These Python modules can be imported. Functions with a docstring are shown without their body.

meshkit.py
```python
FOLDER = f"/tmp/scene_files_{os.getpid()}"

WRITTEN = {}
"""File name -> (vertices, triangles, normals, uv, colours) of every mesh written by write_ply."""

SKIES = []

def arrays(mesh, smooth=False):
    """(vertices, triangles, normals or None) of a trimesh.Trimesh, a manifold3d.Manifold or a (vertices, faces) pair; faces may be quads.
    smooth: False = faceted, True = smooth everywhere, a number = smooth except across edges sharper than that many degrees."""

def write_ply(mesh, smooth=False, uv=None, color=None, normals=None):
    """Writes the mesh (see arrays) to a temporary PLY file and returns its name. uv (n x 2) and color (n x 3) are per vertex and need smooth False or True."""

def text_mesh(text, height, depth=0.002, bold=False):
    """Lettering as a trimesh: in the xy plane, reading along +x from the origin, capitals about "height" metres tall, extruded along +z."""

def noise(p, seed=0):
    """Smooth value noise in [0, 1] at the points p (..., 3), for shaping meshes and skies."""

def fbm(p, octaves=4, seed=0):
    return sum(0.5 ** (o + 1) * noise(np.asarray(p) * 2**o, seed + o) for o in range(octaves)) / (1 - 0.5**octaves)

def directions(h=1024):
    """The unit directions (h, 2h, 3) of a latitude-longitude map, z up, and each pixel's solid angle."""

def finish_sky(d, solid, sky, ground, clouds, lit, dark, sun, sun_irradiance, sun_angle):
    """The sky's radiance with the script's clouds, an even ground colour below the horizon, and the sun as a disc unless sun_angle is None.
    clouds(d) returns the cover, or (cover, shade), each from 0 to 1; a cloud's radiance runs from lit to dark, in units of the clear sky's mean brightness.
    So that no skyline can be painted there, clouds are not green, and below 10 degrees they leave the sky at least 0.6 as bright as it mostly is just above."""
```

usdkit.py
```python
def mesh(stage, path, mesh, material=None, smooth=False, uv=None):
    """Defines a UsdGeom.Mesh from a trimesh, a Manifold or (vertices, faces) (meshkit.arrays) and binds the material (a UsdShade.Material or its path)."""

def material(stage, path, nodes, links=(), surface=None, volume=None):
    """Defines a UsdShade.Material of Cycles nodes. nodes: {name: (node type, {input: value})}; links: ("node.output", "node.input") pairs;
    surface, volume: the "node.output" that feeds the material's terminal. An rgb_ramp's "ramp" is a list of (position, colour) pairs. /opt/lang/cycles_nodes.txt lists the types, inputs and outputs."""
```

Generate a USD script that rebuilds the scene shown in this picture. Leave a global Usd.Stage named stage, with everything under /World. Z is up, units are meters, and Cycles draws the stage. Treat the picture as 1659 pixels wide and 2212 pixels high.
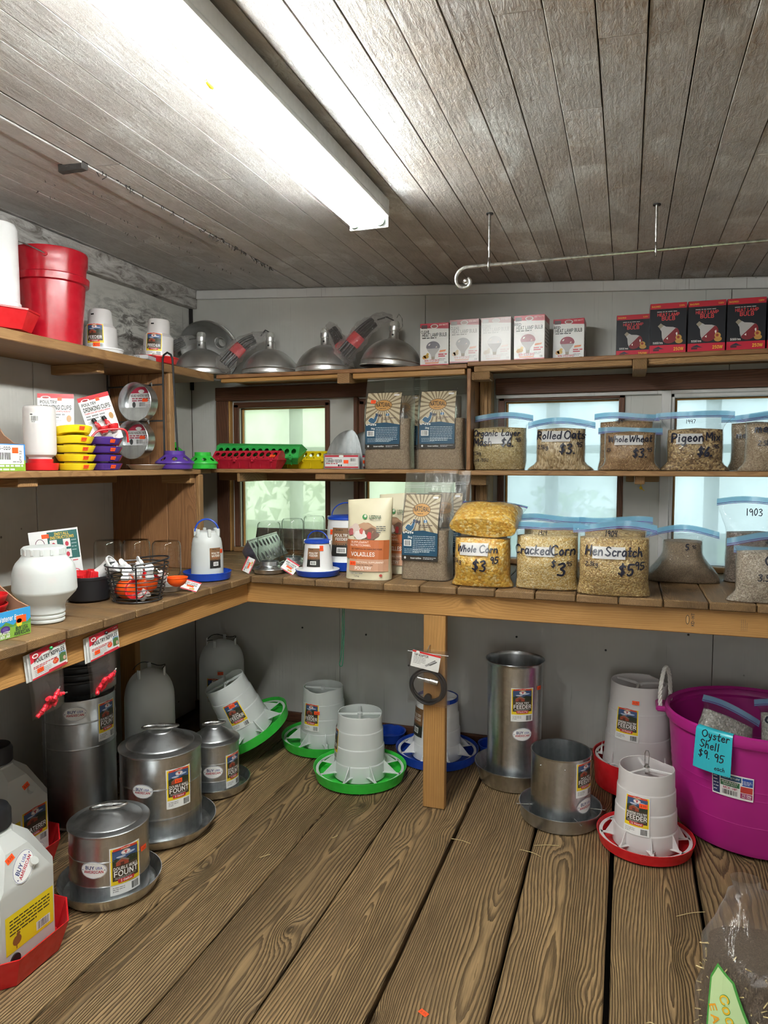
import math, random
import numpy as np, trimesh, usdkit, meshkit, manifold3d
from pxr import Usd, UsdGeom, UsdLux, UsdShade, Gf, Sdf, Vt
from shapely.geometry import Polygon, LineString, Point, box as sbox
from shapely import affinity
from shapely.ops import unary_union

stage = Usd.Stage.CreateInMemory()
UsdGeom.SetStageUpAxis(stage, 'Z'); UsdGeom.SetStageMetersPerUnit(stage, 1.0)
UsdGeom.Xform.Define(stage, '/World'); UsdGeom.Scope.Define(stage, '/World/Looks')
PI = math.pi

# ---------------------------------------------------------------- camera (a phone held at chest height)
F_PX, YAW, PITCH, ROLL, CAM = 1545.5, .3269, .0661, .0013, (2.2747, -3.4162, 1.3745)
cam = UsdGeom.Camera.Define(stage, '/World/camera')
cam.CreateHorizontalApertureAttr(36.0); cam.CreateVerticalApertureAttr(48.0); cam.CreateFocalLengthAttr(36.0 * F_PX / 1659)
cam.CreateClippingRangeAttr((0.05, 200.0))
EXPOSURE = 0.5
cam.CreateExposureAttr(EXPOSURE)
fwd = np.array([-math.sin(YAW) * math.cos(PITCH), math.cos(YAW) * math.cos(PITCH), -math.sin(PITCH)])
rgt = np.array([math.cos(YAW), math.sin(YAW), 0.0]); upv = np.cross(rgt, fwd)
rgt, upv = rgt * math.cos(ROLL) + upv * math.sin(ROLL), -rgt * math.sin(ROLL) + upv * math.cos(ROLL)
M = np.eye(4); M[0, :3], M[1, :3], M[2, :3], M[3, :3] = rgt, upv, -fwd, CAM
UsdGeom.Xformable(cam).AddTransformOp().Set(Gf.Matrix4d(*M.ravel().tolist()))

# ---------------------------------------------------------------- node graphs
class G:
    def __init__(s): s.nodes, s.links = {}, []
    def n(s, kind, out, **kw):
        name = f'n{len(s.nodes)}'; vals = {}
        for k, v in kw.items():
            if isinstance(v, str) and v.split('.')[0] in s.nodes: s.links.append((v, f'{name}.{k}'))
            else: vals[k] = v
        s.nodes[name] = (kind, vals); return f'{name}.{out}'
    def m(s, op, a, b=0.0, c=0.0): return s.n('math', 'value', math_type=op, value1=a, value2=b, value3=c)
    def mix(s, f, a, b, t='mix'): return s.n('mix', 'color', mix_type=t, fac=f, color1=a, color2=b)
    def ramp(s, f, stops, interp=True): return s.n('rgb_ramp', 'color', fac=f, ramp=stops, interpolate=interp)
    def noise(s, vec, scale, detail=3, rough=.5, dist=0.0, out='fac'): return s.n('noise_texture', out, vector=vec, scale=scale, detail=detail, roughness=rough, distortion=dist)
    def maprange(s, v, a, b, c=0.0, d=1.0): return s.n('map_range', 'result', value=v, from_min=a, from_max=b, to_min=c, to_max=d, clamp=True)
    def bump(s, h, strength=.5, dist=.002): return s.n('bump', 'normal', height=h, strength=strength, distance=dist)
    def obj(s): return s.n('texture_coordinate', 'object')
    def pos(s): return s.n('geometry', 'position')
    def mapv(s, vec, scale=(1, 1, 1), loc=(0, 0, 0)): return s.n('mapping', 'vector', vector=vec, scale=scale, location=loc)
    def make(s, name, surface=None, volume=None): return usdkit.material(stage, '/World/Looks/' + name, s.nodes, s.links, surface=surface, volume=volume)
    def pbr(s, **kw): return s.n('principled_bsdf', 'BSDF', **kw)

MATS = {}
def plain(name, col, rough=.5, metal=0.0, bump=0.0, bscale=60, var=.06, spec=.5, coat=0.0, sss=0.0):
    """An even material with slight tone variation and fine relief."""
    if name in MATS: return MATS[name]
    g = G(); p = g.obj(); nz = g.noise(p, bscale, 3)
    c0, c1 = tuple(max(0, x * (1 - var)) for x in col), tuple(min(1, x * (1 + var)) for x in col)
    kw = dict(base_color=g.ramp(g.noise(p, 7, 2), [(.3, c0), (.7, c1)]), roughness=g.maprange(nz, .2, .8, max(.02, rough - .07), min(1, rough + .07)), metallic=metal, specular_ior_level=spec, coat_weight=coat)
    if bump: kw['normal'] = g.bump(nz, bump, .002)
    if sss: kw.update(subsurface_weight=sss, subsurface_radius=(1, 1, 1), subsurface_scale=.01)
    MATS[name] = g.make(name, g.pbr(**kw)); return MATS[name]

def milky(name, col, trans=.35, rough=.35, tcol=None):
    """Translucent plastic shell."""
    if name in MATS: return MATS[name]
    g = G(); p = g.obj(); nz = g.noise(p, 25, 3)
    c = g.ramp(g.noise(p, 6, 2), [(.3, tuple(x * .95 for x in col)), (.7, col)])
    b = g.pbr(base_color=c, roughness=rough, normal=g.bump(nz, .15, .002))
    t = g.n('translucent_bsdf', 'BSDF', color=tcol or col)
    MATS[name] = g.make(name, g.n('mix_closure', 'closure', fac=trans, closure1=b, closure2=t)); return MATS[name]

def galv(name, col=(.52, .54, .55), rough=.34, spangle=.5):
    """Galvanised sheet: faint spangle and rolled streaks."""
    g = G(); p = g.obj()
    v = g.n('voronoi_texture', 'color', vector=p, scale=70.0); s = g.n('separate_color', 'r', color=v)
    st = g.noise(g.mapv(p, (1, 1, .15)), 14, 4)
    f = g.m('add', g.m('multiply', s, .35 * spangle), g.m('multiply', st, 1 - .35 * spangle))
    c = g.ramp(f, [(.2, tuple(x * .78 for x in col)), (.8, tuple(min(1, x * 1.15) for x in col))])
    MATS[name] = g.make(name, g.pbr(base_color=c, metallic=1.0, roughness=g.maprange(f, .2, .8, rough - .06, rough + .1), normal=g.bump(st, .12, .002)))

def wood(name, early, late, freq=170., warp=.02, depth=.05, rough=.6, relief=.5, dist=.0015, knots=True, stain=None, age=.0, contrast=1.0):
    """Sawn board, length along the mesh's own y: growth rings around a wandering pith, knots, weathered relief."""
    g = G(); p = g.obj(); rnd = g.n('object_info', 'random')
    off = g.n('combine_xyz', 'vector', x=g.m('multiply', rnd, 13.7), y=g.m('multiply', rnd, 91.3), z=g.m('multiply', rnd, 5.1))
    q = g.n('vector_math', 'vector', math_type='add', vector1=p, vector2=off)
    ps = g.n('separate_xyz', 'x', vector=p); pz = g.n('separate_xyz', 'z', vector=p)
    lo = g.noise(g.mapv(q, (3.0, .55, 3.0)), 2.0, 2, .4)
    x1 = g.m('add', ps, g.m('multiply', g.m('subtract', lo, .5), warp * 6))
    pith = g.m('multiply', g.m('subtract', g.m('fraction', g.m('multiply', rnd, 7.3)), .5), .16)
    x1 = g.m('subtract', x1, pith)
    wav = g.noise(g.mapv(q, (0.0, 1.0, 0.0)), .75, 2, .45)
    dz = g.m('add', g.m('multiply', g.m('subtract', wav, .42), depth * 4), pz)
    r = g.m('sqrt', g.m('add', g.m('multiply', x1, x1), g.m('multiply', dz, dz)))
    if knots:
        kv = g.mapv(q, (5.0, 2.4, 0.0))
        kd = g.n('voronoi_texture', 'distance', vector=kv, scale=1.0, randomness=1.0)
        kn = g.maprange(kd, .06, .34, 1.0, 0.0)
        r = g.m('add', r, g.m('multiply', g.m('multiply', kn, kn), .035))
        core = g.maprange(kd, .05, .1, 1.0, 0.0)
    fine = g.noise(g.mapv(q, (60., 3., 60.)), 3.0, 3)
    ph = g.m('fraction', g.m('add', g.m('multiply', r, freq), g.m('multiply', g.m('subtract', fine, .5), .7)))
    ring = g.ramp(ph, [(0, (0,) * 3), (.5, (.35,) * 3), (.78, (1,) * 3), (.92, (.9,) * 3), (1, (0,) * 3)])
    ring = g.n('rgb_to_bw', 'val', color=ring)
    tone = g.noise(g.mapv(q, (2., .5, 2.)), 3.0, 3)
    e0, e1 = tuple(x * .8 for x in early), tuple(min(1, x * 1.2) for x in early)
    c = g.mix(g.m('multiply', ring, contrast), g.ramp(tone, [(.3, e0), (.7, e1)]), late)
    c = g.mix(g.maprange(fine, .35, .7, 0.0, .35), c, late)
    if knots: c = g.mix(g.m('multiply', core, .85), c, tuple(x * .45 for x in late))
    if stain:
        sn = g.noise(g.mapv(q, (4., 1.2, 4.)), 2.2, 5, .6)
        c = g.mix(g.maprange(sn, .52, .72, 0.0, .75), c, stain)
    vari = g.ramp(g.m('fraction', g.m('multiply', rnd, 31.7)), [(0, (.82,) * 3), (1, (1.1,) * 3)])
    c = g.mix(1.0, c, vari, 'multiply')
    h = g.m('subtract', g.m('multiply', fine, .5), g.m('multiply', ring, 1.0 if relief > 0 else -1.0))
    MATS[name] = g.make(name, g.pbr(base_color=c, roughness=rough, specular_ior_level=.3, normal=g.bump(h, abs(relief), dist)))

# ---------------------------------------------------------------- things and parts
USED = {}
def numbered(parent, name):
    k = (parent, name); USED[k] = USED.get(k, -1) + 1
    return name if USED[k] == 0 else f'{name}_{USED[k]:03d}'

def custom(prim, **kw):
    for k, v in kw.items():
        if v: prim.SetCustomDataByKey(k, v)

class Thing:
    def __init__(s, name, label=None, cat=None, loc=(0, 0, 0), rz=0.0, group=None, kind=None, mat4=None, scale=None):
        s.name, s.label, s.cat, s.group, s.kind = name, label, cat, group, kind
        s.path = '/World/' + numbered('/World', name); s.loc = np.array(loc, float)
        x = UsdGeom.Xform.Define(stage, s.path)
        if mat4 is not None: x.AddTransformOp().Set(gmat(mat4))
        else:
            x.AddTranslateOp().Set(Gf.Vec3d(*map(float, loc)))
            if rz: x.AddRotateZOp().Set(math.degrees(rz))
            if scale: x.AddScaleOp().Set(Gf.Vec3f(*scale))
        custom(x.GetPrim(), label=label, category=cat, group=group, kind=kind)
    def part(s, name, mesh, mat, smooth=35, under=None, label=None, xf=None, kind=None, colors=None):
        base = under or s.path; path = base + '/' + numbered(base, name)
        if isinstance(mat, str): mat = MATS[mat]
        if isinstance(mesh, trimesh.Trimesh):
            u = np.unique(mesh.faces)
            if len(u) < len(mesh.vertices):
                k = np.zeros(len(mesh.vertices), int); k[u] = np.arange(len(u)); colors = colors[u] if colors is not None else None; mesh = trimesh.Trimesh(mesh.vertices[u], k[mesh.faces], process=False)
        m = usdkit.mesh(stage, path, mesh, mat, smooth=False if colors is not None else smooth)
        if xf is not None: UsdGeom.Xformable(m).AddTransformOp().Set(gmat(xf))
        if colors is not None: UsdGeom.PrimvarsAPI(m).CreatePrimvar('ink', Sdf.ValueTypeNames.Color3fArray, 'vertex').Set(Vt.Vec3fArray.FromNumpy(np.asarray(colors, np.float32)))
        custom(m.GetPrim(), label=label, kind=kind); return path
    def board(s, name, lo, hi, mat, bevel=.003, under=None, label=None, grain=None, rot=None, top_drop=None):
        """A board between two world corners; its mesh is built with the grain along its own y."""
        lo, hi = np.minimum(lo, hi), np.maximum(lo, hi); c = (lo + hi) / 2; d = hi - lo
        a = int(np.argmax(d)) if grain is None else grain
        rest = [i for i in range(3) if i != a]; w, t = (rest[0], rest[1]) if d[rest[0]] >= d[rest[1]] else (rest[1], rest[0])
        R = np.zeros((3, 3)); R[w, 0] = 1; R[a, 1] = 1; R[t, 2] = 1
        if np.linalg.det(R) < 0: R[t, 2] = -1
        X = np.eye(4); X[:3, :3] = R if rot is None else rot @ R; X[:3, 3] = c - s.loc
        return s.part(name, cbox((d[w], d[a], d[t]), bevel), mat, False, under, label, xf=X)
    def set(s, **kw): custom(stage.GetPrimAtPath(s.path), **kw)

def gmat(m): return Gf.Matrix4d(*np.asarray(m, float).T.ravel().tolist())
def dup(t, loc, rz=0.0, label=None, group=None, mat4=None):
    path = '/World/' + numbered('/World', t.name); x = UsdGeom.Xform.Define(stage, path)
    x.GetPrim().GetReferences().AddInternalReference(t.path)
    x.ClearXformOpOrder()
    if mat4 is not None: x.AddTransformOp(opSuffix='place').Set(gmat(mat4))
    else:
        x.AddTranslateOp(opSuffix='place').Set(Gf.Vec3d(*map(float, loc))); x.AddRotateZOp(opSuffix='place').Set(math.degrees(rz))
    x.GetPrim().SetInstanceable(True); custom(x.GetPrim(), label=label or t.label, category=t.cat, group=group or t.group); return path

# ---------------------------------------------------------------- meshes
def move(m, t): m = m.copy(); m.apply_translation(t); return m
def cat(*ms): return trimesh.util.concatenate([m for m in ms])
def turn(m, ang, axis, pt=(0, 0, 0)): m = m.copy(); m.apply_transform(trimesh.transformations.rotation_matrix(ang, axis, pt)); return m
def rotm(ang, axis, pt=(0, 0, 0)): return trimesh.transformations.rotation_matrix(ang, axis, pt)
def trans(x, y, z): return trimesh.transformations.translation_matrix((x, y, z))
def cbox(d, b=.002):
    """A box with chamfered edges."""
    b = min(b, min(d) * .45); h = np.array(d) / 2; pts = []
    for sx in (-1, 1):
        for sy in (-1, 1):
            for sz in (-1, 1):
                v = np.array([sx, sy, sz]) * h
                for k in range(3): q = v - np.array([sx, sy, sz]) * b; q[k] = v[k]; pts.append(q)
    return trimesh.convex.convex_hull(np.array(pts))
def worn(d, b, amp, seed, step=.06):
    """A chamfered plank along y whose edges wander and are chipped here and there."""
    w, L, t = d[0] / 2, d[1], d[2] / 2; n = max(3, int(L / step)); ys = np.linspace(-L / 2, L / 2, n); F = []
    jl, jr, jt = [(meshkit.fbm(np.stack([ys * k, 0 * ys + 9.7 * q, 0 * ys], 1), 3, seed + q) - .5) * 2 * amp for k, q in ((7, 0), (7, 1), (16, 2))]
    V = np.concatenate([np.stack([x + (jl if x < 0 else jr) * .8, ys, np.full(n, z) - (np.abs(jt) * (1.2 if z > 0 and abs(x) > w - b * 1.5 else 0))], 1)[:, None] for x, z in ((-w, -t + b), (-w + b, -t), (w - b, -t), (w, -t + b), (w, t - b), (w - b, t), (-w + b, t), (-w, t - b))], 1).reshape(-1, 3)
    for i in range(n - 1):
        for k in range(8): p, q = i * 8 + k, i * 8 + (k + 1) % 8; F += [(p, q, q + 8), (p, q + 8, p + 8)]
    for k in range(1, 7): F += [(0, k + 1, k), ((n - 1) * 8, (n - 1) * 8 + k, (n - 1) * 8 + k + 1)]
    m = trimesh.Trimesh(V, F, process=False); m.fix_normals(); return m
def bx(x0, x1, y0, y1, z0, z1, b=.002): return move(cbox((abs(x1 - x0), abs(y1 - y0), abs(z1 - z0)), b), ((x0 + x1) / 2, (y0 + y1) / 2, (z0 + z1) / 2))
def lathe(prof, n=48, a0=0.0, a1=2 * PI):
    """Revolves a (radius, z) profile; an open profile gives an open shell."""
    P = np.array(prof, float); full = abs(a1 - a0 - 2 * PI) < 1e-6
    th = np.linspace(a0, a1, n, endpoint=not full)
    V = np.stack([np.outer(np.cos(th), P[:, 0]), np.outer(np.sin(th), P[:, 0]), np.tile(P[:, 1], (n, 1))], -1).reshape(-1, 3)
    k = len(P); F = []
    for i in range(n if full else n - 1):
        j = (i + 1) % n
        for q in range(k - 1):
            a, b, c, d = i * k + q, j * k + q, j * k + q + 1, i * k + q + 1
            if P[q, 0] > 1e-9: F.append((a, b, c))
            if P[q + 1, 0] > 1e-9: F.append((a, c, d))
    m = trimesh.Trimesh(V, F, process=False); m.merge_vertices(); return m
def shell(prof, t=.0025):
    """Outer profile given bottom to top; returns a closed wall profile of thickness t."""
    P = np.array(prof, float); out = [tuple(p) for p in P]; inn = []
    for i in range(len(P)):
        d = P[min(i + 1, len(P) - 1)] - P[max(i - 1, 0)]; nrm = np.array([-d[1], d[0]]); nrm = nrm / (np.linalg.norm(nrm) + 1e-12)
        q = P[i] + nrm * t; inn.append((max(q[0], 0), q[1]))
    return out + inn[::-1]
def tube(pts, r, n=8, closed=False, cap=True):
    P = np.array(pts, float); k = len(P)
    T = np.array([P[(i + 1) % k] - P[i - 1] if closed else P[min(i + 1, k - 1)] - P[max(i - 1, 0)] for i in range(k)]); T /= np.linalg.norm(T, axis=1, keepdims=True) + 1e-12
    u = np.cross(T[0], (0, 0, 1)); u = np.cross(T[0], (1, 0, 0)) if np.linalg.norm(u) < .1 else u; u /= np.linalg.norm(u); V = []
    rr = np.full(k, r) if np.ndim(r) == 0 else np.array(r)
    for i in range(k):
        u = u - T[i] * (u @ T[i]); u /= np.linalg.norm(u); w = np.cross(T[i], u)
        for a in np.arange(n) * 2 * PI / n: V.append(P[i] + rr[i] * (math.cos(a) * u + math.sin(a) * w))
    F = []
    for i in range(k if closed else k - 1):
        j = (i + 1) % k
        for a in range(n):
            b = (a + 1) % n; F += [(i * n + a, i * n + b, j * n + b), (i * n + a, j * n + b, j * n + a)]
    if cap and not closed:
        V += [P[0], P[-1]]; c0, c1 = len(V) - 2, len(V) - 1
        for a in range(n): b = (a + 1) % n; F += [(c0, b, a), (c1, (k - 1) * n + a, (k - 1) * n + b)]
    return trimesh.Trimesh(np.array(V), F, process=False)
def curve(pts, n=24):
    """Catmull-Rom through the points."""
    P = np.array(pts, float); P = np.vstack([2 * P[0] - P[1], P, 2 * P[-1] - P[-2]]); out = []
    k = len(P) - 3; per = max(2, n // k)
    for i in range(k):
        for t in np.linspace(0, 1, per, endpoint=False):
            a, b, c, d = P[i:i + 4]; out.append(.5 * (2 * b + (c - a) * t + (2 * a - 5 * b + 4 * c - d) * t * t + (-a + 3 * b - 3 * c + d) * t ** 3))
    out.append(P[-2]); return np.array(out)
def arc(r, a0, a1, n=24, z=0.0): t = np.linspace(a0, a1, n); return np.stack([r * np.cos(t), r * np.sin(t), 0 * t + z], 1)
def prism(poly, h, z=0.0):
    ps = [poly] if poly.geom_type == 'Polygon' else list(poly.geoms)
    return move(cat(*[trimesh.creation.extrude_polygon(p, h, engine='earcut') for p in ps]), (0, 0, z))
def upright(m): return turn(m, PI / 2, (1, 0, 0))     # a plan in xy becomes a front in xz, facing -y
def grid(fn, nu, nv):
    """A sheet: fn(u, v arrays in 0..1) gives points."""
    u, v = np.meshgrid(np.linspace(0, 1, nu), np.linspace(0, 1, nv), indexing='ij'); V = fn(u, v).reshape(-1, 3); F = []
    for i in range(nu - 1):
        for j in range(nv - 1):
            a, b, c, d = i * nv + j, (i + 1) * nv + j, (i + 1) * nv + j + 1, i * nv + j + 1; F += [(a, b, c), (a, c, d)]
    return trimesh.Trimesh(V, F, process=False)
def wobble(m, amp, scale, seed=0):
    m = m.copy(); v = m.vertices; m.vertices = v + (np.stack([meshkit.fbm(v * scale + 7.1 * k, 3, seed + k) for k in range(3)], -1) - .5) * 2 * amp; return m
# ---------------------------------------------------------------- print: flat inks laid on paper, each layer a hair above the last
def flat_tris(poly):
    V, F = [], []
    for p in ([poly] if poly.geom_type == 'Polygon' else [x for x in getattr(poly, 'geoms', []) if x.geom_type == 'Polygon']):
        if p.is_empty or p.area < 1e-10: continue
        v, f = trimesh.creation.triangulate_polygon(p, engine='earcut'); F.append(np.asarray(f) + sum(map(len, V))); V.append(np.asarray(v)[:, :2])
    return (np.vstack(V), np.vstack(F)) if V else (np.zeros((0, 2)), np.zeros((0, 3), int))
TXT = {}
def text2d(t, h, bold=True):
    k = (t, bold)
    if not t.strip(): return np.zeros((0, 2)), np.zeros((0, 3), int)
    if k not in TXT:
        m = meshkit.text_mesh(t, 1.0, .1, bold); f = m.faces[m.face_normals[:, 2] > .9]; u, inv = np.unique(f, return_inverse=True)
        TXT[k] = m.vertices[u][:, :2].copy(), inv.reshape(-1, 3)
    v, f = TXT[k]; return v * h, f
HAND = {
 'A': (.7, [[(0, 0), (.3, 1), (.6, 0)], [(.1, .4), (.5, .4)]]), 'C': (.75, [[(.65, .85), (.4, 1), (.1, .75), (.05, .35), (.3, 0), (.7, .12)]]),
 'D': (.7, [[(.1, 0), (.1, 1), (.5, .8), (.6, .4), (.1, 0)]]), 'G': (.8, [[(.65, .85), (.35, 1), (.05, .5), (.3, 0), (.65, .15), (.65, .45), (.4, .45)]]),
 'H': (.7, [[(.1, 1), (.05, 0)], [(.6, 1), (.58, 0)], [(.05, .5), (.6, .55)]]), 'L': (.6, [[(.1, 1), (.05, .05), (.55, .05)]]),
 'M': (.85, [[(.05, 0), (.1, 1), (.4, .35), (.7, 1), (.78, 0)]]), 'O': (.8, [[(.4, 1), (.1, .75), (.08, .3), (.4, 0), (.72, .3), (.7, .75), (.4, 1), (.25, .9)]]),
 'P': (.65, [[(.1, 0), (.1, 1), (.5, .9), (.5, .55), (.1, .45)]]), 'R': (.7, [[(.1, 0), (.1, 1), (.5, .9), (.5, .6), (.1, .5), (.6, 0)]]),
 'S': (.65, [[(.55, .88), (.3, 1), (.08, .78), (.3, .52), (.55, .28), (.3, 0), (.02, .14)]]), 'W': (.95, [[(.03, 1), (.2, 0), (.45, .8), (.65, 0), (.9, 1)]]),
 'a': (.55, [[(.45, .5), (.2, .6), (.05, .25), (.2, 0), (.42, .2), (.45, .55), (.5, 0)]]), 'b': (.55, [[(.08, 1), (.08, 0), (.35, 0), (.45, .3), (.3, .52), (.08, .4)]]),
 'c': (.48, [[(.42, .5), (.2, .58), (.05, .25), (.2, 0), (.45, .1)]]), 'd': (.58, [[(.45, .4), (.2, .5), (.05, .2), (.2, 0), (.45, .15), (.5, 1), (.5, 0)]]),
 'e': (.5, [[(.05, .3), (.4, .34), (.3, .58), (.1, .45), (.06, .15), (.25, 0), (.45, .1)]]), 'g': (.55, [[(.45, .5), (.2, .58), (.05, .3), (.2, .05), (.42, .2), (.46, .55), (.45, -.25), (.2, -.42), (.02, -.25)]]),
 'h': (.55, [[(.08, 1), (.06, 0)], [(.06, .35), (.3, .55), (.42, .35), (.45, 0)]]), 'i': (.25, [[(.1, .55), (.1, 0)], [(.1, .78), (.12, .82)]]),
 'k': (.55, [[(.08, 1), (.06, 0)], [(.42, .55), (.08, .25), (.48, 0)]]), 'l': (.25, [[(.1, 1), (.1, 0)]]), 'm': (.8, [[(.05, 0), (.06, .55), (.1, .4), (.3, .55), (.36, 0)], [(.36, .38), (.58, .55), (.66, 0)]]),
 'n': (.55, [[(.06, .55), (.06, 0)], [(.06, .35), (.3, .57), (.44, .35), (.45, 0)]]), 'o': (.52, [[(.25, .57), (.05, .3), (.22, 0), (.45, .25), (.3, .57), (.2, .55)]]),
 'p': (.55, [[(.08, .55), (.05, -.4)], [(.08, .4), (.3, .58), (.45, .3), (.25, .02), (.08, .12)]]), 'r': (.42, [[(.06, .55), (.06, 0)], [(.06, .35), (.22, .55), (.38, .5)]]),
 's': (.45, [[(.38, .5), (.2, .58), (.07, .43), (.35, .2), (.2, 0), (.03, .07)]]), 't': (.42, [[(.2, .95), (.18, .05), (.38, .03)], [(.02, .58), (.4, .6)]]),
 'u': (.55, [[(.06, .55), (.08, .1), (.25, 0), (.42, .2), (.45, .55), (.47, 0)]]), 'x': (.5, [[(.05, .55), (.42, 0)], [(.42, .55), (.03, 0)]]), 'y': (.55, [[(.06, .55), (.2, .1), (.4, .2)], [(.45, .57), (.35, -.2), (.12, -.42)]]),
 '0': (.55, [[(.28, 1), (.06, .6), (.2, 0), (.48, .4), (.4, .9), (.28, 1)]]), '1': (.3, [[(.12, 1), (.12, 0)]]), '2': (.55, [[(.06, .8), (.28, 1), (.46, .75), (.05, .05), (.52, .06)]]),
 '3': (.58, [[(.06, .9), (.35, 1), (.46, .78), (.2, .55), (.48, .35), (.35, .02), (.02, .06)]]), '4': (.55, [[(.1, 1), (.06, .5), (.45, .52)], [(.42, 1), (.38, 0)]]), '5': (.55, [[(.5, .98), (.12, .95), (.1, .55), (.4, .55), (.45, .2), (.2, 0), (.03, .08)]]),
 '6': (.55, [[(.4, 1), (.1, .5), (.12, .08), (.4, .05), (.44, .35), (.12, .38)]]), '7': (.52, [[(.05, .95), (.48, .97), (.18, 0)]]), '8': (.55, [[(.4, .9), (.2, 1), (.1, .75), (.45, .3), (.25, 0), (.06, .25), (.4, .75), (.4, .9)]]), '9': (.55, [[(.45, .85), (.2, 1), (.06, .7), (.25, .5), (.45, .75), (.44, 0)]]),
 '$': (.6, [[(.5, .8), (.25, .9), (.08, .7), (.45, .35), (.25, .1), (.03, .2)], [(.28, 1.05), (.26, -.05)]]), '.': (.25, [[(.08, .02), (.12, .04)]]), '#': (.6, [[(.15, 0), (.25, 1)], [(.38, 0), (.48, 1)], [(.03, .35), (.55, .35)], [(.06, .68), (.58, .68)]]), ' ': (.32, []), '-': (.4, [[(.05, .3), (.32, .3)]]),
}
def hand(t, h, w=.09, seed=0, up=0.0):
    """Marker handwriting as an outline: strokes of a felt pen."""
    rng = random.Random(f'{t}{seed}'); x, out = 0.0, []
    for ch in t:
        adv, strokes = HAND.get(ch, HAND['o']); dy = rng.uniform(-.04, .04)
        for s in strokes:
            pts = curve([(a + rng.uniform(-.02, .02), b + dy, 0) for a, b in s], 6 * (len(s) - 1))[:, :2] if len(s) > 2 else np.array(s)
            out.append(LineString([(x + a + .08 * b, b) for a, b in pts]).buffer(w, 3))
        x += adv + .1
    return affinity.scale(unary_union(out).simplify(.012), h, h, origin=(0, 0)), x * h
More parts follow.
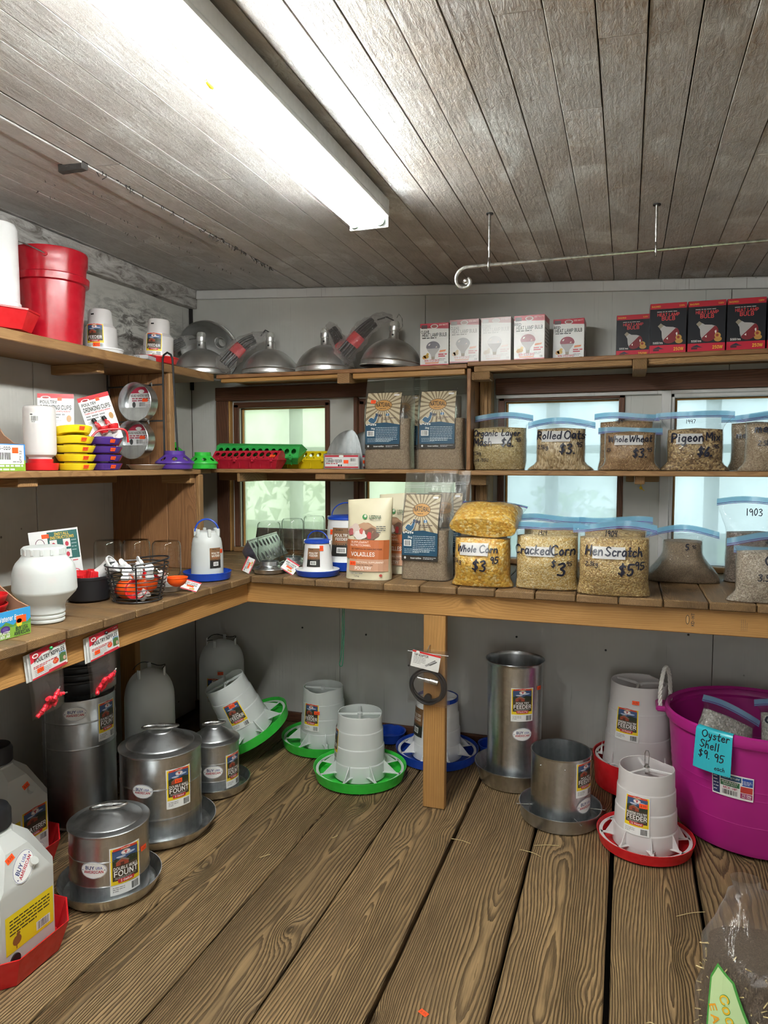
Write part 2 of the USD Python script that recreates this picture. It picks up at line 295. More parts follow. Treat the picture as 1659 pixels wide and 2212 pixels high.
class Print:
    """Collects inks in a plane (x right, y up); lay() puts them on a surface."""
    def __init__(s, strip=0, strip_y=0): s.V, s.F, s.C, s.L, s.k = [], [], [], [], 0; s.sx, s.sy = strip, strip_y
    def cells(s, x0, x1, st): return [x0, x1] if not st else sorted({x0, x1, *[st * k for k in range(math.ceil(x0 / st + 1e-6), math.floor(x1 / st - 1e-6) + 1)]})
    def add(s, v, f, c, layer):
        if len(v): s.F.append(np.asarray(f) + s.k); s.V.append(v); s.C.append(np.tile(c, (len(v), 1))); s.L.append(np.full(len(v), layer)); s.k += len(v)
    def rect(s, x0, y0, x1, y1, c, l=1, cut=0):
        if s.sx or s.sy:   # cut along common lines, so that every layer of a bent sheet has the same facets
            X, Y = s.cells(x0, x1, s.sx), s.cells(y0, y1, s.sy); n = len(Y); V = np.array([(a, b) for a in X for b in Y]); s.add(V, [f for i in range(len(X) - 1) for j in range(n - 1) for f in ((i * n + j, i * n + n + j, i * n + n + j + 1), (i * n + j, i * n + n + j + 1, i * n + j + 1))], c, l)
        else: s.add(np.array([(x0, y0), (x1, y0), (x1, y1), (x0, y1)], float), [(0, 1, 2), (0, 2, 3)], c, l)
    def poly(s, p, c, l=2):
        if not (s.sx or s.sy) or p.is_empty: s.add(*flat_tris(p), c, l); return
        if not p.is_valid: p = p.buffer(0)
        a, b, e, f = p.bounds; X, Y = s.cells(a, e, s.sx), s.cells(b, f, s.sy)
        for i in range(len(X) - 1):
            for j in range(len(Y) - 1): s.add(*flat_tris(p.intersection(sbox(X[i], Y[j], X[i + 1], Y[j + 1]))), c, l)
    def ell(s, x, y, a, b, c, l=2, n=20): t = np.arange(n) * 2 * PI / n; s.poly(Polygon(np.stack([x + a * np.cos(t), y + b * np.sin(t)], 1)), c, l)
    def text(s, t, x, y, h, c, l=4, w=None, bold=True, ang=0.0, mid=True):
        v, f = text2d(t, h, bold); v = v.copy(); wd = v[:, 0].max() if len(v) else 0
        if w and (wd > w or w < 0): v[:, 0] *= abs(w) / wd; wd = abs(w)
        if mid: v[:, 0] -= wd / 2
        if ang: a = math.radians(ang); v = v @ np.array([[math.cos(a), math.sin(a)], [-math.sin(a), math.cos(a)]])
        s.add(v + (x, y), f, c, l)
    def lines(s, x0, y0, x1, n, pitch, h, c, l=3, seed=0):
        """Small print too fine to read: words as short dashes."""
        rng = random.Random(seed)
        for i in range(n):
            x, y = x0, y0 - i * pitch; e = x0 + (x1 - x0) * (1 if i < n - 1 else rng.uniform(.5, .9))
            while x < e - h:
                w = min(rng.uniform(2, 6) * h, e - x); s.rect(x, y, x + w, y + h, c, l); x += w + h * .8
    def bars(s, x0, y0, x1, y1, c=(.02, .02, .02), l=4, seed=1):
        rng = random.Random(seed); x, u = x0, (x1 - x0) / 40
        while x < x1 - u: w = u * rng.choice((.8, .8, 1.4, 2)); s.rect(x, y0, min(x + w, x1), y1, c, l); x += w + u * rng.choice((.8, 1, 1.8))
    def lay(s, fn, eps=.00018):
        V = np.vstack(s.V); return trimesh.Trimesh(fn(V[:, 0], V[:, 1], np.concatenate(s.L) * eps + .0004), np.vstack(s.F), process=False), np.vstack(s.C)
def on_front(x=0, y=0, z=0, ang=0.0):
    """Plane facing -y; x right, y of the print up."""
    ca, sa = math.cos(ang), math.sin(ang); return lambda a, b, d: np.stack([x + a * ca - b * sa, y - d, z + a * sa + b * ca], 1)
def on_top(x=0, y=0, z=0, ang=0.0):
    ca, sa = math.cos(ang), math.sin(ang); return lambda a, b, d: np.stack([x + a * ca - b * sa, y + a * sa + b * ca, z + d], 1)
def on_cone(r0, z0, r1, z1, zc, ang):
    """Side of a cone or cylinder about the z axis; zc: height of the print's origin, ang: the way it faces (radians from +x)."""
    k = (r1 - r0) / (z1 - z0); cosl = 1 / math.sqrt(1 + k * k)
    def f(a, b, d):
        z = zc + b * cosl; r = r0 + k * (z - z0); th = ang + a / np.maximum(r0 + k * (zc - z0), 1e-3); r = r + d * cosl
        return np.stack([r * np.cos(th), r * np.sin(th), z - d * k * cosl], 1)
    return f
g = G(); c_ = g.n('attribute', 'color', attribute='ink')
MATS['print'] = g.make('printed_paper', g.pbr(base_color=c_, roughness=.42, specular_ior_level=.4))
g = G(); c_ = g.n('attribute', 'color', attribute='ink')
MATS['print_card'] = g.make('printed_card', g.pbr(base_color=c_, roughness=.3, specular_ior_level=.5))
WHT, YEL, RED, NAVY, BLK, ORG = (.8, .8, .78), (.80, .58, .02), (.5, .03, .04), (.02, .03, .14), (.015, .015, .015), (1.0, .10, .02)
def stick(t, pr, fn, name='label', under=None, mat='print', label=None):
    m, c = pr.lay(fn); return t.part(name, m, mat, under=under, colors=c, label=label)
def emblem(p, x, y, w, l=6):
    p.ell(x, y, w, w * .52, (.75, .7, .66), l); p.ell(x, y, w * .9, w * .44, (.35, .05, .05), l + 1, 16); p.ell(x, y, w * .84, w * .38, WHT, l + 2, 16)
    p.poly(Polygon([(x - w * .6, y + w * .16), (x - .1 * w, y + .3 * w), (x + .1 * w, y + .3 * w), (x + w * .55, y + w * .12), (x + .2 * w, y + .05 * w), (x + .1 * w, y - .3 * w), (x - .1 * w, y - .3 * w), (x - .15 * w, y + .05 * w)]), (.4, .04, .04), l + 3)
def barn_label(w, h, lines, pill, sub=True, wide=True, seed=0):
    """Farm label: barn picture, white title, yellow border, bar code. Origin at the centre."""
    p = Print(w / 12); a, b = w / 2, h / 2; c = w / 6
    p.rect(-a, -b, a, b, WHT, 0, c); p.rect(-a * .94, -b * .58, a * .94, b * .95, YEL, 1, c); p.rect(-a * .84, -b * .40, a * .84, b * .86, (.045, .085, .19), 2, c)
    p.poly(Polygon([(-a * .84, b * .46), (-a * .6, b * .54), (-a * .2, b * .42), (a * .3, b * .56), (a * .84, b * .48), (a * .84, -b * .1), (-a * .84, -b * .1)]), (.025, .035, .02), 3)
    p.rect(-a * .84, -b * .40, a * .84, b * .27, (.055, .04, .025), 4, c)
    p.ell(a * .2, b * .66, a * .45, b * .05, (.4, .5, .65), 3); p.ell(-a * .3, b * .58, a * .3, b * .04, (.45, .5, .6), 3)
    p.poly(Polygon([(-a * .62, b * .22), (-a * .62, b * .36), (-a * .25, b * .52), (a * .18, b * .38), (a * .18, b * .22)]), (.30, .06, .03), 5)
    p.poly(Polygon([(-a * .68, b * .35), (-a * .25, b * .55), (a * .24, b * .39), (a * .16, b * .35), (-a * .25, b * .48)]), (.22, .16, .12), 6); p.rect(-a * .35, b * .22, -a * .12, b * .36, (.1, .03, .02), 6)
    p.poly(Polygon([(-a * .8, b * .93), (0, b * .99), (a * .8, b * .93), (a * .8, b * .84), (0, b * .89), (-a * .8, b * .84)]), (.55, .06, .03), 6); p.text('LITTLE GIANT', 0, b * .895, h * .02, WHT, 7, a * 1.2)
    emblem(p, 0, b * .74, a * .3, 6)
    n = len(lines); y = b * .17
    for i, t in enumerate(lines):
        big = i == n - 1; hh = h * (.112 if big else .062); y -= hh; p.text(t, 0, y, hh, (.85, .85, .82), 7, a * 1.6); y -= h * .02
    if sub: p.lines(-a * .7, y - h * .012, a * .7, 2, h * .026, h * .01, (.5, .5, .46), 7, seed)
    p.poly(Polygon([(-a * .5, -b * .50), (a * .5, -b * .50), (a * .55, -b * .34), (-a * .55, -b * .34)]), RED, 7); p.text(pill, 0, -b * .46, h * .045, (.85, .82, .75), 8, a * .9)
    p.lines(-a * .85, -b * .7, -a * .1, 3, h * .04, h * .014, (.25, .25, .25), 3, seed + 1); p.bars(a * .35, -b * .93, a * .86, -b * .64, l=3, seed=seed)
    return p
def buy_label(w):
    p = Print(w / 5); p.ell(0, 0, w, w * .66, (.72, .72, .72), 0, 32); p.ell(0, 0, w * .97, w * .63, (.05, .06, .2), 1, 32); p.ell(0, 0, w * .95, w * .61, WHT, 2, 32)
    p.text('BUY', -w * .28, w * .06, w * .26, NAVY, 4, w * .72); p.text('USA', w * .42, w * .08, w * .19, (.1, .12, .35), 4, w * .5); p.text('AMERICAN', 0, -w * .22, w * .2, (.42, .02, .04), 4, w * 1.5)
    for s in (-1, 1): p.ell(s * w * .84, 0, w * .04, w * .04, NAVY, 4, 8)
    return p
def price_tag(w=.028, h=.015, txt='8.95'):
    p = Print(w / 3); p.rect(-w / 2, -h / 2, w / 2, h / 2, ORG, 0, w / 3); p.text(txt, 0, -h * .22, h * .42, (.35, .05, .02), 2, w * .7); return p
def barcode_label(w, h, seed=0):
    p = Print(w / 5); p.rect(-w / 2, -h / 2, w / 2, h / 2, WHT, 0, w / 4); p.ell(-w * .3, h * .36, w * .14, h * .07, (.1, .1, .1), 2); p.bars(-w * .34, -h * .3, w * .34, h * .2, l=2, seed=seed); p.lines(-w * .3, -h * .4, w * .3, 1, .01, h * .05, (.1, .1, .1), 2, seed); return p
# ---------------------------------------------------------------- sky and daylight
dome = UsdLux.DomeLight.Define(stage, '/World/sky'); dome.CreateIntensityAttr(1.0)
g = G(); sk = g.n('sky_texture', 'color', sky_type='hosek_wilkie', sun_disc=False, turbidity=6.0, sun_direction=(.5, -.4, .75), ground_albedo=.35)
d_ = g.n('texture_coordinate', 'generated'); cl = g.ramp(g.noise(d_, 3, 5, .55), [(.35, (0,) * 3), (.6, (1,) * 3)])
SKY = 5.2
cs = g.mix(g.m('multiply', g.n('rgb_to_bw', 'val', color=cl), .75), sk, (1.0, .99, .95))
bg = g.n('background_shader', 'background', color=cs, strength=SKY)
m_ = g.make('overcast_sky', surface=bg)
UsdShade.MaterialBindingAPI.Apply(dome.GetPrim()).Bind(m_)

# ---------------------------------------------------------------- surfaces of the room
wood('floor_wood', (.330, .215, .102), (.072, .045, .021), freq=120, warp=.016, depth=.05, rough=.6, relief=1.0, dist=.005, stain=(.17, .112, .056), contrast=.9)
wood('bench_top_wood', (.25, .150, .066), (.085, .046, .02), freq=210, warp=.012, rough=.55, relief=.4, stain=(.09, .055, .03), contrast=.6)
wood('pine', (.50, .27, .09), (.34, .165, .05), freq=110, warp=.018, rough=.45, relief=.15, contrast=.55)
wood('cedar', (.30, .15, .065), (.15, .066, .028), freq=150, warp=.02, rough=.5, relief=.25, contrast=.6)
wood('dark_trim', (.135, .058, .032), (.06, .024, .014), freq=120, warp=.02, rough=.5, relief=.25, contrast=.6)
wood('rough_lumber', (.40, .24, .11), (.20, .11, .05), freq=260, warp=.01, rough=.7, relief=.8, dist=.003, contrast=.7)
wood('shelf_wood', (.34, .19, .08), (.19, .095, .038), freq=140, warp=.02, rough=.5, relief=.25, contrast=.55)
def painted(name, col, stain, dirt, crack=1.0, rough=.45, scl=1.0, relief=.35, peel=None):
    g = G(); p = g.pos()
    a = g.noise(g.mapv(p, (1, 1, 1)), 2.2 * scl, 5, .6); fine = g.noise(p, 40, 4); str_ = g.noise(g.mapv(p, (90, 90, 2.2)), 1.0, 3)
    c = g.ramp(a, [(.3, tuple(x * .88 for x in col)), (.7, tuple(min(1, x * 1.06) for x in col))])
    big = g.noise(g.mapv(p, (1.0, 1.0, 1.6)), 1.3 * scl, 4, .65, .6)
    c = g.mix(g.maprange(big, .56, .76, 0.0, .6), c, stain)
    sp = g.n('voronoi_texture', 'distance', vector=p, scale=9.0); sn = g.noise(p, 3.3, 2)
    c = g.mix(g.m('multiply', g.maprange(sp, .03, .055, .9, 0.0), g.maprange(sn, .5, .56)), c, dirt)
    line = g.maprange(str_, .66, .72, 0.0, .55); patch = g.maprange(g.noise(p, 1.7, 3), .48, .6)
    c = g.mix(g.m('multiply', g.m('multiply', line, patch), crack), c, dirt)
    if peel:   # a mildewed, worn patch of its own place on this wall
        sxyz = [g.n('separate_xyz', k, vector=p) for k in 'yz']; dy = g.m('divide', g.m('subtract', sxyz[0], peel[0]), peel[2]); dz = g.m('divide', g.m('subtract', sxyz[1], peel[1]), peel[3])
        rr = g.m('sqrt', g.m('add', g.m('multiply', dy, dy), g.m('multiply', dz, dz))); sw = g.noise(g.mapv(p, (5, 5, 14)), 2.0, 6, .72, .7)
        c = g.mix(g.m('multiply', g.maprange(rr, .35, 1.0, 1.0, 0.0), g.maprange(sw, .44, .58)), c, (.13, .12, .11))
    h = g.m('add', g.m('multiply', fine, .4), g.m('multiply', str_, .8))
    MATS[name] = g.make(name, g.pbr(base_color=c, roughness=rough, specular_ior_level=.35, normal=g.bump(h, relief, .0025)))
painted('wall_paint', (.505, .50, .47), (.40, .40, .38), (.09, .08, .07))
painted('wall_paint_left', (.51, .50, .465), (.38, .37, .34), (.10, .085, .07), scl=1.4, peel=(-.42, 2.02, .50, .22))
painted('batten_paint', (.60, .59, .58), (.5, .48, .46), (.12, .1, .08), scl=2)
# peeling, blotched ceiling paint on weathered boards
g = G(); p = g.obj(); rnd = g.n('object_info', 'random'); w_ = g.pos()
off = g.n('combine_xyz', 'vector', x=g.m('multiply', rnd, 13.7), y=g.m('multiply', rnd, 91.3), z=g.m('multiply', rnd, 5.1)); q = g.n('vector_math', 'vector', math_type='add', vector1=p, vector2=off)
big = g.noise(g.mapv(w_, (1.6, .9, 1)), 1.7, 5, .62, .5); mid = g.noise(g.mapv(q, (6, 3, 6)), 2.2, 6, .7, .8); fine = g.noise(g.mapv(q, (40, 15, 40)), 2.2, 5, .7, 1.5)
gx = g.noise(g.mapv(q, (34, 1.6, 34)), 2.0, 3, .5, .6); flake = g.n('voronoi_texture', 'distance', vector=g.mapv(q, (40, 14, 40)), scale=1.6)
fr = g.noise(g.mapv(w_, (1, .7, 1)), 1.1, 4, .6, .4)
base = g.ramp(g.m('add', g.m('multiply', mid, .6), g.m('multiply', fine, .4)), [(.3, (.34, .32, .30)), (.5, (.50, .49, .48)), (.68, (.60, .60, .60))])
# bare brown wood shows where the paint has gone, mostly on the right; cleaner repainted patches
sx = g.n('separate_xyz', 'x', vector=w_)
brown = g.m('multiply', g.maprange(g.m('add', g.m('multiply', fr, .6), g.m('multiply', fine, .4)), .38, .54), g.maprange(sx, 1.1, 2.2, .15, .95))
base = g.mix(brown, base, g.ramp(mid, [(.3, (.19, .13, .08)), (.7, (.37, .275, .185))]))
clean = g.m('multiply', g.maprange(g.noise(g.mapv(w_, (2.2, 1.5, 1)), 2.1, 3, .5, .8), .57, .66), g.maprange(fine, .35, .55))
base = g.mix(g.m('multiply', clean, .85), base, (.68, .69, .68))
vari = g.ramp(g.m('fraction', g.m('multiply', rnd, 31.7)), [(0, (.84,) * 3), (1, (1.1,) * 3)]); base = g.mix(1.0, base, vari, 'multiply')
h = g.m('add', g.m('add', g.m('multiply', fine, 1.0), g.m('multiply', gx, .8)), g.m('multiply', g.maprange(flake, .0, .5), .35))
MATS['ceiling_paint'] = g.make('ceiling_paint', g.pbr(base_color=base, roughness=.42, specular_ior_level=.5, normal=g.bump(h, .6, .005)))
# mildewed rough painted beam
g = G(); p = g.pos(); a = g.noise(g.mapv(p, (8, 3, 9)), 2.4, 6, .7, 1.2); b = g.noise(p, 60, 4)
MATS['old_beam'] = g.make('old_beam', g.pbr(base_color=g.ramp(a, [(.36, (.13, .115, .10)), (.5, (.38, .36, .34)), (.7, (.56, .55, .53))]), roughness=.6, normal=g.bump(g.m('add', a, b), .8, .006)))
plain('dark_void', (.012, .010, .009), .95); plain('soil', (.05, .04, .03), .9)
plain('sheathing', (.10, .08, .06), .8); plain('screw', (.03, .03, .03), .5, .6); plain('plain_steel', (.55, .54, .52), .28, 1.0)
plain('white_enamel', (.78, .80, .80), .25); plain('black_wire', (.014, .014, .015), .4); plain('grey_soot', (.05, .045, .042), .8, bump=.6)
# window sheet: milky twin-wall plastic that lets blurred daylight through
for wn_, ca_, cb_ in (('window_sheet', (.58, .66, .68), (.50, .58, .60)), ('window_sheet_green', (.60, .66, .57), (.49, .56, .44))):
  g = G(); p = g.pos(); dirt = g.noise(g.mapv(p, (3, 3, 2)), 2.5, 5, .6)
  col = g.mix(g.maprange(dirt, .4, .75, 0.0, .5), ca_, cb_)
  tr = g.n('translucent_bsdf', 'BSDF', color=col); rf = g.n('refraction_bsdf', 'BSDF', color=col, roughness=.22, IOR=1.01); gl = g.n('glossy_bsdf', 'BSDF', color=(.9, .9, .9), roughness=.25)
  mx = g.n('mix_closure', 'closure', fac=.40, closure1=tr, closure2=rf)
  MATS[wn_] = g.make(wn_, g.n('mix_closure', 'closure', fac=.04, closure1=mx, closure2=gl))

# ---------------------------------------------------------------- floor, walls, ceiling
XR, YF = 4.15, -5.0
def zc(x, y): return 2.319 - .0547 * x - .0044 * y
rng = random.Random(4)
fl = Thing('floor', kind='structure')
gaps = [-.02, .20, .43, .66, .905, 1.165, 1.42, 1.696, 1.977, 2.254, 2.526, 2.80, 3.07, 3.34, 3.61, 3.88, XR + .02]
gw = [.004, .004, .004, .004, .004, .005, .006, .013, .011, .015, .014, .011, .01, .01, .01, .01, .01]
for i in range(len(gaps) - 1):
    x0, x1 = gaps[i] + gw[i] / 2, gaps[i + 1] - gw[i + 1] / 2; dz = rng.uniform(-.003, 0)
    X = np.eye(4); X[:3, 3] = ((x0 + x1) / 2, (YF + .06) / 2, -.02 + dz)
    m = worn((x1 - x0, -YF + .1, .04), .004, .0022, 40 + i)
    fl.part('plank', m, 'floor_wood', False, xf=X)
fl.part('underfloor', bx(-.1, XR + .1, YF - .1, .1, -.14, -.06), 'dark_void', False)
ce = Thing('ceiling', kind='structure')
a_ = .0547; Rt = rotm(math.atan(a_), (0, 1, 0))[:3, :3] @ rotm(-.0044, (1, 0, 0))[:3, :3]
edges = []; x = 1.649
while x > -.05: edges.append(x); x -= .0935
edges = edges[::-1] + [1.649 + .0922 * k for k in range(1, 29)]
edges = [.694 if abs(e - .694) < .046 else e for e in edges]
joints = {1.559: [-1.04], .45: [-.5], .55: [], .694: [-1.56], .98: [-1.39], 2.024: [-2.02], 2.113: [-1.62], 2.206: [-1.9], 2.477: [-1.37], 2.564: [-1.28], 1.08: [-2.6], .3: [-.62]}
for i in range(len(edges) - 1):
    x0, x1 = edges[i], edges[i + 1]; gp = .0022 if x1 > 1.2 else .0016
    ga = .012 if abs(x0 - .694) < .004 else gp; js = next((v for k, v in joints.items() if abs(k - x0) < .046), None)
    if js is None: js = [rng.uniform(-3.4, -2.4)]
    ys = [.02] + sorted(js, reverse=True) + [YF - .02]
    for k in range(len(ys) - 1):
        ya, yb = ys[k] - (.002 if k else 0), ys[k + 1]; xm, ym = (x0 + x1) / 2, (ya + yb) / 2
        X = np.eye(4); X[:3, :3] = Rt; X[:3, 3] = (xm, ym, zc(xm, ym) + .009 - (rng.uniform(0, .0015)) - (.004 if abs(x1 - .694) < .004 else 0))
        ce.part('plank', cbox((x1 - x0 - gp - (ga - gp), ya - yb, .018), .0010), 'ceiling_paint', False, xf=X)
X = np.eye(4); X[:3, :3] = Rt; X[:3, 3] = (2, -2.5, zc(2, -2.5) + .06)
ce.part('roof_deck', cbox((4.7, 5.6, .06), .002), 'dark_void', False, xf=X)
# black scorched block between two boards, splinters along the wide gap
ce.part('soot_block', wobble(bx(.60, .695, -1.60, -1.575, zc(.65, -1.6) - .022, zc(.65, -1.6) + .012).subdivide().subdivide(), .004, 60), 'grey_soot', False)
sp = []
for k in range(70):
    y = rng.uniform(-1.55, -.35); z = zc(.694, y); L = rng.uniform(.004, .018); x = .694 + rng.uniform(-.004, .012)
    sp.append(tube([(x, y, z + .006), (x + rng.uniform(-.004, .004), y + rng.uniform(-.006, .006), z - L * .4), (x + rng.uniform(-.008, .008), y + rng.uniform(-.01, .01), z - L)], rng.uniform(.0008, .002), 4))
for k in range(46):
    y = rng.uniform(-1.5, -.3); xx = rng.choice([.45, .55, .35]); z = zc(xx, y); L = rng.uniform(.003, .012)
    sp.append(tube([(xx, y, z + .004), (xx + rng.uniform(-.006, .006), y + rng.uniform(-.01, .01), z - L)], .001, 4))
ce.part('soot_strand', cat(*sp), 'grey_soot', False, kind='stuff')

WINS = {1: (.297, .797, .93, 1.675), 2: (1.016, 1.485, .93, 1.675), 3: (1.722, 2.233, .93, 1.672), 4: (2.468, 3.0, .93, 1.668)}
wb = Thing('wall_back', kind='structure')
holes = unary_union([sbox(a, c, b, d) for a, b, c, d in WINS.values()])
def wallpanel(t, x0, x1, z0, z1, mat='wall_paint', name='panel'):
    po = sbox(x0 + .0015, z0, x1 - .0015, z1).difference(holes)
    m = move(upright(prism(po, .012)), (0, .012, 0)); return t.part(name, m, mat, False)
for a, b in ((0, .873), (.873, 2.651), (2.651, XR)): wallpanel(wb, a, b, 0, .86)
for a, b in ((0, 1.328), (1.328, 2.681), (2.681, XR)): wallpanel(wb, a, b, .862, 2.36)
po = sbox(-.06, -.1, XR + .06, 2.45).difference(holes); wb.part('sheathing', move(upright(prism(po, .05)), (0, .063, 0)), 'sheathing', False)
rs = [(.405, .69), (.50, .66), (.715, .66), (.66, .51), (2.20, .52), (1.02, .50), (1.79, .55), (2.22, .75), (2.55, .62), (1.25, .36)]
for x, z in rs: wb.part('nail', move(turn(trimesh.creation.cylinder(.005, .004, sections=10), PI / 2, (1, 0, 0)), (x, -.001, z)), 'screw', 30)
wl = Thing('wall_left', kind='structure')
for a, b in ((-.001, -1.112), (-1.112, -2.33), (-2.33, -3.55), (-3.55, YF)): wl.part('panel', bx(-.012, 0, b + .0015, a - .0015, 0, 2.38), 'wall_paint_left', False)
wl.part('sheathing', bx(-.06, -.013, YF - .05, .06, -.1, 2.45), 'sheathing', False)
wr = Thing('wall_right', kind='structure')
for k in range(4): wr.part('panel', bx(XR, XR + .012, YF + 1.25 * k + .002, YF + 1.25 * (k + 1) - .002, 0, 2.3), 'wall_paint', False)
wr.part('sheathing', bx(XR + .013, XR + .06, YF - .05, .06, -.1, 2.45), 'sheathing', False)
wf = Thing('wall_front', kind='structure')
DOOR = (2.1, 2.95, 2.0)
po = sbox(-.06, 0, XR + .06, 2.5).difference(sbox(DOOR[0], -1, DOOR[1], DOOR[2])); wf.part('panel', move(upright(prism(po, .05)), (0, YF, 0)), 'wall_paint', False)
wf.part('sheathing', move(upright(prism(po, .02)), (0, YF - .051, 0)), 'sheathing', False)
dr = Thing('door_1', kind='structure')
for k in range(5): dr.part('plank', bx(DOOR[1] + .02, DOOR[1] + .05, YF - .06 - .2 * (k + 1) + .004, YF - .06 - .2 * k, .02, 2.0), 'cedar', False)
dr.part('brace', bx(DOOR[1] + .051, DOOR[1] + .075, YF - 1.0, YF - .1, .3, .4), 'cedar', False); dr.part('brace', bx(DOOR[1] + .051, DOOR[1] + .075, YF - 1.0, YF - .1, 1.6, 1.7), 'cedar', False)

# beams and trims
tb = Thing('trim_1', kind='structure'); tb.part('beam', wobble(bx(.0, .045, YF, -.002, 2.215, 2.316).subdivide_to_size(.05), .006, 9, 3), 'old_beam', False)
t2 = Thing('trim_2', kind='structure'); t2.part('strip', cat(*[turn(bx(.05, XR, -.018, -.001, 2.268, 2.312), math.atan(a_), (0, 1, 0), (0, 0, 2.312))]), 'batten_paint', False)
t3 = Thing('baseboard_back', kind='structure'); t3.board('board', (0.0, -.018, 0), (XR, -.001, .05), 'dark_trim')
t4 = Thing('trim_3', kind='structure'); t4.board('board', (.168, -.036, 1.714), (1.58, -.001, 1.785), 'dark_trim')
t5 = Thing('trim_4', kind='structure'); t5.board('board', (1.68, -.036, 1.703), (XR, -.001, 1.778), 'dark_trim')
t5.part('strip', bx(1.68, 3.2, -.02, -.001, 1.686, 1.702), 'batten_paint', False)
t6 = Thing('trim_5', kind='structure'); t6.part('batten', bx(2.412, 2.452, -.022, -.001, .905, 1.70), 'batten_paint', False)
t7 = Thing('trim_6', kind='structure'); t7.part('gap_filler', bx(.002, .018, -.02, -.002, 1.78, 2.25), 'dark_void', False)
for n, (a, b, c, d) in WINS.items():
    w = Thing(f'window_{n}', kind='structure')
    jm = 'dark_trim' if n < 4 else 'batten_paint'
    w.board('jamb', (a - .032, -.012, c), (a - .001, .045, d + .02), jm); w.board('jamb', (b + .001, -.012, c), (b + .026, .045, d + .02), jm)
    w.board('head', (a - .03, -.012, d + .001), (b + .026, .045, d + .03), jm); w.board('sill', (a - .03, -.03, c - .025), (b + .026, .045, c - .001), 'shelf_wood')
    w.board('stop', (a + .001, .02, c), (a + .011, .034, d), 'pine'); w.board('stop', (a, .02, d - .008), (b, .034, d), 'pine')
    w.part('pane', bx(a, b, .036, .040, c, d, .0005), 'window_sheet_green' if n < 3 else 'window_sheet', False)
    if n == 1: w.board('casing', (.172, -.036, .906), (.246, -.001, 1.713), 'dark_trim'); w.board('reveal', (.2465, -.034, .906), (.256, -.001, 1.713), 'pine')
    if n == 2: w.board('casing', (.965, -.036, .906), (.985, -.001, 1.713), 'dark_trim')

# ---------------------------------------------------------------- outside, seen blurred through the sheet
gr = Thing('ground', kind='structure'); gr.part('lawn', bx(-14, 18, -16, 14, -.36, -.3), plain('lawn', (.10, .17, .04), .9), False)
rng = random.Random(8)
def hedge(x, y, z, rx, rz, col):
    t = Thing('garden_shrub', f'blurred green shrub outside beyond the {col[0]} window', 'shrub', (x, y, -.3)); L = []
    for k in range(260):
        th, ph = rng.uniform(0, 2 * PI), math.acos(rng.uniform(-.4, 1)); r = rng.uniform(.75, 1); c = np.array([rx * r * math.cos(th) * math.sin(ph), .6 * rx * r * math.sin(th) * math.sin(ph), rz * (.45 + .55 * r * math.cos(ph))])
        q = [c + np.array([rng.uniform(-.09, .09) for _ in range(3)]) for _ in range(4)]; L.append(trimesh.Trimesh(q, [(0, 1, 2), (0, 2, 3)], process=False))
    t.part('foliage', cat(*L), plain('shrub_leaf', (.16, .30, .05), .6, var=.3), False); t.part('stem', move(trimesh.creation.cylinder(.05, rz * .8, sections=8), (0, 0, rz * .4)), 'cedar')
for x, y, rx, rz, c in ((-.9, 3.2, 1.0, 1.7, ('leftmost',)), (1.7, 3.9, 1.1, 1.5, ('second',)), (4.9, 5.0, 1.2, 1.6, ('rightmost',))): hedge(x, y, 0, rx, rz, c)
gf = Thing('greenhouse_frame', 'pale blue-grey timber frame standing outside close to the windows', 'frame', (0, .12, 0))
plain('frame_paint', (.25, .33, .42), .6)
for x in (.12, .56, 1.25, 1.93, 2.64, 3.3): gf.part('stud', bx(x - .03, x + .03, 0, .05, -.3, 2.3), 'frame_paint', False)
for z in (1.04, 1.45): gf.part('rail', bx(-.3, 3.8, .051, .08, z - .02, z + .02), 'frame_paint', False)

# ---------------------------------------------------------------- strip light
def emit(name, col, s):
    g = G(); MATS[name] = g.make(name, g.n('emission', 'emission', color=col, strength=s))
emit('lamp_glow', (.97, 1.0, .97), 80.0)
sl = Thing('strip_light', 'long white twin-tube fluorescent strip light screwed to the ceiling boards', 'ceiling light', (1.455, -1.155, 0))
H0 = 2.19
sl.part('housing', cat(bx(-.07, .07, -2.45, .0, H0, H0 + .042), bx(-.07, -.066, -2.45, 0, H0 - .012, H0), bx(.066, .07, -2.45, 0, H0 - .012, H0)), 'white_enamel', False)
sl.part('ballast_cover', prism(Polygon([(-.032, 0), (.032, 0), (.022, -.02), (-.022, -.02)]), 2.05).apply_transform(rotm(PI / 2, (1, 0, 0))).apply_translation((0, -.2, H0)), 'white_enamel', False)
for y in (0.0, -2.45): sl.part('end_plate', bx(-.067, .067, y - .004, y, H0 - .045, H0 + .03), 'white_enamel', False)
for x in (-.043, .043):
    for k in range(1):
        y0 = -.012; sl.part('tube', move(turn(trimesh.creation.cylinder(.0165, 2.41, sections=20), PI / 2, (1, 0, 0)), (x, y0 - 1.21, H0 - .026)), 'lamp_glow')
        for yy in (y0 - .004, y0 - 2.416): sl.part('tube_cap', move(turn(trimesh.creation.cylinder(.017, .012, sections=16), PI / 2, (1, 0, 0)), (x, yy, H0 - .026)), plain('cap_green', (.35, .45, .38), .4, .3))
cp = curve([(.01, -1.35, H0 - .02), (.0, -1.1, H0 - .03), (-.012, -.95, H0 - .034), (.0, -.80, H0 - .03), (.012, -.62, H0 - .024), (.02, -.4, H0 - .022), (.018, -.22, H0 - .022), (.012, -.2, H0 - .004)], 60)
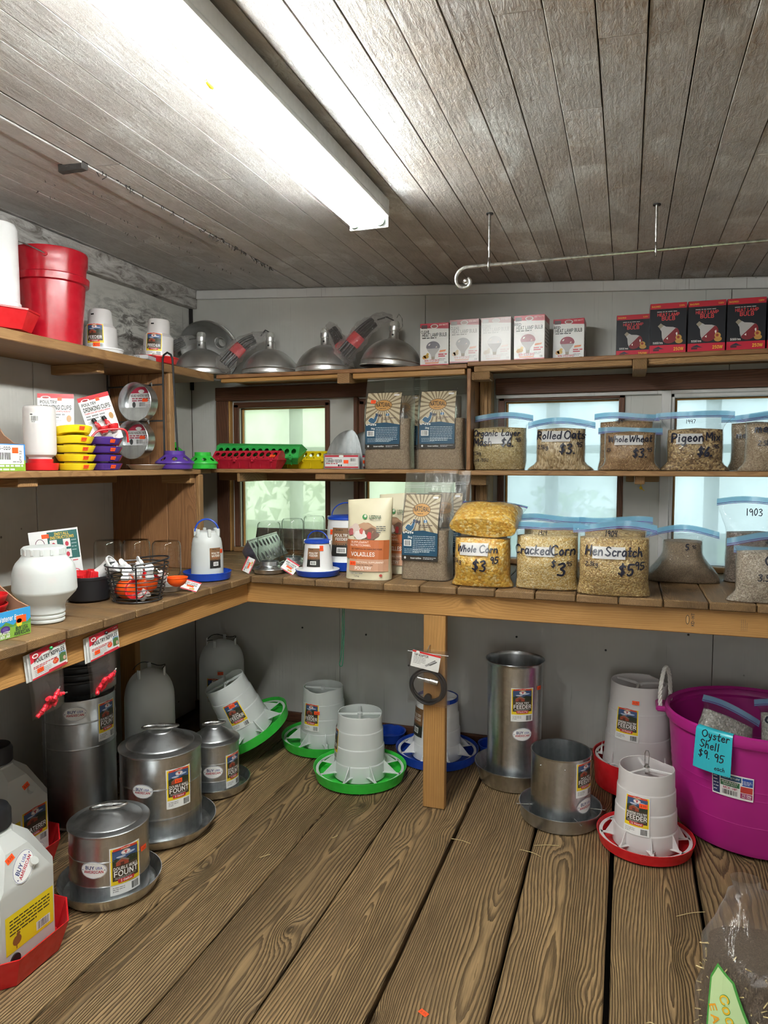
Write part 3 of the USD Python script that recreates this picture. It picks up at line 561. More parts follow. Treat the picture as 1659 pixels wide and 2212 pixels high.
sl.part('wire', tube(cp, .0022, 6), plain('tan_wire', (.45, .36, .2), .5)); sl.part('wire_nut', move(lathe([(0, 0), (.006, 0), (.0075, .008), (.004, .026), (0, .027)], 12), (0, 0, 0)).apply_transform(rotm(PI / 2, (1, 0, 0))).apply_translation((-.011, -.92, H0 - .035)), plain('yellow_plastic', (.8, .55, .02), .35))

# ---------------------------------------------------------------- hanging rail under the ceiling
hr = Thing('hanging_rail', 'slim brushed metal rail with a scrolled end hanging below the ceiling', 'rail', (1.70, -.95, 2.052))
pts = [(2.5, 0, 0), (.06, 0, 0)]; c0 = (.035, 0, -.045)
sc = [(.035 + r * math.cos(t), 0, -.045 + r * math.sin(t)) for t, r in [(PI / 2 + k * .16, .045 - .00105 * k) for k in range(36)]]
hr.part('rod', tube(pts + sc, .006, 10), 'plain_steel'); hr.part('finial', move(trimesh.creation.icosphere(2, .011), (.035, 0, -.048)), 'plain_steel')
for x, lab in ((1.815, 'metal hook holding the scrolled end of the hanging rail'), (2.345, 'metal hook holding the hanging rail at the right')):
    zt = zc(x, -.95); hk = Thing('rail_hook', lab, 'hook', (x, -.95, zt - .001))
    hk.part('shank', tube([(0, 0, 0), (0, 0, -(zt - 2.052) + .05)], .0045, 8), 'plain_steel'); L = -(zt - 2.052)
    hk.part('hook_eye', tube([(0, 0, L + .055)] + [(0, .012 * math.cos(t), L - .002 + .016 * math.sin(t) * (1.7 if math.sin(t) > 0 else 1)) for t in np.linspace(PI * .5, PI * 2.45, 22)], .0036, 8), 'plain_steel')
    hk.part('base_plate', move(trimesh.creation.cylinder(.012, .004, sections=14), (0, 0, -.001)), 'screw')
# ---------------------------------------------------------------- workbench and shelves
ZB = .9035
wk = Thing('workbench', 'L-shaped timber workbench with plank top along the left and back walls', 'workbench')
ed = [.772 + .1485 * k for k in range(23)]
for a, b in zip(ed, ed[1:]):
    wk.board('plank', (a + .0015, -.742 - rng.uniform(0, .008), .8735), (b - .0015, -.003, ZB - rng.uniform(0, .002)), 'bench_top_wood', .004)
ed = [-.605 - .1485 * k for k in range(19)]
for b, a in zip(ed, ed[1:]):
    wk.board('plank', (.003, a + .0015, .8735), (.768 + rng.uniform(-.004, .006) if b > -.7 else .765 + rng.uniform(0, .01), b - .0015, ZB - rng.uniform(0, .002)), 'bench_top_wood', .004)
for a, b in zip([-.003 - .1500 * k for k in range(4)], [-.003 - .1500 * k for k in range(1, 5)]): wk.board('plank', (.003, b + .0015, .8735), (.769, a - .0015, ZB), 'bench_top_wood', .004)
wk.board('rail', (.703, -.718, .7836), (XR, -.680, .8726), 'pine', .003); wk.board('rail', (.703, -3.3, .7836), (.741, -.7185, .8726), 'pine', .003)
wk.board('leg', (1.5251, -.716, 0), (1.6141, -.679, .783), 'pine', .003); wk.board('leg', (3.4, -.716, 0), (3.489, -.679, .783), 'pine', .003)
wk.board('leg', (.03, -.672, 0), (.118, -.634, .783), 'pine', .003); wk.board('leg', (.655, -3.2, 0), (.7, -3.1, .783), 'pine', .003)
wk.board('rail', (.703, -.05, .80), (XR, -.013, .872), 'pine', .003)
pr = Print()
for (x, t, h) in ((2.505, 'S-P-F', .018), (2.505, 'KD-HT', .012)): pass
pr.text('KD-HT', 0, 0, .010, (.05, .04, .03), 1); pr.ell(0, .022, .017, .006, (.05, .04, .03), 1); pr.ell(0, .022, .0145, .0042, (.5, .28, .1), 2)
stick(wk, pr, lambda a, b, d: np.stack([2.51 - b, -.718 - d, .832 + a], 1), 'grade_stamp'); stick(wk, (lambda p: (p.lines(-.02, .01, .02, 4, .006, .0015, (.2, .12, .06), 1, 3), p)[1])(Print()), lambda a, b, d: np.stack([2.67 - b, -.718 - d, .825 + a], 1), 'grade_stamp')

s1 = Thing('wall_shelf', 'long plank shelf high on the left wall carrying the red bucket', 'shelf'); s1.board('board', (.0005, -3.3, 1.784), (.33, -.30, 1.821), 'shelf_wood')
for y in (-1.0, -1.9): s1.board('cleat', (.0005, y - .02, 1.745), (.24, y + .02, 1.7835), 'shelf_wood')
s2 = Thing('wall_shelf', 'plank shelf at eye level on the left wall with yellow and purple trays', 'shelf'); s2.board('board', (.0005, -3.3, 1.330), (.474, -.649, 1.352), 'shelf_wood'); s2.board('board', (.0005, -.648, 1.330), (.34, -.355, 1.352), 'shelf_wood')
s2.board('cleat', (.01, -1.64, 1.300), (.45, -1.56, 1.3295), 'shelf_wood'); s2.board('cleat', (.0005, -3.2, 1.29), (.03, -.66, 1.3295), 'shelf_wood')
s3 = Thing('wall_shelf', 'plank shelf at eye level on the back wall with coloured feeders and feed bags', 'shelf'); s3.board('board', (.0005, -.350, 1.334), (1.577, -.040, 1.353), 'shelf_wood')
s3.board('cleat', (.89, -.34, 1.305), (1.04, -.038, 1.3335), 'shelf_wood'); s3.board('cleat', (.476, -.345, 1.29), (.49, -.05, 1.3335), 'shelf_wood'); s3.board('cleat', (.2, -.06, 1.29), (1.57, -.038, 1.3335), 'cedar')
s4 = Thing('wall_shelf', 'plank shelf at eye level on the back wall holding the zip bags of grain', 'shelf'); s4.board('board', (1.579, -.350, 1.329), (XR - .002, -.040, 1.350), 'shelf_wood')
s4.board('cleat', (2.27, -.06, 1.30), (2.41, -.038, 1.3285), 'shelf_wood'); s4.board('bracket', (2.305, -.30, 1.295), (2.345, -.061, 1.3285), 'shelf_wood')
s4.part('wire_clip', cat(move(trimesh.creation.icosphere(2, .007), (2.335, -.012, 1.272)), tube([(2.335, -.006, 1.29), (2.335, -.012, 1.272), (2.35, -.01, 1.26)], .002, 5)), 'yellow_plastic')
s5 = Thing('wall_shelf', 'plank shelf high on the back wall carrying metal heat lamps', 'shelf'); s5.board('board', (.34, -.300, 1.797), (1.60, -.002, 1.816), 'cedar'); s5.board('rail', (.36, -.290, 1.778), (1.02, -.255, 1.7965), 'pine'); s5.board('rail', (1.06, -.290, 1.772), (1.59, -.255, 1.7965), 'pine')
s5.part('gusset', prism(Polygon([(0, 0), (.26, 0), (.26, -.012), (.03, -.045), (0, -.045)]), .06).apply_transform(rotm(PI / 2, (1, 0, 0))).apply_transform(rotm(PI / 2, (0, 0, 1))).apply_translation((.99, -.305, 1.7965)), 'shelf_wood', False)
s6 = Thing('wall_shelf', 'plank shelf high on the back wall carrying boxed heat lamp bulbs', 'shelf'); s6.board('board', (1.602, -.300, 1.805), (XR - .002, -.002, 1.824), 'cedar'); s6.board('rail', (1.63, -.292, 1.781), (2.285, -.257, 1.8045), 'rough_lumber'); s6.board('rail', (2.345, -.292, 1.781), (XR, -.257, 1.8045), 'rough_lumber')
s6.board('bracket', (2.287, -.31, 1.762), (2.343, -.037, 1.8035), 'rough_lumber')
u1 = Thing('shelf_upright', 'upright of stained boards between the two left shelves', 'upright')
for k, (a, b) in enumerate(((.0005, .105), (.107, .212), (.214, .308))): u1.board('board', (a, -.662, 1.3525), (b, -.642, 1.7835), 'cedar')
u1.board('stile', (.309, -.665, 1.3525), (.328, -.63, 1.7835), 'shelf_wood')
u2 = Thing('shelf_upright', 'upright of dark stained boards between left shelf and bench', 'upright')
for k, (a, b) in enumerate(((.0005, .15), (.152, .302), (.304, .452))): u2.board('board', (a, -.662, ZB + .0005), (b, -.642, 1.3295), 'cedar')
u2.board('stile', (.453, -.664, ZB + .0005), (.473, -.63, 1.3295), 'shelf_wood'); u2.board('cleat', (.30, -.70, 1.29), (.452, -.663, 1.3295), 'shelf_wood')
u3 = Thing('shelf_upright', 'rough upright post of several boards in the middle of the back wall', 'upright')
u3.board('board', (1.600, -.295, ZB + .0005), (1.618, -.04, 1.3285), 'cedar'); u3.board('board', (1.600, -.295, 1.3505), (1.618, -.04, 1.7965), 'cedar')
for a, b in ((1.622, 1.640), (1.641, 1.658), (1.659, 1.676)): u3.board('board', (a, -.115, 1.3505), (b, -.04, 1.7805), 'rough_lumber'); u3.board('board', (a, -.20, ZB + .0005), (b, -.04, 1.3285), 'rough_lumber')
u3.board('block', (1.619, -.295, 1.285), (1.69, -.205, 1.3285), 'rough_lumber'); u3.board('block', (1.619, -.29, 1.745), (1.70, -.205, 1.7805), 'rough_lumber')
# ---------------------------------------------------------------- shared materials for the goods
galv('galvanised', (.62, .64, .65), .27, .12); galv('galvanised_dull', (.52, .54, .55), .34, .18); galv('aluminium', (.74, .74, .73), .36, .05)
milky('white_poly', (.80, .83, .81), .32, .38); milky('white_poly_warm', (.84, .81, .80), .32, .35); milky('frosted_jar', (.80, .82, .79), .4, .32)
def gloss(name, col, rough=.32, var=.05): return plain(name, col, rough, 0, bump=.06, bscale=30, var=var)
gloss('green_plastic', (.035, .52, .05)); gloss('red_plastic', (.60, .015, .02)); gloss('blue_plastic', (.012, .06, .42)); gloss('black_rubber', (.012, .012, .014), .45); gloss('bucket_red', (.44, .008, .02), .25)
gloss('magenta_plastic', (.37, .014, .19), .42); gloss('yellow_tray', (.86, .68, .02), .35); gloss('purple_plastic', (.075, .03, .24), .35); gloss('orange_plastic', (.9, .10, .01), .3); gloss('white_plastic', (.80, .80, .80), .3)
plain('cardboard', (.30, .17, .10), .8, bump=.2); plain('rope_white', (.70, .68, .64), .8); plain('bolt_dark', (.02, .02, .02), .5); plain('paper_white', (.78, .78, .77), .55)
def film(name, tint=(1, 1, 1), haze=.06, rough=.12, wr=.6, scale=22, gl0=.025):
    """Thin clear plastic: see-through, crinkled, bright glints."""
    g = G(); p = g.obj(); w = g.noise(g.mapv(p, (1, 1, .7)), scale, 4, .6, 1.6); b = g.bump(w, wr, .01)
    tr = g.n('transparent_bsdf', 'BSDF', color=tint); gl = g.n('glossy_bsdf', 'BSDF', color=(.95, .95, .95), roughness=rough, normal=b); df = g.n('translucent_bsdf', 'BSDF', color=(.8, .8, .82), normal=b)
    fr = g.m('add', g.m('multiply', g.m('power', g.n('layer_weight', 'facing', blend=.5, normal=b), 3.5), .55), gl0)
    a = g.n('mix_closure', 'closure', fac=haze, closure1=tr, closure2=df)
    MATS[name] = g.make(name, g.n('mix_closure', 'closure', fac=fr, closure1=a, closure2=gl))
film('clear_film'); film('bag_film', haze=.06, wr=.7, scale=26); film('stiff_bag_film', haze=.20, wr=.55, scale=14, rough=.15); film('bubble_film', haze=.12, wr=1.0, scale=120, rough=.08, gl0=.16)
def price(t, fn, under=None, txt='8.95', w=.028, h=.016): return stick(t, price_tag(w, h, txt), fn, 'price_sticker', under, label='orange price sticker')

# ---------------------------------------------------------------- galvanised double-wall founts
def ring_lid(R, z0, z1): return [(R + .004, z0 - .006), (R + .005, z0), (R + .001, z0 + .003), (R * .84, z0 + (z1 - z0) * .16), (R * .81, z0 + (z1 - z0) * .26), (R * .60, z0 + (z1 - z0) * .50), (R * .57, z0 + (z1 - z0) * .60), (R * .34, z0 + (z1 - z0) * .86), (R * .30, z0 + (z1 - z0) * .97), (R * .2, z1), (0, z1 + .001)]
def fount(label, loc, rp, rb, zl, zt, gal, la, lz, lw, lh, ba, bz, bw, tag=None, rz=0, emboss=None, handle_ang=.6):
    t = Thing('double_wall_fount', label, 'waterer', loc)
    t.part('pan', lathe(shell([(0, .002), (rp * .84, .002), (rp * .9, .006), (rp * .985, .036), (rp, .040), (rp, .044)], .0022), 64), 'galvanised')
    prof = [(rb, .006), (rb, zl * .28), (rb + .0022, zl * .3), (rb, zl * .32), (rb, zl * .62), (rb + .0022, zl * .64), (rb, zl * .66), (rb, zl - .004)]
    t.part('cylinder', lathe(prof, 64), 'galvanised'); t.part('lid', lathe(ring_lid(rb, zl, zt - .022), 64), 'galvanised_dull')
    h = rb * .34; hp = np.array([(h * math.cos(a) * 1.0 + (h * .35 if math.cos(a) > 0 else -h * .35), h * .36 * math.sin(a), .012 + .004 * math.cos(a)) for a in np.linspace(0, 2 * PI, 30, endpoint=False)])
    hd = cat(tube(hp, .0042, 8, closed=True), tube([(-h * .25, h * .36, .012), (h * .25, h * .36, .012)], .0062, 8)); hd = turn(hd, handle_ang, (0, 0, 1)); t.part('bail', move(hd, (0, 0, zt - .024)), 'plain_steel')
    A = math.radians
    stick(t, barn_label(lw, lh, ['DOUBLE WALL', 'FOUNT'], gal), on_cone(rb + .0012, 0, rb + .0012, zl, lz, A(la)))
    stick(t, buy_label(bw / 2), on_cone(rb + .0012, 0, rb + .0012, zl, bz, A(ba)), 'oval_sticker', label='oval white sticker')
    if tag: price(t, on_cone(rb + .0028, 0, rb + .0028, zl, tag[1], A(tag[0])))
    if emboss:
        p = Print(); p.text('LITTLE GIANT', 0, 0, .013, (.7, .7, .7), 1); p.lines(-.03, -.01, .03, 1, .01, .004, (.7, .7, .7), 1)
        m, c = p.lay(on_cone(rb + .0006, 0, rb + .0006, zl, emboss[1], A(emboss[0]))); t.part('embossed_lettering', m, 'galvanised_dull', False)
    return t
f2 = fount('small galvanised fount nearest the front, its label reading 2 Gallon', (.708, -1.571, 0), .161, .122, .228, .282, '2 Gallon', -27.6, .112, .098, .152, -72.8, .125, .082, (5, .148), emboss=(-26, .197), handle_ang=.5)
f5 = fount('large galvanised fount whose label reads 5 Gallon, behind the smallest fount', (.632, -1.192, 0), .20, .147, .325, .402, '5 Gallon', -29, .206, .094, .145, -80, .206, .078, (-30, .232), emboss=(-18, .288), handle_ang=.35)
f3 = fount('galvanised fount with domed lid between the large fount and the tilted green feeder', (.636, -.831, 0), .150, .103, .214, .290, '3 Gallon', -9, .098, .082, .140, -61, .108, .082, handle_ang=.4)
t = Thing('double_wall_fount', 'tall dark galvanised fount by the left wall with black tubs stacked on top', 'waterer', (.268, -1.205, 0))
t.part('cylinder', lathe([(.139, .0), (.139, .004), (.133, .008), (.133, .30), (.1352, .305), (.133, .31), (.133, .40), (.1352, .405), (.133, .41), (.133, .488), (.135, .492), (.131, .492), (.131, .47), (0, .47)], 64), 'galvanised_dull')
t.part('seam', move(turn(bx(-.003, .003, -.002, .002, 0, .49), -PI * .1, (0, 0, 1)), (.133 * math.cos(-1.95), .133 * math.sin(-1.95), 0)), 'galvanised_dull', False)
stick(t, barn_label(.088, .148, ['DOUBLE WALL', 'FOUNT'], '8 Gallon'), on_cone(.1342, 0, .1342, .5, .395, 0.0)); stick(t, buy_label(.042), on_cone(.1342, 0, .1342, .5, .445, math.radians(-54)), 'oval_sticker', label='oval white sticker')
for k in range(4):
    r = Thing('rubber_tub', ('lowest black rubber tub of the stack on the tall fount', 'black rubber tub second from the bottom of the stack on the tall fount', 'black rubber tub second from the top of the stack on the tall fount', 'topmost black rubber tub of the stack on the tall fount')[k], 'tub', (.262 + .003 * k, -1.20, .4925 + .030 * k), group='black tubs stacked on the tall fount')
    r.part('tub', lathe(shell([(0, .001), (.085, .001), (.094, .004), (.108, .052), (.114, .056), (.114, .062)], .003), 48), 'black_rubber')

# ---------------------------------------------------------------- hanging plastic feeders (hopper in a tray)
def hopper_prof(rb, rt, z0, z1, n=4):
    P = []
    for k in range(n):
        a, b = k / n, (k + 1) / n; ra, rb_ = rb + (rt - rb) * a, rb + (rt - rb) * b
        P += [(ra, z0 + (z1 - z0) * a + .002), (rb_ + .0035, z0 + (z1 - z0) * b - .004), (rb_ + .0015, z0 + (z1 - z0) * b)]
    return P
def feeder(name, label, loc, rp, hp, rb, rt, zt, tray, body, arms=4, arm_a=.3, notch=1.2, mat4=None, spokes=8, rz=0, bands=4, hanger=False, zf=None):
    t = Thing(name, label, 'feeder', loc, rz, mat4=mat4); zf = zf or hp * .72
    t.part('tray', lathe(shell([(0, .002), (rp * .90, .002), (rp * .94, .006), (rp * .99, hp - .006), (rp, hp - .002), (rp, hp)], .003), 72), tray)
    prof = hopper_prof(rb, rt, .012, zt, bands)
    hm = lathe(shell(prof, .0022), 64)
    v = hm.vertices; a = np.arctan2(v[:, 1], v[:, 0]); d = np.abs((a - notch + PI) % (2 * PI) - PI); up = v[:, 2] > zt - .03     # scalloped hand-hold in the rim
    v[up, 2] -= .011 * np.clip(1 - d[up] / .55, 0, 1) ** .5; hm.vertices = v; t.part('hopper', hm, body)
    am = []
    for k in range(arms):
        th = arm_a + k * 2 * PI / arms; am.append(turn(bx(0, rt - .001, -.005, .005, zt - .018, zt - .007), th, (0, 0, 1)))
    am.append(move(trimesh.creation.cylinder(.012, .014, sections=16), (0, 0, zt - .013))); t.part('cross_bar', cat(*am), body, False)
    ri = rp * .945; ring = lathe([(ri - .012, zf), (ri, zf), (ri, zf + .003), (ri - .012, zf + .003), (ri - .012, zf)], 64); t.part('grill_ring', ring, body)
    for k in range(spokes):
        th = (k + .5) * 2 * PI / spokes + arm_a; pl = Polygon([(rb - .004, -.017), (rb + .012, -.010), (ri - .010, -.004), (ri - .006, -.016), (ri - .006, .016), (ri - .010, .004), (rb + .012, .010), (rb - .004, .017)]); m = prism(pl, .003, zf)
        fin = turn(prism(Polygon([(rb - .004, 0), (ri - .02, 0), (rb - .002, .05)]), .003), PI / 2, (1, 0, 0)); m = cat(m, move(fin, (0, .0015, zf + .002))); t.part('grill_spoke', turn(m, th, (0, 0, 1)), body, False)
    if hanger:
        hk = cat(tube([(0, 0, zt - .03), (0, 0, zt + .006)], .006, 10), tube([(-.006, 0, zt), (-.007, 0, zt + .045), (-.004, 0, zt + .056), (.004, 0, zt + .056), (.007, 0, zt + .045), (.006, 0, zt)], .0016, 6), move(lathe([(.010, 0), (.010, .004), (0, .004)], 12), (0, 0, zt - .006))); t.part('hanger', hk, 'plain_steel')
    t.rb, t.rt, t.zt = rb, rt, zt; return t
def put(t, pr, ang, z, name='label', **k): return stick(t, pr, on_cone(t.rb + .005, .012, t.rt + .005, t.zt, z, math.radians(ang)), name, **k)
def ptag(t, ang, z, **k): return price(t, on_cone(t.rb + .0075, .012, t.rt + .0075, t.zt, z, math.radians(ang)), **k)
fg = feeder('duck_feeder', 'milky white feeder upright in a bright green tray, nearest the post', (1.185, -.529, 0), .206, .052, .115, .094, .292, 'green_plastic', 'white_poly', arms=4, arm_a=.35, notch=-.2)
put(fg, barn_label(.085, .13, ['DUCK', 'FEEDER'], '11 Pound', seed=3), -152, .165)
fg2 = feeder('duck_feeder', 'milky white feeder in a green tray standing against the back wall', (.885, -.243, 0), .206, .052, .115, .094, .292, 'green_plastic', 'white_poly', arms=2, arm_a=.1, notch=-1.5)
put(fg2, barn_label(.085, .13, ['DUCK', 'FEEDER'], '11 Pound', seed=4), -100, .165); ptag(fg2, -83, .19)
X = trans(.600, -.440, .094) @ rotm(-math.radians(22), (0, 1, 0)) @ rotm(.27, (1, 0, 0))
fg3 = feeder('duck_feeder', 'milky white feeder in a green tray leaning over to the left', (0, 0, 0), .206, .052, .115, .094, .292, 'green_plastic', 'white_poly', arms=4, arm_a=.5, notch=2.2, mat4=X)
put(fg3, barn_label(.085, .13, ['DUCK', 'FEEDER'], '11 Pound', seed=5), -68, .15); ptag(fg3, -66, .20)
fr = feeder('poultry_feeder', 'milky feeder with 11 Pound label in a shallow red tray beside the pink tub', (2.366, -.73, 0), .169, .045, .113, .092, .292, 'red_plastic', 'white_poly_warm', arms=3, arm_a=-.25, notch=.9, hanger=True)
put(fr, barn_label(.088, .136, ['HANGING POULTRY', 'FEEDER'], '11 Pound', seed=6), -108, .150); ptag(fr, -96, .188)
fr2 = feeder('poultry_feeder', 'big milky feeder with 22 Pound label in a deep red tray by the wall', (2.345, -.222, 0), .185, .13, .148, .112, .455, 'red_plastic', 'white_poly_warm', arms=3, arm_a=.4, notch=.6, zf=.12)
put(fr2, barn_label(.098, .135, ['HANGING POULTRY', 'FEEDER'], '22 Pound', seed=7), -112, .30); ptag(fr2, -97, .395)
def brown_label(w, h, lines, seed=0):
    p = Print(w / 10); a, b = w / 2, h / 2; c = w / 5
    p.rect(-a, -b, a, b, (.02, .02, .018), 0, c); p.rect(-a, -b * .22, a, b, (.20, .10, .045), 1, c); p.lines(-a * .6, b * .82, a * .6, 1, .01, h * .03, (.04, .03, .02), 3, seed); y = b * .58
    for t_ in lines: p.text(t_, 0, y - h * .1, h * .095, (.82, .80, .74), 3, a * 1.5); y -= h * .135
    p.lines(-a * .6, y - .02 * h, a * .6, 1, .01, h * .02, (.5, .12, .06), 3, seed + 2); rng = random.Random(seed)
    for k in range(9): x = -a * .9 + k * a * .22; r = h * rng.uniform(.012, .022); p.ell(x, -b * .2 + r, r * 1.5, r, (.02, .018, .012), 3, 8)
    p.rect(-a * .45, -b * .78, a * .45, -b * .38, WHT, 3); p.bars(-a * .36, -b * .72, a * .36, -b * .44, l=4, seed=seed); return p
fb = feeder('poultry_feeder', 'white feeder with blue rim in a blue tray behind the wooden post', (1.455, -.215, 0), .195, .050, .117, .092, .290, 'blue_plastic', 'white_plastic', arms=2, arm_a=.2, notch=9)
fb.part('rim_band', lathe([(.094, .278), (.0985, .278), (.0975, .294), (.092, .294)], 48), 'blue_plastic'); put(fb, brown_label(.085, .13, ['POULTRY', 'FEEDER'], 2), -138, .185)
for x, y, lab in ((1.708, -.092, 'small blue tray flat on the floor by the wall, right of the post'), (1.18, -.095, 'small blue tray flat on the floor by the wall, behind the front green feeder')):
    t = Thing('feeder_tray', lab, 'tray', (x, y, 0)); t.part('tray', lathe(shell([(0, .002), (.066, .002), (.072, .006), (.078, .045), (.082, .047), (.082, .051)], .003), 48), 'blue_plastic')

# galvanised tube feeders
t = Thing('tube_feeder', 'tall galvanised tube feeder with flared rim standing in a round pan', 'feeder', (1.834, -.344, 0))
t.part('pan', lathe(shell([(0, .002), (.142, .002), (.146, .005), (.166, .074), (.170, .078), (.170, .082)], .0022), 72), 'galvanised')
t.part('tube', lathe([(.132, .03), (.124, .034), (.1195, .05), (.118, .07), (.1205, .09), (.117, .10), (.115, .16), (.1165, .30), (.1185, .44), (.120, .52), (.125, .533), (.1275, .536), (.1255, .539), (.119, .524), (.115, .40), (.113, .16), (.112, .09)], 64), 'galvanised')
t.part('bracket', bx(.10, .135, -.012, .012, .036, .085, .002), 'galvanised', False)
stick(t, barn_label(.096, .142, ['POULTRY', 'FEEDER'], '30 Pound & 17" Pan'), on_cone(.1175, .1, .1205, .5, .372, math.radians(-66))); stick(t, buy_label(.042), on_cone(.1175, .1, .1205, .5, .245, math.radians(-65)), 'oval_sticker', label='oval white sticker'); price(t, on_cone(.1185, .1, .1215, .5, .435, math.radians(-25)))
t = Thing('tube_feeder', 'short open galvanised tube feeder with wire pins through its pan', 'feeder', (2.056, -.622, 0))
t.part('pan', lathe(shell([(0, .002), (.146, .002), (.150, .005), (.1555, .052), (.158, .055), (.158, .058)], .0022), 72), 'galvanised_dull')
t.part('tube', lathe([(.118, .02), (.1135, .026), (.1135, .262), (.116, .266), (.116, .270), (.1115, .268), (.1115, .026)], 64), 'galvanised')
for a in (-2.9, -1.0, .1, 2.0): t.part('wire_pin', turn(tube([(.108, 0, .046), (.168, 0, .046), (.172, 0, .054)], .0017, 6), a, (0, 0, 1)), 'plain_steel')
for a in (-2.2, -1.35, -.5, .6, 1.5, 2.4): t.part('rivet', turn(move(trimesh.creation.icosphere(1, .0035), (.115, 0, .235)), a, (0, 0, 1)), 'plain_steel')
stick(t, barn_label(.092, .132, ['POULTRY', 'FEEDER'], '15 Pound & 13" Pan', seed=4), on_cone(.1150, 0, .1150, .3, .192, math.radians(-33))); stick(t, buy_label(.044), on_cone(.1150, 0, .1150, .3, .088, math.radians(-31)), 'oval_sticker', label='oval white sticker')

# milky dome waterers
def dome(label, loc, R, H, lugs, wire):
    t = Thing('dome_waterer', label, 'waterer', loc); k = R
    P = [(R, .006)] + [(R * (1 - .02 * s), .006 + (H * .72 - .006) * s) for s in (.5, 1)] + [(R * .98 * math.cos(a) ** .72, H * .72 + (H * .26) * math.sin(a)) for a in np.linspace(.12, PI / 2 - .22, 10)] + [(R * .22, H * .985), (0, H * .985)]
    t.part('jar', lathe(P, 56), 'white_poly')
    for a in lugs: t.part('lug', turn(bx(R * .60, R * .66, -.008, .008, H * .87, H * 1.01, .002), a, (0, 0, 1)), 'white_poly', False)
    t.part('wire_bail', tube([(R * .63 * math.cos(a), R * .63 * math.sin(a), H * (1.0 + .018 * math.sin(3 * a))) for a in np.linspace(0, wire, 20)], .0018, 6), 'screw'); return t
dome('plain milky dome waterer standing behind the large galvanised fount', (.328, -.85, 0), .107, .495, (.3, 2.2, -1.6), 3.6)
t = dome('milky dome waterer in the back corner with a dark DUCK WATERER label', (.289, -.20, 0), .117, .468, (.2, 1.9, 3.6, -1.5), 4.6)
stick(t, barn_label(.085, .13, ['DUCK', 'WATERER'], '3 Gallon', seed=8), on_cone(.1185, 0, .116, .34, .225, math.radians(-78))); price(t, on_cone(.1185, 0, .116, .34, .315, math.radians(-62)))

# square jug waterers on red octagonal trays
def octagon(a, b, c): return Polygon([(-a + c, -b), (a - c, -b), (a, -b + c), (a, b - c), (a - c, b), (-a + c, b), (-a, b - c), (-a, -b + c)])
def loft(polys, cap0=True, cap1=True):
    n = len(polys[0][0].exterior.coords) - 1; V = []
    for p, z in polys: V += [(x, y, z) for x, y in list(p.exterior.coords)[:n]]
    F = []
    for i in range(len(polys) - 1):
        for k in range(n): a, b = i * n + k, i * n + (k + 1) % n; F += [(a, b, b + n), (a, b + n, a + n)]
    L = (len(polys) - 1) * n
    if cap0: F += [(0, k + 1, k) for k in range(1, n - 1)]
    if cap1: F += [(L, L + k, L + k + 1) for k in range(1, n - 1)]
    return trimesh.Trimesh(np.array(V, float), F, process=False)
def jug(label, loc, yaw=0.0):
    t = Thing('jug_waterer', label, 'waterer', loc, yaw)
    o, i_ = lambda s, z: (octagon(.19 * s, .172 * s, .085 * s), z), lambda s, z: (octagon(.19 * s - .003, .172 * s - .003, .085 * s), z)
    t.part('tray', loft([o(.86, .0), o(1.0, .085), i_(1.0, .085), i_(.87, .004), (octagon(.001, .001, .0003), .0045)], True, False), 'red_plastic', 20)
    b = lambda s, c, z: (octagon(.135 * s, .125 * s, c), z)
    t.part('jug', loft([b(.93, .03, .02), b(1, .034, .04), b(1, .034, .235), b(.98, .045, .25), b(.74, .055, .325), b(.44, .03, .356), b(.42, .028, .362)]), 'frosted_jar', 25)
    t.part('neck', lathe([(.05, .355), (.05, .375), (.0, .375)], 32), 'frosted_jar'); t.part('cap', lathe([(.056, .366), (.059, .37), (.059, .410), (.052, .424), (.03, .428), (0, .428)], 32), 'black_rubber')
    t.part('vent_plug', move(turn(trimesh.creation.cylinder(.012, .016, sections=16), PI * .25, (0, 1, 0)), (.125, .03, .275)), 'frosted_jar'); t.part('side_plug', move(turn(trimesh.creation.cylinder(.016, .008, sections=18), PI / 2, (0, 1, 0)), (.135, -.05, .05)), 'black_rubber'); return t
def face_x(y, z, x, ang=0.0): ca, sa = math.cos(ang), math.sin(ang); return lambda a, b, d: np.stack([x + d, y + a * ca - b * sa, z + a * sa + b * ca], 1)
def face_my(x, z, y): return on_front(x, y, z)
def back_label(w, h, seed=0):
    p = Print(); p.rect(-w / 2, -h / 2, w / 2, h / 2, (.80, .62, .02), 0, w / 3); p.lines(-w * .42, h * .32, w * .42, 5, h * .09, h * .035, (.06, .05, .02), 2, seed); p.rect(w * .12, -h * .42, w * .42, -h * .18, WHT, 1); p.bars(w * .15, -h * .40, w * .39, -h * .2, l=2, seed=seed)
    p.ell(-w * .28, -h * .25, w * .09, h * .13, (.25, .10, .03), 2, 12); p.ell(-w * .25, -h * .1, w * .04, h * .05, (.25, .10, .03), 2, 8); p.rect(-w * .3, -h * .46, -w * .28, -h * .36, (.3, .12, .03), 2); return p
j = jug('white jug waterer with black cap on a red tray, nearest the camera at left', (.615, -1.945, 0), .0)
stick(j, back_label(.165, .105, 3), face_x(.004, .125, .1352)); sl_ = lambda a, b, d: np.stack([.118 - b * .62 + d * .7, .0 + a, .285 + b * .7 + d * .7], 1)
def slope_fn(y0, s0, ang=0.0):
    ca, sa = math.cos(ang), math.sin(ang); dx, dz = (.0999 - .1323), (.325 - .25); L = math.hypot(dx, dz); ux, uz = dx / L, dz / L
    def f(a, b, d): aa, bb = a * ca - b * sa, a * sa + b * ca; s = s0 + bb; return np.stack([.1323 + ux * s + uz * (d + .0006), y0 + aa, .25 + uz * s - ux * (d + .0006)], 1)
    return f
stick(j, buy_label(.046), slope_fn(.0, .030, .7), 'oval_sticker', label='oval white sticker'); price(j, slope_fn(-.03, .066, .3))
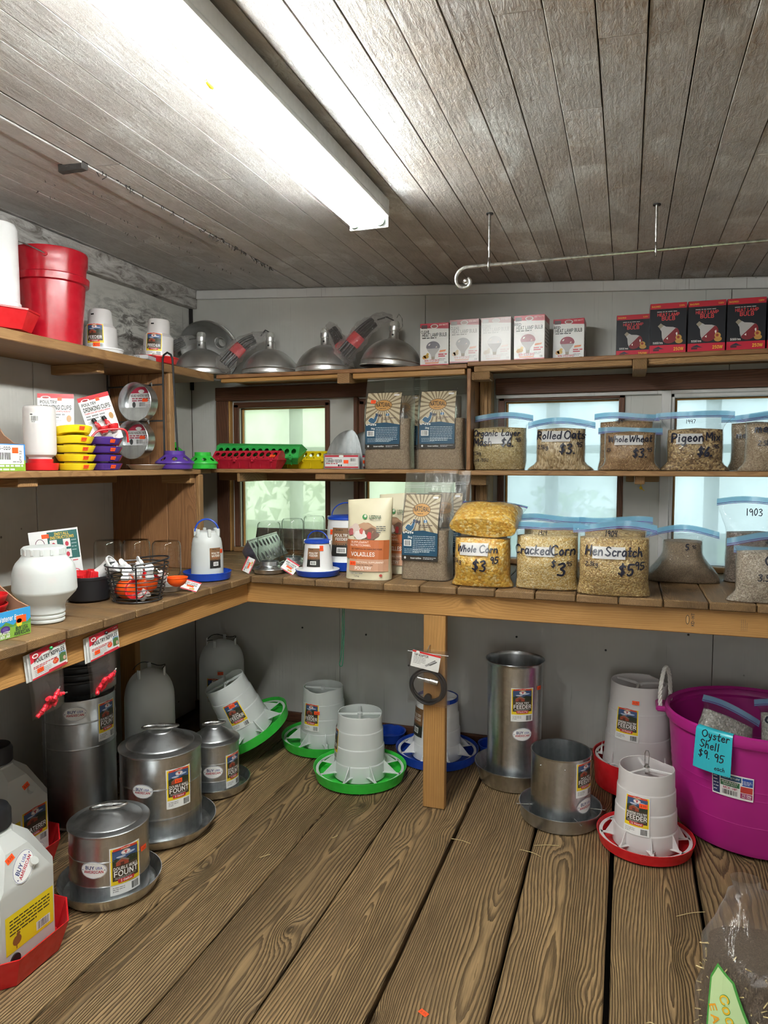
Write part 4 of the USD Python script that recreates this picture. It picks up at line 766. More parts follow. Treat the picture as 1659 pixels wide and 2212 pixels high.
j2 = jug('white jug waterer with black cap on a red tray by the left wall', (.262, -1.60, 0))
p = barn_label(.112, .13, ['', 'WATERER'], '3 Gallon', seed=2); stick(j2, p, face_x(.034, .150, .1352)); stick(j2, back_label(.062, .10, 5), face_x(-.058, .145, .1352)); stick(j2, buy_label(.036), face_x(.035, .062, .1352), 'oval_sticker', label='oval white sticker'); price(j2, slope_fn(.02, .045, .3))
stick(j2, back_label(.17, .1, 6), face_my(0, .145, -.1252))

# ---------------------------------------------------------------- pink tub of oyster shell bags
PX, PY = 2.755, -.465
tub = Thing('muck_tub', 'large magenta plastic tub with white rope handles', 'tub', (PX, PY, 0))
tub.part('bucket', lathe(shell([(0, .003), (.245, .003), (.264, .012), (.270, .03), (.279, .12), (.2805, .123), (.2795, .126), (.288, .22), (.2895, .223), (.2885, .226), (.291, .25), (.2925, .253), (.2915, .256), (.300, .36), (.304, .405), (.316, .410), (.321, .425), (.319, .445), (.310, .450), (.302, .440)], .004), 96), 'magenta_plastic')
for s in (-1, 1): tub.part('handle_lug', move(cbox((.05, .10, .02), .006), (s * .327, .03, .425)), 'magenta_plastic', False)
rp = curve([(-.336, .0, .42), (-.338, .0, .48), (-.332, .015, .535), (-.322, .045, .570), (-.312, .075, .568), (-.300, .110, .53), (-.294, .125, .47), (-.292, .130, .42)], 64); st = []
for ph in (0, 2 * PI / 3, 4 * PI / 3): st.append(tube([q + .0042 * np.array([math.cos(ph + i * .75), math.sin(ph + i * .75), .2 * math.sin(i)]) for i, q in enumerate(rp)], .0046, 6))
tub.part('rope_handle', cat(*st), 'rope_white')
p = Print(.013); w, h = .135, .086; p.rect(-w / 2, -h / 2, w / 2, h / 2, WHT, 0, .02); p.rect(-w * .48, -h * .44, -w * .3, h * .44, (.03, .04, .12), 1, .02); p.rect(-w * .28, h * .22, w * .22, h * .44, (.03, .10, .20), 1, .02); p.rect(w * .24, h * .12, w * .48, h * .44, (.03, .08, .35), 1, .02); p.rect(-w * .28, -h * .04, w * .18, h * .18, (.04, .16, .07), 1, .02); p.rect(w * .2, -h * .18, w * .48, h * .08, (.5, .05, .04), 1, .02); p.rect(w * .2, -h * .42, w * .48, -h * .2, (.35, .03, .14), 1, .02)
p.text('TUFF STUFF', -w * .03, h * .29, h * .08, WHT, 3, w * .42); p.text('MUCK BUCKET', -w * .05, h * .09, h * .07, WHT, 3, w * .4); p.text('HEAVY DUTY', -w * .05, h * .0, h * .06, WHT, 3, w * .34); p.text('MCK-HP', -w * .05, -h * .16, h * .09, (.4, .03, .1), 3, w * .36); p.bars(-w * .24, -h * .4, w * .14, -h * .2, l=3); p.text('70 Qts', w * .34, -h * .31, h * .08, WHT, 3, w * .22); p.text('HOT PINK', w * .34, -h * .39, h * .05, WHT, 3, w * .22); p.lines(w * .22, h * .3, w * .46, 3, h * .06, h * .025, WHT, 3, 4); p.lines(-w * .46, h * .25, -w * .33, 5, h * .14, h * .03, WHT, 3, 6)
stick(tub, p, on_cone(.2745, .03, .304, .36, .262, math.radians(-112)))
# turquoise price note folded over the rim
nt = Thing('price_note', 'turquoise sheet handwritten Oyster Shell hung over the pink tub rim', 'sign', (PX, PY, 0)); nw, nh = .128, .165
p = Print(nw / 9, .009); p.rect(-nw / 2, -nh, nw / 2, 0, (.03, .42, .50), 0)
for i, (s, y, hh, x0) in enumerate((('Oyster', -.050, .026, -.040), ('Shell', -.087, .026, -.044), ('$9. 95', -.122, .026, -.046), ('each', -.152, .014, .012))): q, wd = hand(s, hh, .075, i); p.poly(affinity.translate(q, x0, y), (.015, .02, .03), 1)
def over_rim(a, b, d):
    s = -b; th = math.radians(-122.5) + a / .322; z = np.where(s < .02, .4515 + d, .4515 - (s - .02)); r = np.where(s < .02, .3045 + s, .3245 + d + .012 * np.clip((s - .02) / .14, 0, 1)); k = np.clip(1 - np.abs(s - .02) / .012, 0, 1); z = z - k * .003; r = r - k * .002 + .002; return np.stack([r * np.cos(th), r * np.sin(th), z], 1)
stick(nt, p, over_rim, 'sheet', mat='print_card')
# ---------------------------------------------------------------- grain bags
def grain(name, cols, scale, long=1.0, bump=.8):
    g = G(); p = g.obj(); q = g.mapv(p, (1, 1, long)); q = g.n('vector_math', 'vector', math_type='add', vector1=q, vector2=g.n('vector_math', 'vector', math_type='scale', vector1=g.noise(p, 40, 2, out='color'), scale=.006))
    c = g.n('voronoi_texture', 'color', vector=q, scale=float(scale)); d = g.n('voronoi_texture', 'distance', vector=q, scale=float(scale)); r = g.n('separate_color', 'r', color=c)
    n = len(cols); col = g.ramp(r, [(i / n, cc) for i, cc in enumerate(cols)], False)
    col = g.mix(g.maprange(g.n('separate_color', 'g', color=c), 0, 1, 0, .4), col, tuple(x * .55 for x in cols[0]))
    MATS[name] = g.make(name, g.pbr(base_color=col, roughness=.5, normal=g.n('bump', 'normal', height=d, invert=True, strength=bump, distance=.004)))
grain('whole_corn', [(.62, .34, .04), (.72, .46, .09), (.56, .28, .03), (.75, .58, .25), (.66, .40, .07)], 105)
grain('cracked_corn', [(.60, .42, .15), (.70, .55, .27), (.52, .33, .09), (.74, .62, .38)], 210)
grain('hen_scratch', [(.46, .30, .10), (.56, .42, .19), (.30, .18, .07), (.62, .48, .24), (.38, .25, .11)], 190)
grain('layer_mash', [(.45, .34, .14), (.56, .46, .24), (.33, .24, .10), (.60, .52, .32)], 250)
grain('rolled_oats', [(.44, .33, .18), (.54, .42, .25), (.32, .22, .11), (.60, .49, .32)], 150, .45)
grain('whole_wheat', [(.32, .20, .10), (.40, .26, .13), (.26, .15, .07)], 230, .6)
grain('pigeon_mix', [(.36, .25, .12), (.16, .10, .06), (.52, .40, .22), (.24, .15, .08), (.44, .31, .15)], 130)
grain('feed_crumble', [(.34, .25, .16), (.42, .33, .22), (.26, .18, .11), (.46, .38, .27)], 300)
grain('feed_pellet', [(.28, .21, .14), (.36, .27, .18), (.21, .15, .10)], 330); grain('grey_grit', [(.36, .30, .22), (.48, .42, .34), (.24, .19, .14)], 280)
grain('oyster_shell', [(.50, .48, .43), (.66, .64, .60), (.34, .33, .30), (.44, .42, .35)], 150); grain('dark_pellet', [(.17, .13, .10), (.24, .19, .15), (.11, .08, .06)], 220)
g = G(); p = g.obj(); df = g.n('diffuse_bsdf', 'BSDF', color=(.30, .64, .90)); tl = g.n('translucent_bsdf', 'BSDF', color=(.50, .88, 1.0)); tr = g.n('transparent_bsdf', 'BSDF', color=(.75, .9, 1)); gl = g.n('glossy_bsdf', 'BSDF', color=(.9, .9, .9), roughness=.2)
a = g.n('mix_closure', 'closure', fac=.6, closure1=df, closure2=tl); a = g.n('mix_closure', 'closure', fac=.45, closure1=a, closure2=tr); MATS['zip_blue'] = g.make('zip_blue', g.n('mix_closure', 'closure', fac=.08, closure1=a, closure2=gl))
plain('zip_purple', (.16, .06, .32), .35); plain('marker_ink', (.012, .014, .03), .4); MATS['slip_white'] = milky('slip_white', (.74, .74, .74), .3, .4)
P1, P2 = .70, .80
def sect(w, T, a): c, s = np.cos(a), np.sin(a); return w * np.sign(c) * np.abs(c) ** P1, T * np.sign(s) * np.abs(s) ** P2
def zipbag(label, loc, W, wb, wm, T, hc, H, grain_mat, texts=(), slip=None, lean=.0, rz=0.0, group=None, mat4=None, seed=0, zipper=True, foot=.22, dip=.0, film_mat='bag_film'):
    t = Thing('grain_bag', label, 'bag', loc, rz, group=group, mat4=mat4); n, ph = 64, seed * 1.7
    def dims(z):
        v = np.clip(z / hc, 0, 1); f = np.clip(v / foot, 0, 1); f = f * f * (3 - 2 * f); w = wb + (wm - wb) * f; TT = T * (.62 + .38 * np.sin(np.clip(v, 0, .55) / .55 * PI / 2)) * (1 - .42 * np.clip((v - .5) / .5, 0, 1) ** 1.6)
        k = np.clip((z - hc) / (H - hc), 0, 1); k2 = k * k * (3 - 2 * k); w = w + (W / 2 - w) * k2 ** .8; TT = TT * (1 - k2) ** 1.1 + .0022; return w, TT, lean * k
    def ringv(z, off, a, amp):
        w, TT, ly = dims(z); x, y = sect(w + off, TT + off, a); nz = meshkit.fbm(np.stack([x * 22, y * 22, np.full_like(x, z * 26) + ph], -1), 3, seed) - .5
        k = 1 + nz * amp / max(TT, .02); edge = 1 - .5 * np.abs(np.cos(a)) ** 6; return np.stack([x * (1 + nz * .05), y * np.where(TT > .02, k, 1) + ly + (nz * .010 if z > hc else 0), np.full_like(x, z) + dip * nz], 1)
    a = np.arange(n) * 2 * PI / n
    def build(zs, off, amp, close_top):
        V = np.vstack([ringv(z, off, a, amp) for z in zs]); F = []
        for i in range(len(zs) - 1):
            for k in range(n): p, q = i * n + k, i * n + (k + 1) % n; F += [(p, q, q + n), (p, q + n, p + n)]
        V = list(V); V.append(np.mean(V[:n], 0)); c0 = len(V) - 1; F += [(c0, (k + 1) % n, k) for k in range(n)]
        if close_top: L = (len(zs) - 1) * n; V.append(np.mean(V[L:L + n], 0) + (0, 0, .008)); F += [(len(V) - 1, L + k, L + (k + 1) % n) for k in range(n)]
        return trimesh.Trimesh(np.array(V), F, process=False)
    zc_ = np.concatenate([[.001, .006], np.linspace(.014, hc * .93, 14), [hc * .975]]); ct = build(zc_, -.0025, .016, True); t.part('contents', ct, grain_mat, 60)
    zf = np.concatenate([[.0004, .006], np.linspace(.014, hc, 14), np.linspace(hc, H - .020, 9)[1:]]); t.part('film', build(zf, .0006, .016, False), film_mat, True)
    if zipper:
        bow = .010 + .004 * (seed % 3); yz = lambda x: lean + bow * math.sin(x / W * PI * 2.2 + seed) * .8; zz = lambda x, z: z - .022 * (2 * abs(x) / W) ** 2 * (.25 + .2 * (seed % 3)) + .006 * math.sin(5 * x / W + seed)
        m = grid(lambda u, v: np.stack([W * (u - .5), np.vectorize(yz)(W * (u - .5)), np.vectorize(zz)(W * (u - .5), H - .022 + .024 * v)], -1), 28, 4); m2 = m.copy(); m2.vertices = m2.vertices + (0, .0022, .003); t.part('zip_flap', cat(m, m2), 'zip_blue', True)
        for dz in (-.022, -.016): t.part('zip_track', tube([(x, yz(x) - .0012, zz(x, H + dz)) for x in np.linspace(-W / 2, W / 2, 26)], .0011, 6), 'zip_purple')
    def front(a_, b_, d): w, TT, ly = dims(b_); y = TT * np.clip(1 - np.abs(a_ / w) ** (2 / P1), 0, 1) ** (P2 / 2); return np.stack([a_, ly - y - .0045 - d, b_], 1)
    if slip: m = grid(lambda u, v: front((slip[0] + (slip[2] - slip[0]) * u).ravel(), (slip[1] + (slip[3] - slip[1]) * v).ravel(), 0).reshape(*u.shape, 3), 14, 5); t.part('paper_slip', m, 'slip_white', True, label='white paper slip')
    if texts:
        V, F, k = [], [], 0
        for i, (s, x, z, h, pen) in enumerate(texts):
            q, wd = hand(s, h, pen, seed + i); v, f = flat_tris(q.segmentize(.006)); V.append(front(v[:, 0] + x, v[:, 1] + z, .0014)); F.append(f + k); k += len(v)
        t.part('handwriting', trimesh.Trimesh(np.vstack(V), np.vstack(F), process=False), 'marker_ink', False, label='black marker handwriting', kind='stuff')
    t.front = front; return t
ZS = 1.3505
zipbag('zip bag marked Organic Layer Mash on the eye-level shelf', (1.735, -.215, ZS), .285, .112, .118, .085, .190, .250, 'layer_mash', [('Organic', -.112, .150, .027, .08), ('Layer', .018, .150, .026, .08), ('Mash', -.108, .108, .032, .075), ('$6.', .02, .104, .034, .085), ('95', .080, .125, .016, .09), ('2.5kg', -.110, .068, .014, .08), ('Lot# 78012', -.112, .038, .013, .07)], (-.06, .115, .06, .165), .03, seed=1)
zipbag('zip bag marked Rolled Oats between the layer mash and the wheat', (2.0, -.215, ZS), .285, .142, .104, .085, .182, .222, 'rolled_oats', [('Rolled', -.098, .135, .032, .08), ('Oats', .018, .135, .034, .08), ('2.5kg', -.092, .092, .016, .08), ('$3.', .002, .072, .040, .085), ('95', .070, .100, .019, .09)], (-.075, .122, .045, .168), .02, seed=2)
zipbag('zip bag of wheat numbered 1919 behind the Whole Wheat bag', (2.268, -.115, ZS), .27, .12, .110, .048, .215, .247, 'whole_wheat', [('1919', -.045, .205, .014, .07)], None, .02, seed=3)
zipbag('zip bag marked Whole Wheat standing in front of another wheat bag', (2.283, -.262, ZS), .255, .125, .100, .066, .160, .180, 'whole_wheat', [('Whole', -.085, .118, .024, .08), ('Wheat', -.003, .118, .026, .08), ('25', -.09, .08, .013, .08), ('$3.', .012, .055, .034, .085), ("95", .066, .078, .016, .09)], (-.06, .105, .05, .145), .02, seed=4)
zipbag('zip bag of mixed seed marked Pigeon Mix on the eye-level shelf', (2.535, -.215, ZS), .300, .138, .106, .086, .172, .246, 'pigeon_mix', [('1947', -.038, .192, .016, .06), ('Pigeon', -.094, .118, .034, .085), ('Mix', .034, .122, .030, .085), ('$6.', .005, .060, .034, .12), ('95', .064, .090, .015, .1)], (-.075, .108, .022, .150), .015, seed=5)
zipbag('rear zip bag of medium grain at the right end of the shelf', (2.775, -.125, ZS), .26, .11, .095, .05, .20, .232, 'feed_crumble', [('med', -.08, .135, .026, .08)], None, .02, seed=6)
zipbag('front zip bag of medium grain at the right end of the shelf', (2.825, -.265, ZS), .285, .135, .110, .066, .190, .232, 'feed_crumble', [('med', -.085, .150, .032, .08), ('2.5kg', -.075, .1, .018, .08), ('$6.', .0, .09, .03, .08)], (-.02, .135, .06, .18), .02, seed=7)
ZP = ZB + .0005
zipbag('lower zip bag of whole yellow corn with a price of $3.95', (1.747, -.655, ZP), .26, .124, .108, .088, .190, .205, 'whole_corn', [('Whole', -.086, .138, .024, .085), ('Corn', .002, .138, .027, .085), ('3kg', -.098, .095, .016, .08), ('$3', -.022, .068, .040, .085), ('95', .045, .098, .024, .09)], (-.075, .125, .035, .172), 0, seed=8, zipper=False)
X = trans(1.755, -.595, ZP + .262) @ rotm(.05, (0, 1, 0)) @ rotm(-math.radians(74), (1, 0, 0)) @ trans(0, 0, -.118)
zipbag('zip bag of yellow corn lying on top of the lower corn bag', (0, 0, 0), .27, .130, .128, .056, .215, .285, 'whole_corn', (), None, .0, mat4=X, seed=9, foot=.4)
zipbag('zip bag of cracked corn hidden behind the front cracked corn', (1.985, -.42, ZP), .27, .12, .110, .075, .21, .262, 'cracked_corn', (), None, .02, seed=10)
zipbag('zip bag marked Cracked Corn on the bench', (1.992, -.640, ZP), .27, .120, .114, .085, .205, .252, 'cracked_corn', [('1929', -.028, .208, .014, .07), ('Cracked', -.118, .138, .031, .085), ('Corn', .022, .138, .034, .085), ('$', .025, .092, .026, .09), ('3', .048, .062, .046, .085), ('95', .078, .098, .016, .08)], (-.072, .130, .035, .165), .01, seed=11)
zipbag('zip bag of hen scratch hidden behind the front hen scratch', (2.235, -.46, ZP), .28, .125, .115, .075, .215, .262, 'hen_scratch', (), None, .02, seed=12)
zipbag('zip bag marked Hen Scratch with a price of $5.95', (2.236, -.690, ZP), .292, .130, .122, .090, .212, .258, 'hen_scratch', [('1904', -.03, .216, .018, .08), ('Hen', -.098, .150, .032, .085), ('Scratch', -.028, .150, .030, .085), ('2.3kg', -.096, .112, .015, .08), ('$5', .018, .082, .040, .085), ('95', .072, .104, .026, .085)], (-.072, .138, .04, .180), .01, seed=13)
zipbag('squat zip bag of brown pellets slumped beside the hen scratch', (2.495, -.285, ZP), .275, .145, .075, .105, .168, .215, 'feed_pellet', [('5', .005, .135, .022, .08), ('95', .03, .142, .012, .08)], None, .03, seed=14, foot=.75)
zipbag('zip bag numbered 1903 standing at the right end of the bench', (2.775, -.23, ZP + .0), .30, .12, .115, .085, .205, .335, 'dark_pellet', [('1903', -.045, .27, .026, .06), ('$5.', .02, .165, .028, .1), ('95', .07, .175, .015, .09)], None, .02, seed=15)
for k in range(3): zipbag(('zip bag of grit, hindmost of the row behind the 3.5kg bag', 'zip bag of grit, second back in the row at the right', 'zip bag of grit just behind the front 3.5kg bag')[k], (2.80 - .012 * k, -.435 - .075 * k, ZP), .26, .125, .108, .034, .150 + .006 * k, .17 + .006 * k, 'grey_grit', (), None, .0, seed=16 + k, zipper=(k == 2))
zipbag('zip bag marked Grit 3.5kg at the front right of the bench', (2.752, -.682, ZP), .285, .140, .112, .055, .178, .232, 'grey_grit', [('Grit', -.03, .135, .030, .085), ('3.5kg', -.05, .080, .022, .085), ('19', .02, .182, .016, .08)], (-.015, .125, .07, .160), .01, seed=20)
# bags lying in the pink tub
ZT = .0
for k, (dx, dy, z, ax, ay, az, lab, tx) in enumerate(((-.13, -.02, .255, -.30, .42, .35, 'zip bag of oyster shell leaning inside the pink tub at the left', ()), (.14, .06, .262, -.40, -.08, -.2, 'zip bag of oyster shell with marker writing at the right inside the pink tub', [('9. te', -.09, .10, .042, .075)]))):
    X = trans(PX + dx, PY + dy, z) @ rotm(az, (0, 0, 1)) @ rotm(ay, (0, 1, 0)) @ rotm(ax, (1, 0, 0))
    zipbag(lab, (0, 0, 0), .25, .11, .105, .05, .165, .21, 'oyster_shell', tx, (-.03, .09, .08, .14) if tx else None, 0, mat4=X, seed=21 + k)
X = trans(PX + .0, PY + .0, .02) @ rotm(-math.radians(80), (1, 0, 0)) @ trans(0, 0, -.10)
for k in range(2): zipbag(('lowest zip bag of oyster shell lying in the pink tub', 'middle zip bag of oyster shell lying in the pink tub', 'upper zip bag of oyster shell lying in the pink tub')[k], (0, 0, 0), .25, .12, .115, .035, .17, .20, 'oyster_shell', (), None, 0, mat4=trans(0, 0, .03 + .085 * k) @ X, seed=24 + k)

# tall clear feed bags with a printed panel
def natural_print(w, h, seed=0, tag=True):
    p = Print(w / 8, h / 12); a, b = w / 2, h / 2; c = w / 5; yb = -b * .16
    p.rect(-a, -b, a, b, (.03, .025, .02), 0, c); p.rect(-a * .97, yb, a * .97, b * .98, (.47, .40, .27), 1, c); cx, cy = 0, b * .52
    for k in range(22):
        t0 = k * 2 * PI / 22 + .05; tri = Polygon([(cx, cy), (cx + 2 * w * math.cos(t0), cy + 2 * w * math.sin(t0)), (cx + 2 * w * math.cos(t0 + .11), cy + 2 * w * math.sin(t0 + .11))]); p.poly(tri.intersection(sbox(-a * .97, yb, a * .97, b * .98)), (.20, .15, .09), 2)
    p.ell(cx, cy, a * .50, b * .20, (.10, .06, .03), 3, 28); p.ell(cx, cy, a * .47, b * .185, (.48, .25, .07), 4, 28); p.text('NATURAL', cx, cy - h * .022, h * .068, (.02, .015, .012), 6, a * .88); p.lines(-a * .3, cy + b * .1, a * .3, 1, .01, h * .01, (.1, .05, .02), 6, 1); p.lines(-a * .2, cy - b * .12, a * .2, 1, .01, h * .01, (.1, .05, .02), 6, 2)
    q, wd = hand('Step', h * .05, .11, 1); p.poly(affinity.translate(q, -a * .42, b * .14), (.02, .025, .05), 5); p.ell(a * .28, b * .19, a * .10, b * .055, (.03, .12, .25), 5, 16); p.text('1', a * .28, b * .155, h * .04, WHT, 6)
    p.lines(-a * .05, b * .06, a * .75, 2, h * .026, h * .012, (.08, .06, .05), 5, 3)
    q = Polygon([(-a * .97, yb), (-a * .97, yb + b * .02), (-a * .3, yb + b * .06), (a * .2, yb + b * .08), (a * .97, yb + b * .0), (a * .97, -b * .84), (-a * .97, -b * .84)]); p.poly(q, (.014, .062, .11), 3)
    hen = Polygon([(-.82, -.02), (-.72, .1), (-.62, .12), (-.5, .06), (-.42, .18), (-.40, .28), (-.34, .34), (-.29, .27), (-.30, .14), (-.36, -.02), (-.48, -.14), (-.52, -.24), (-.56, -.14), (-.68, -.12)]); hen = affinity.scale(hen, a, b * .75, origin=(0, 0)); p.poly(hen.buffer(.0022), (.6, .58, .52), 4); p.poly(hen, (.03, .10, .18), 5)
    for k in range(5): p.ell(-a * (.88 - .12 * k), yb + b * .02 * (k % 2), a * .055, b * .03, (.65, .64, .6), 6, 9)
    p.lines(-a * .38, -b * .27, a * .85, 9, h * .029, h * .009, (.45, .52, .56), 5, seed); p.text('3kg', -a * .55, -b * .32, h * .03, WHT, 6, a * .3); p.lines(-a * .85, -b * .66, a * .6, 3, h * .026, h * .008, (.4, .48, .52), 5, seed + 1)
    p.rect(-a * .88, -b * .56, -a * .46, -b * .37, WHT, 5); p.bars(-a * .84, -b * .54, -a * .5, -b * .39, l=6, seed=seed)
    p.text('trouw nutrition', -a * .2, -b * .94, h * .026, (.75, .75, .73), 5, a * .6); p.lines(a * .2, -b * .90, a * .9, 2, h * .02, h * .008, (.6, .6, .6), 5, 9); p.ell(-a * .8, -b * .91, a * .06, b * .04, (.6, .6, .6), 5, 8)
    p.rect(a * .55, b * .86, a * .84, b * .92, (.7, .7, .7), 5)
    if tag: p.rect(-a * .74, b * .60, -a * .46, b * .72, ORG, 7); p.text('9.95', -a * .6, b * .64, h * .022, (.35, .05, .02), 8, a * .22)
    return p
def feedbag(label, loc, w, T, hc, H, lab=None, rz=0.0, seed=0, tag=True, lean=0.0, group=None):
    t = Thing('feed_bag', label, 'bag', loc, rz, group=group); n = 56; a = np.arange(n) * 2 * PI / n
    def dims(z): v = np.clip(z / hc, 0, 1); k = np.clip((z - hc) / (H - hc), 0, 1); return w / 2 * (1 - .03 * np.sin(v * PI)), T * (.86 + .14 * np.sin(np.clip(v * 2, 0, 1) * PI / 2)) * (1 - .12 * v) * (1 - k * k * (3 - 2 * k)) ** .8 + .0025, lean * k + .02 * k
    def ring(z, off, amp):
        W_, TT, ly = dims(z); c, s = np.cos(a), np.sin(a); x, y = (W_ + off) * np.sign(c) * np.abs(c) ** .42, (TT + off) * np.sign(s) * np.abs(s) ** .42; nz = meshkit.fbm(np.stack([x * 14, y * 14, np.full_like(x, z * 16) + seed], -1), 3, seed) - .5; return np.stack([x * (1 + nz * .03), y * (1 + nz * amp) + ly + (nz * .02 if z > hc else 0), np.full_like(x, z)], 1)
    def build(zs, off, amp, top):
        V = np.vstack([ring(z, off, amp) for z in zs]); F = []
        for i in range(len(zs) - 1):
            for k in range(n): p, q = i * n + k, i * n + (k + 1) % n; F += [(p, q, q + n), (p, q + n, p + n)]
        V = list(V); V.append(np.mean(V[:n], 0)); F += [(len(V) - 1, (k + 1) % n, k) for k in range(n)]
        if top: L = (len(zs) - 1) * n; V.append(np.mean(V[L:L + n], 0)); F += [(len(V) - 1, L + k, L + (k + 1) % n) for k in range(n)]
        return trimesh.Trimesh(np.array(V), F, process=False)
    t.part('contents', build(np.concatenate([[.001], np.linspace(.008, hc * .97, 12), [hc]]), -.003, .10, True), 'feed_crumble', 60)
    t.part('film', build(np.concatenate([[.0004], np.linspace(.008, hc, 12), np.linspace(hc, H, 14)[1:]]), .0006, .10, False), 'stiff_bag_film', True)
    for dz in (.052, .060): t.part('zip_track', tube([(x, dims(H - dz)[2] - dims(H - dz)[1] * .9 - .002, H - dz + .004 * math.sin(9 * x)) for x in np.linspace(-w * .48, w * .48, 14)], .0011, 6), 'slip_white')
    lw, lh, lx, lz = lab
    def front(a_, b_, d): z = b_ + lz; W_, TT, ly = dims(z); return np.stack([a_ + lx, ly - TT * 1.035 - .0012 - d * 1.3, z], 1)
    stick(t, natural_print(lw, lh, seed, tag), front, 'printed_panel'); return t
feedbag('clear feed bag with sunburst panel and orange sticker on the eye-level shelf', (1.232, -.262, 1.3535), .225, .068, .228, .472, (.168, .258, -.012, .222), .0, 1)
feedbag('clear feed bag with sunburst panel beside the middle upright on the eye-level shelf', (1.480, -.255, 1.3535), .215, .066, .228, .472, (.165, .258, -.008, .222), .0, 2, False)
feedbag('clear feed bag hidden behind the stickered feed bag on the shelf', (1.262, -.118, 1.3535), .215, .058, .225, .435, (.165, .258, 0, .222), .0, 3, False)
feedbag('clear feed bag with sunburst panel on the bench beside the corn', (1.498, -.560, ZP), .205, .068, .205, .438, (.155, .272, -.012, .215), -.05, 4, False)
feedbag('clear feed bag standing behind the front feed bag on the bench', (1.535, -.385, ZP), .205, .062, .205, .445, (.155, .272, 0, .215), 0, 5, False)
# cream supplement pouches
def pouch_print(w, h):
    p = Print(w / 10, h / 12); a, b = w / 2, h / 2; c = w / 6; p.ell(-a * .12, b * .66, a * .12, b * .07, (.04, .22, .06), 2, 16); p.ell(-a * .1, b * .68, a * .06, b * .04, (.6, .6, .5), 3, 10); p.text('LOZANA', a * .36, b * .62, h * .042, (.06, .12, .06), 3, a * .56); p.text('SANTE / HEALTH', a * .36, b * .575, h * .016, (.1, .1, .08), 3, a * .5)
    hen = [(-.45, .30, .42, .17, (.62, .50, .44)), (.05, .34, .36, .15, (.36, .20, .11)), (.2, .2, .36, .16, (.16, .08, .05)), (-.3, .18, .3, .13, (.72, .66, .62)), (-.78, .25, .14, .1, (.45, .12, .12)), (.14, .17, .10, .10, (.48, .04, .04)), (-.25, .28, .09, .08, (.55, .12, .10)), (-.1, .42, .3, .08, (.42, .25, .15))]
    for i, (x, y, rx, ry, cc) in enumerate(hen): q = Polygon([(a * x + a * rx * (1 + .14 * math.sin(5 * u + i)) * math.cos(u), b * y + b * ry * (1 + .14 * math.sin(4 * u + i)) * math.sin(u)) for u in np.linspace(0, 2 * PI, 22)[:-1]]); p.poly(q.intersection(sbox(-a, -b, a, b)), cc, 2 + i)
    p.rect(-a, -b * .46, a, b * .05, (.47, .13, .04), 11, c); p.rect(-a * .8, -b * .78, a, -b * .46, (.55, .30, .19), 11, c)
    p.text('SUPPLÉMENT', -a * .30, -b * .04, h * .028, (.8, .6, .5), 13, a * .95); p.text('NUTRITIONNEL', -a * .26, -b * .12, h * .028, (.8, .6, .5), 13, a * 1.0); p.text('DE TOURTEAU DE CAMELINE POUR', a * .02, -b * .21, h * .018, (.08, .03, .02), 13, a * 1.5); p.text('VOLAILLES', -a * .14, -b * .38, h * .052, (.86, .8, .74), 13, a * 1.15)
    p.text('NUTRITIONAL SUPPLEMENT', a * .12, -b * .56, h * .022, (.85, .72, .62), 13, a * 1.45); p.text('OF CAMELINA MEAL FOR', -a * .1, -b * .63, h * .016, (.1, .04, .02), 13, a * .95); p.text('POULTRY', -a * .1, -b * .74, h * .042, (.86, .8, .74), 13, a * .8)
    p.lines(a * .45, b * .40, a * .85, 4, h * .026, h * .010, (.1, .1, .1), 12, 3); p.text('1.8 kg', -a * .4, -b * .93, h * .018, (.05, .05, .05), 12); p.lines(-a * .7, -b * .85, a * .1, 1, .01, h * .01, (.2, .2, .18), 12, 5); p.ell(a * .72, -b * .88, a * .07, b * .035, (.55, .08, .06), 12, 12); return p
plain('pouch_cream', (.66, .60, .42), .38, bump=.2, bscale=18)
def pouch(label, loc, w, T, H, rz=0.0, seed=0, tag=False):
    t = Thing('supplement_pouch', label, 'pouch', loc, rz)
    def dims(z): k = np.clip(z / H, 0, 1); return w / 2 * (1 - .05 * np.sin(k * PI)), T * np.sqrt(np.clip(1 - (k / 1.02) ** 1.7, 0, 1)) + .002, .02 * k
    n = 48; a = np.arange(n) * 2 * PI / n; zs = np.concatenate([[0, .004], np.linspace(.012, H, 18)]); V, F = [], []
    for z in zs:
        W_, TT, ly = dims(z); c, s = np.cos(a), np.sin(a); x, y = W_ * np.sign(c) * np.abs(c) ** .8, TT * np.sign(s) * np.abs(s) ** .8; nz = meshkit.fbm(np.stack([x * 18, y * 18, np.full_like(x, z * 18) + seed], -1), 3, seed) - .5; V.append(np.stack([x, y * (1 + nz * .16) + ly, np.full_like(x, z) + (.012 * x / w if z == H else 0)], 1))
    for i in range(len(zs) - 1):
        for k in range(n): p, q = i * n + k, i * n + (k + 1) % n; F += [(p, q, q + n), (p, q + n, p + n)]
    V = np.vstack(V); t.part('pouch', trimesh.Trimesh(V, F, process=False), 'pouch_cream', True)
    def front(a_, b_, d): z = b_ + H * .47; W_, TT, ly = dims(z); y = TT * np.clip(1 - np.abs(a_ / W_) ** 2.5, 0, 1) ** .4; return np.stack([a_, ly - y * 1.05 - .0015 - d, z], 1)
    stick(t, pouch_print(w * .93, H * .93), front, 'printed_panel')
    if tag: price(t, lambda x, y, d: front(x - .055, y - .088, d + .003))
    return t
pouch('cream pouch of poultry supplement with an orange band on the bench', (1.268, -.640, ZP), .195, .052, .330, .04, 1, True)
pouch('cream supplement pouch standing behind the front pouch', (1.328, -.455, ZP), .165, .040, .345, .02, 2)
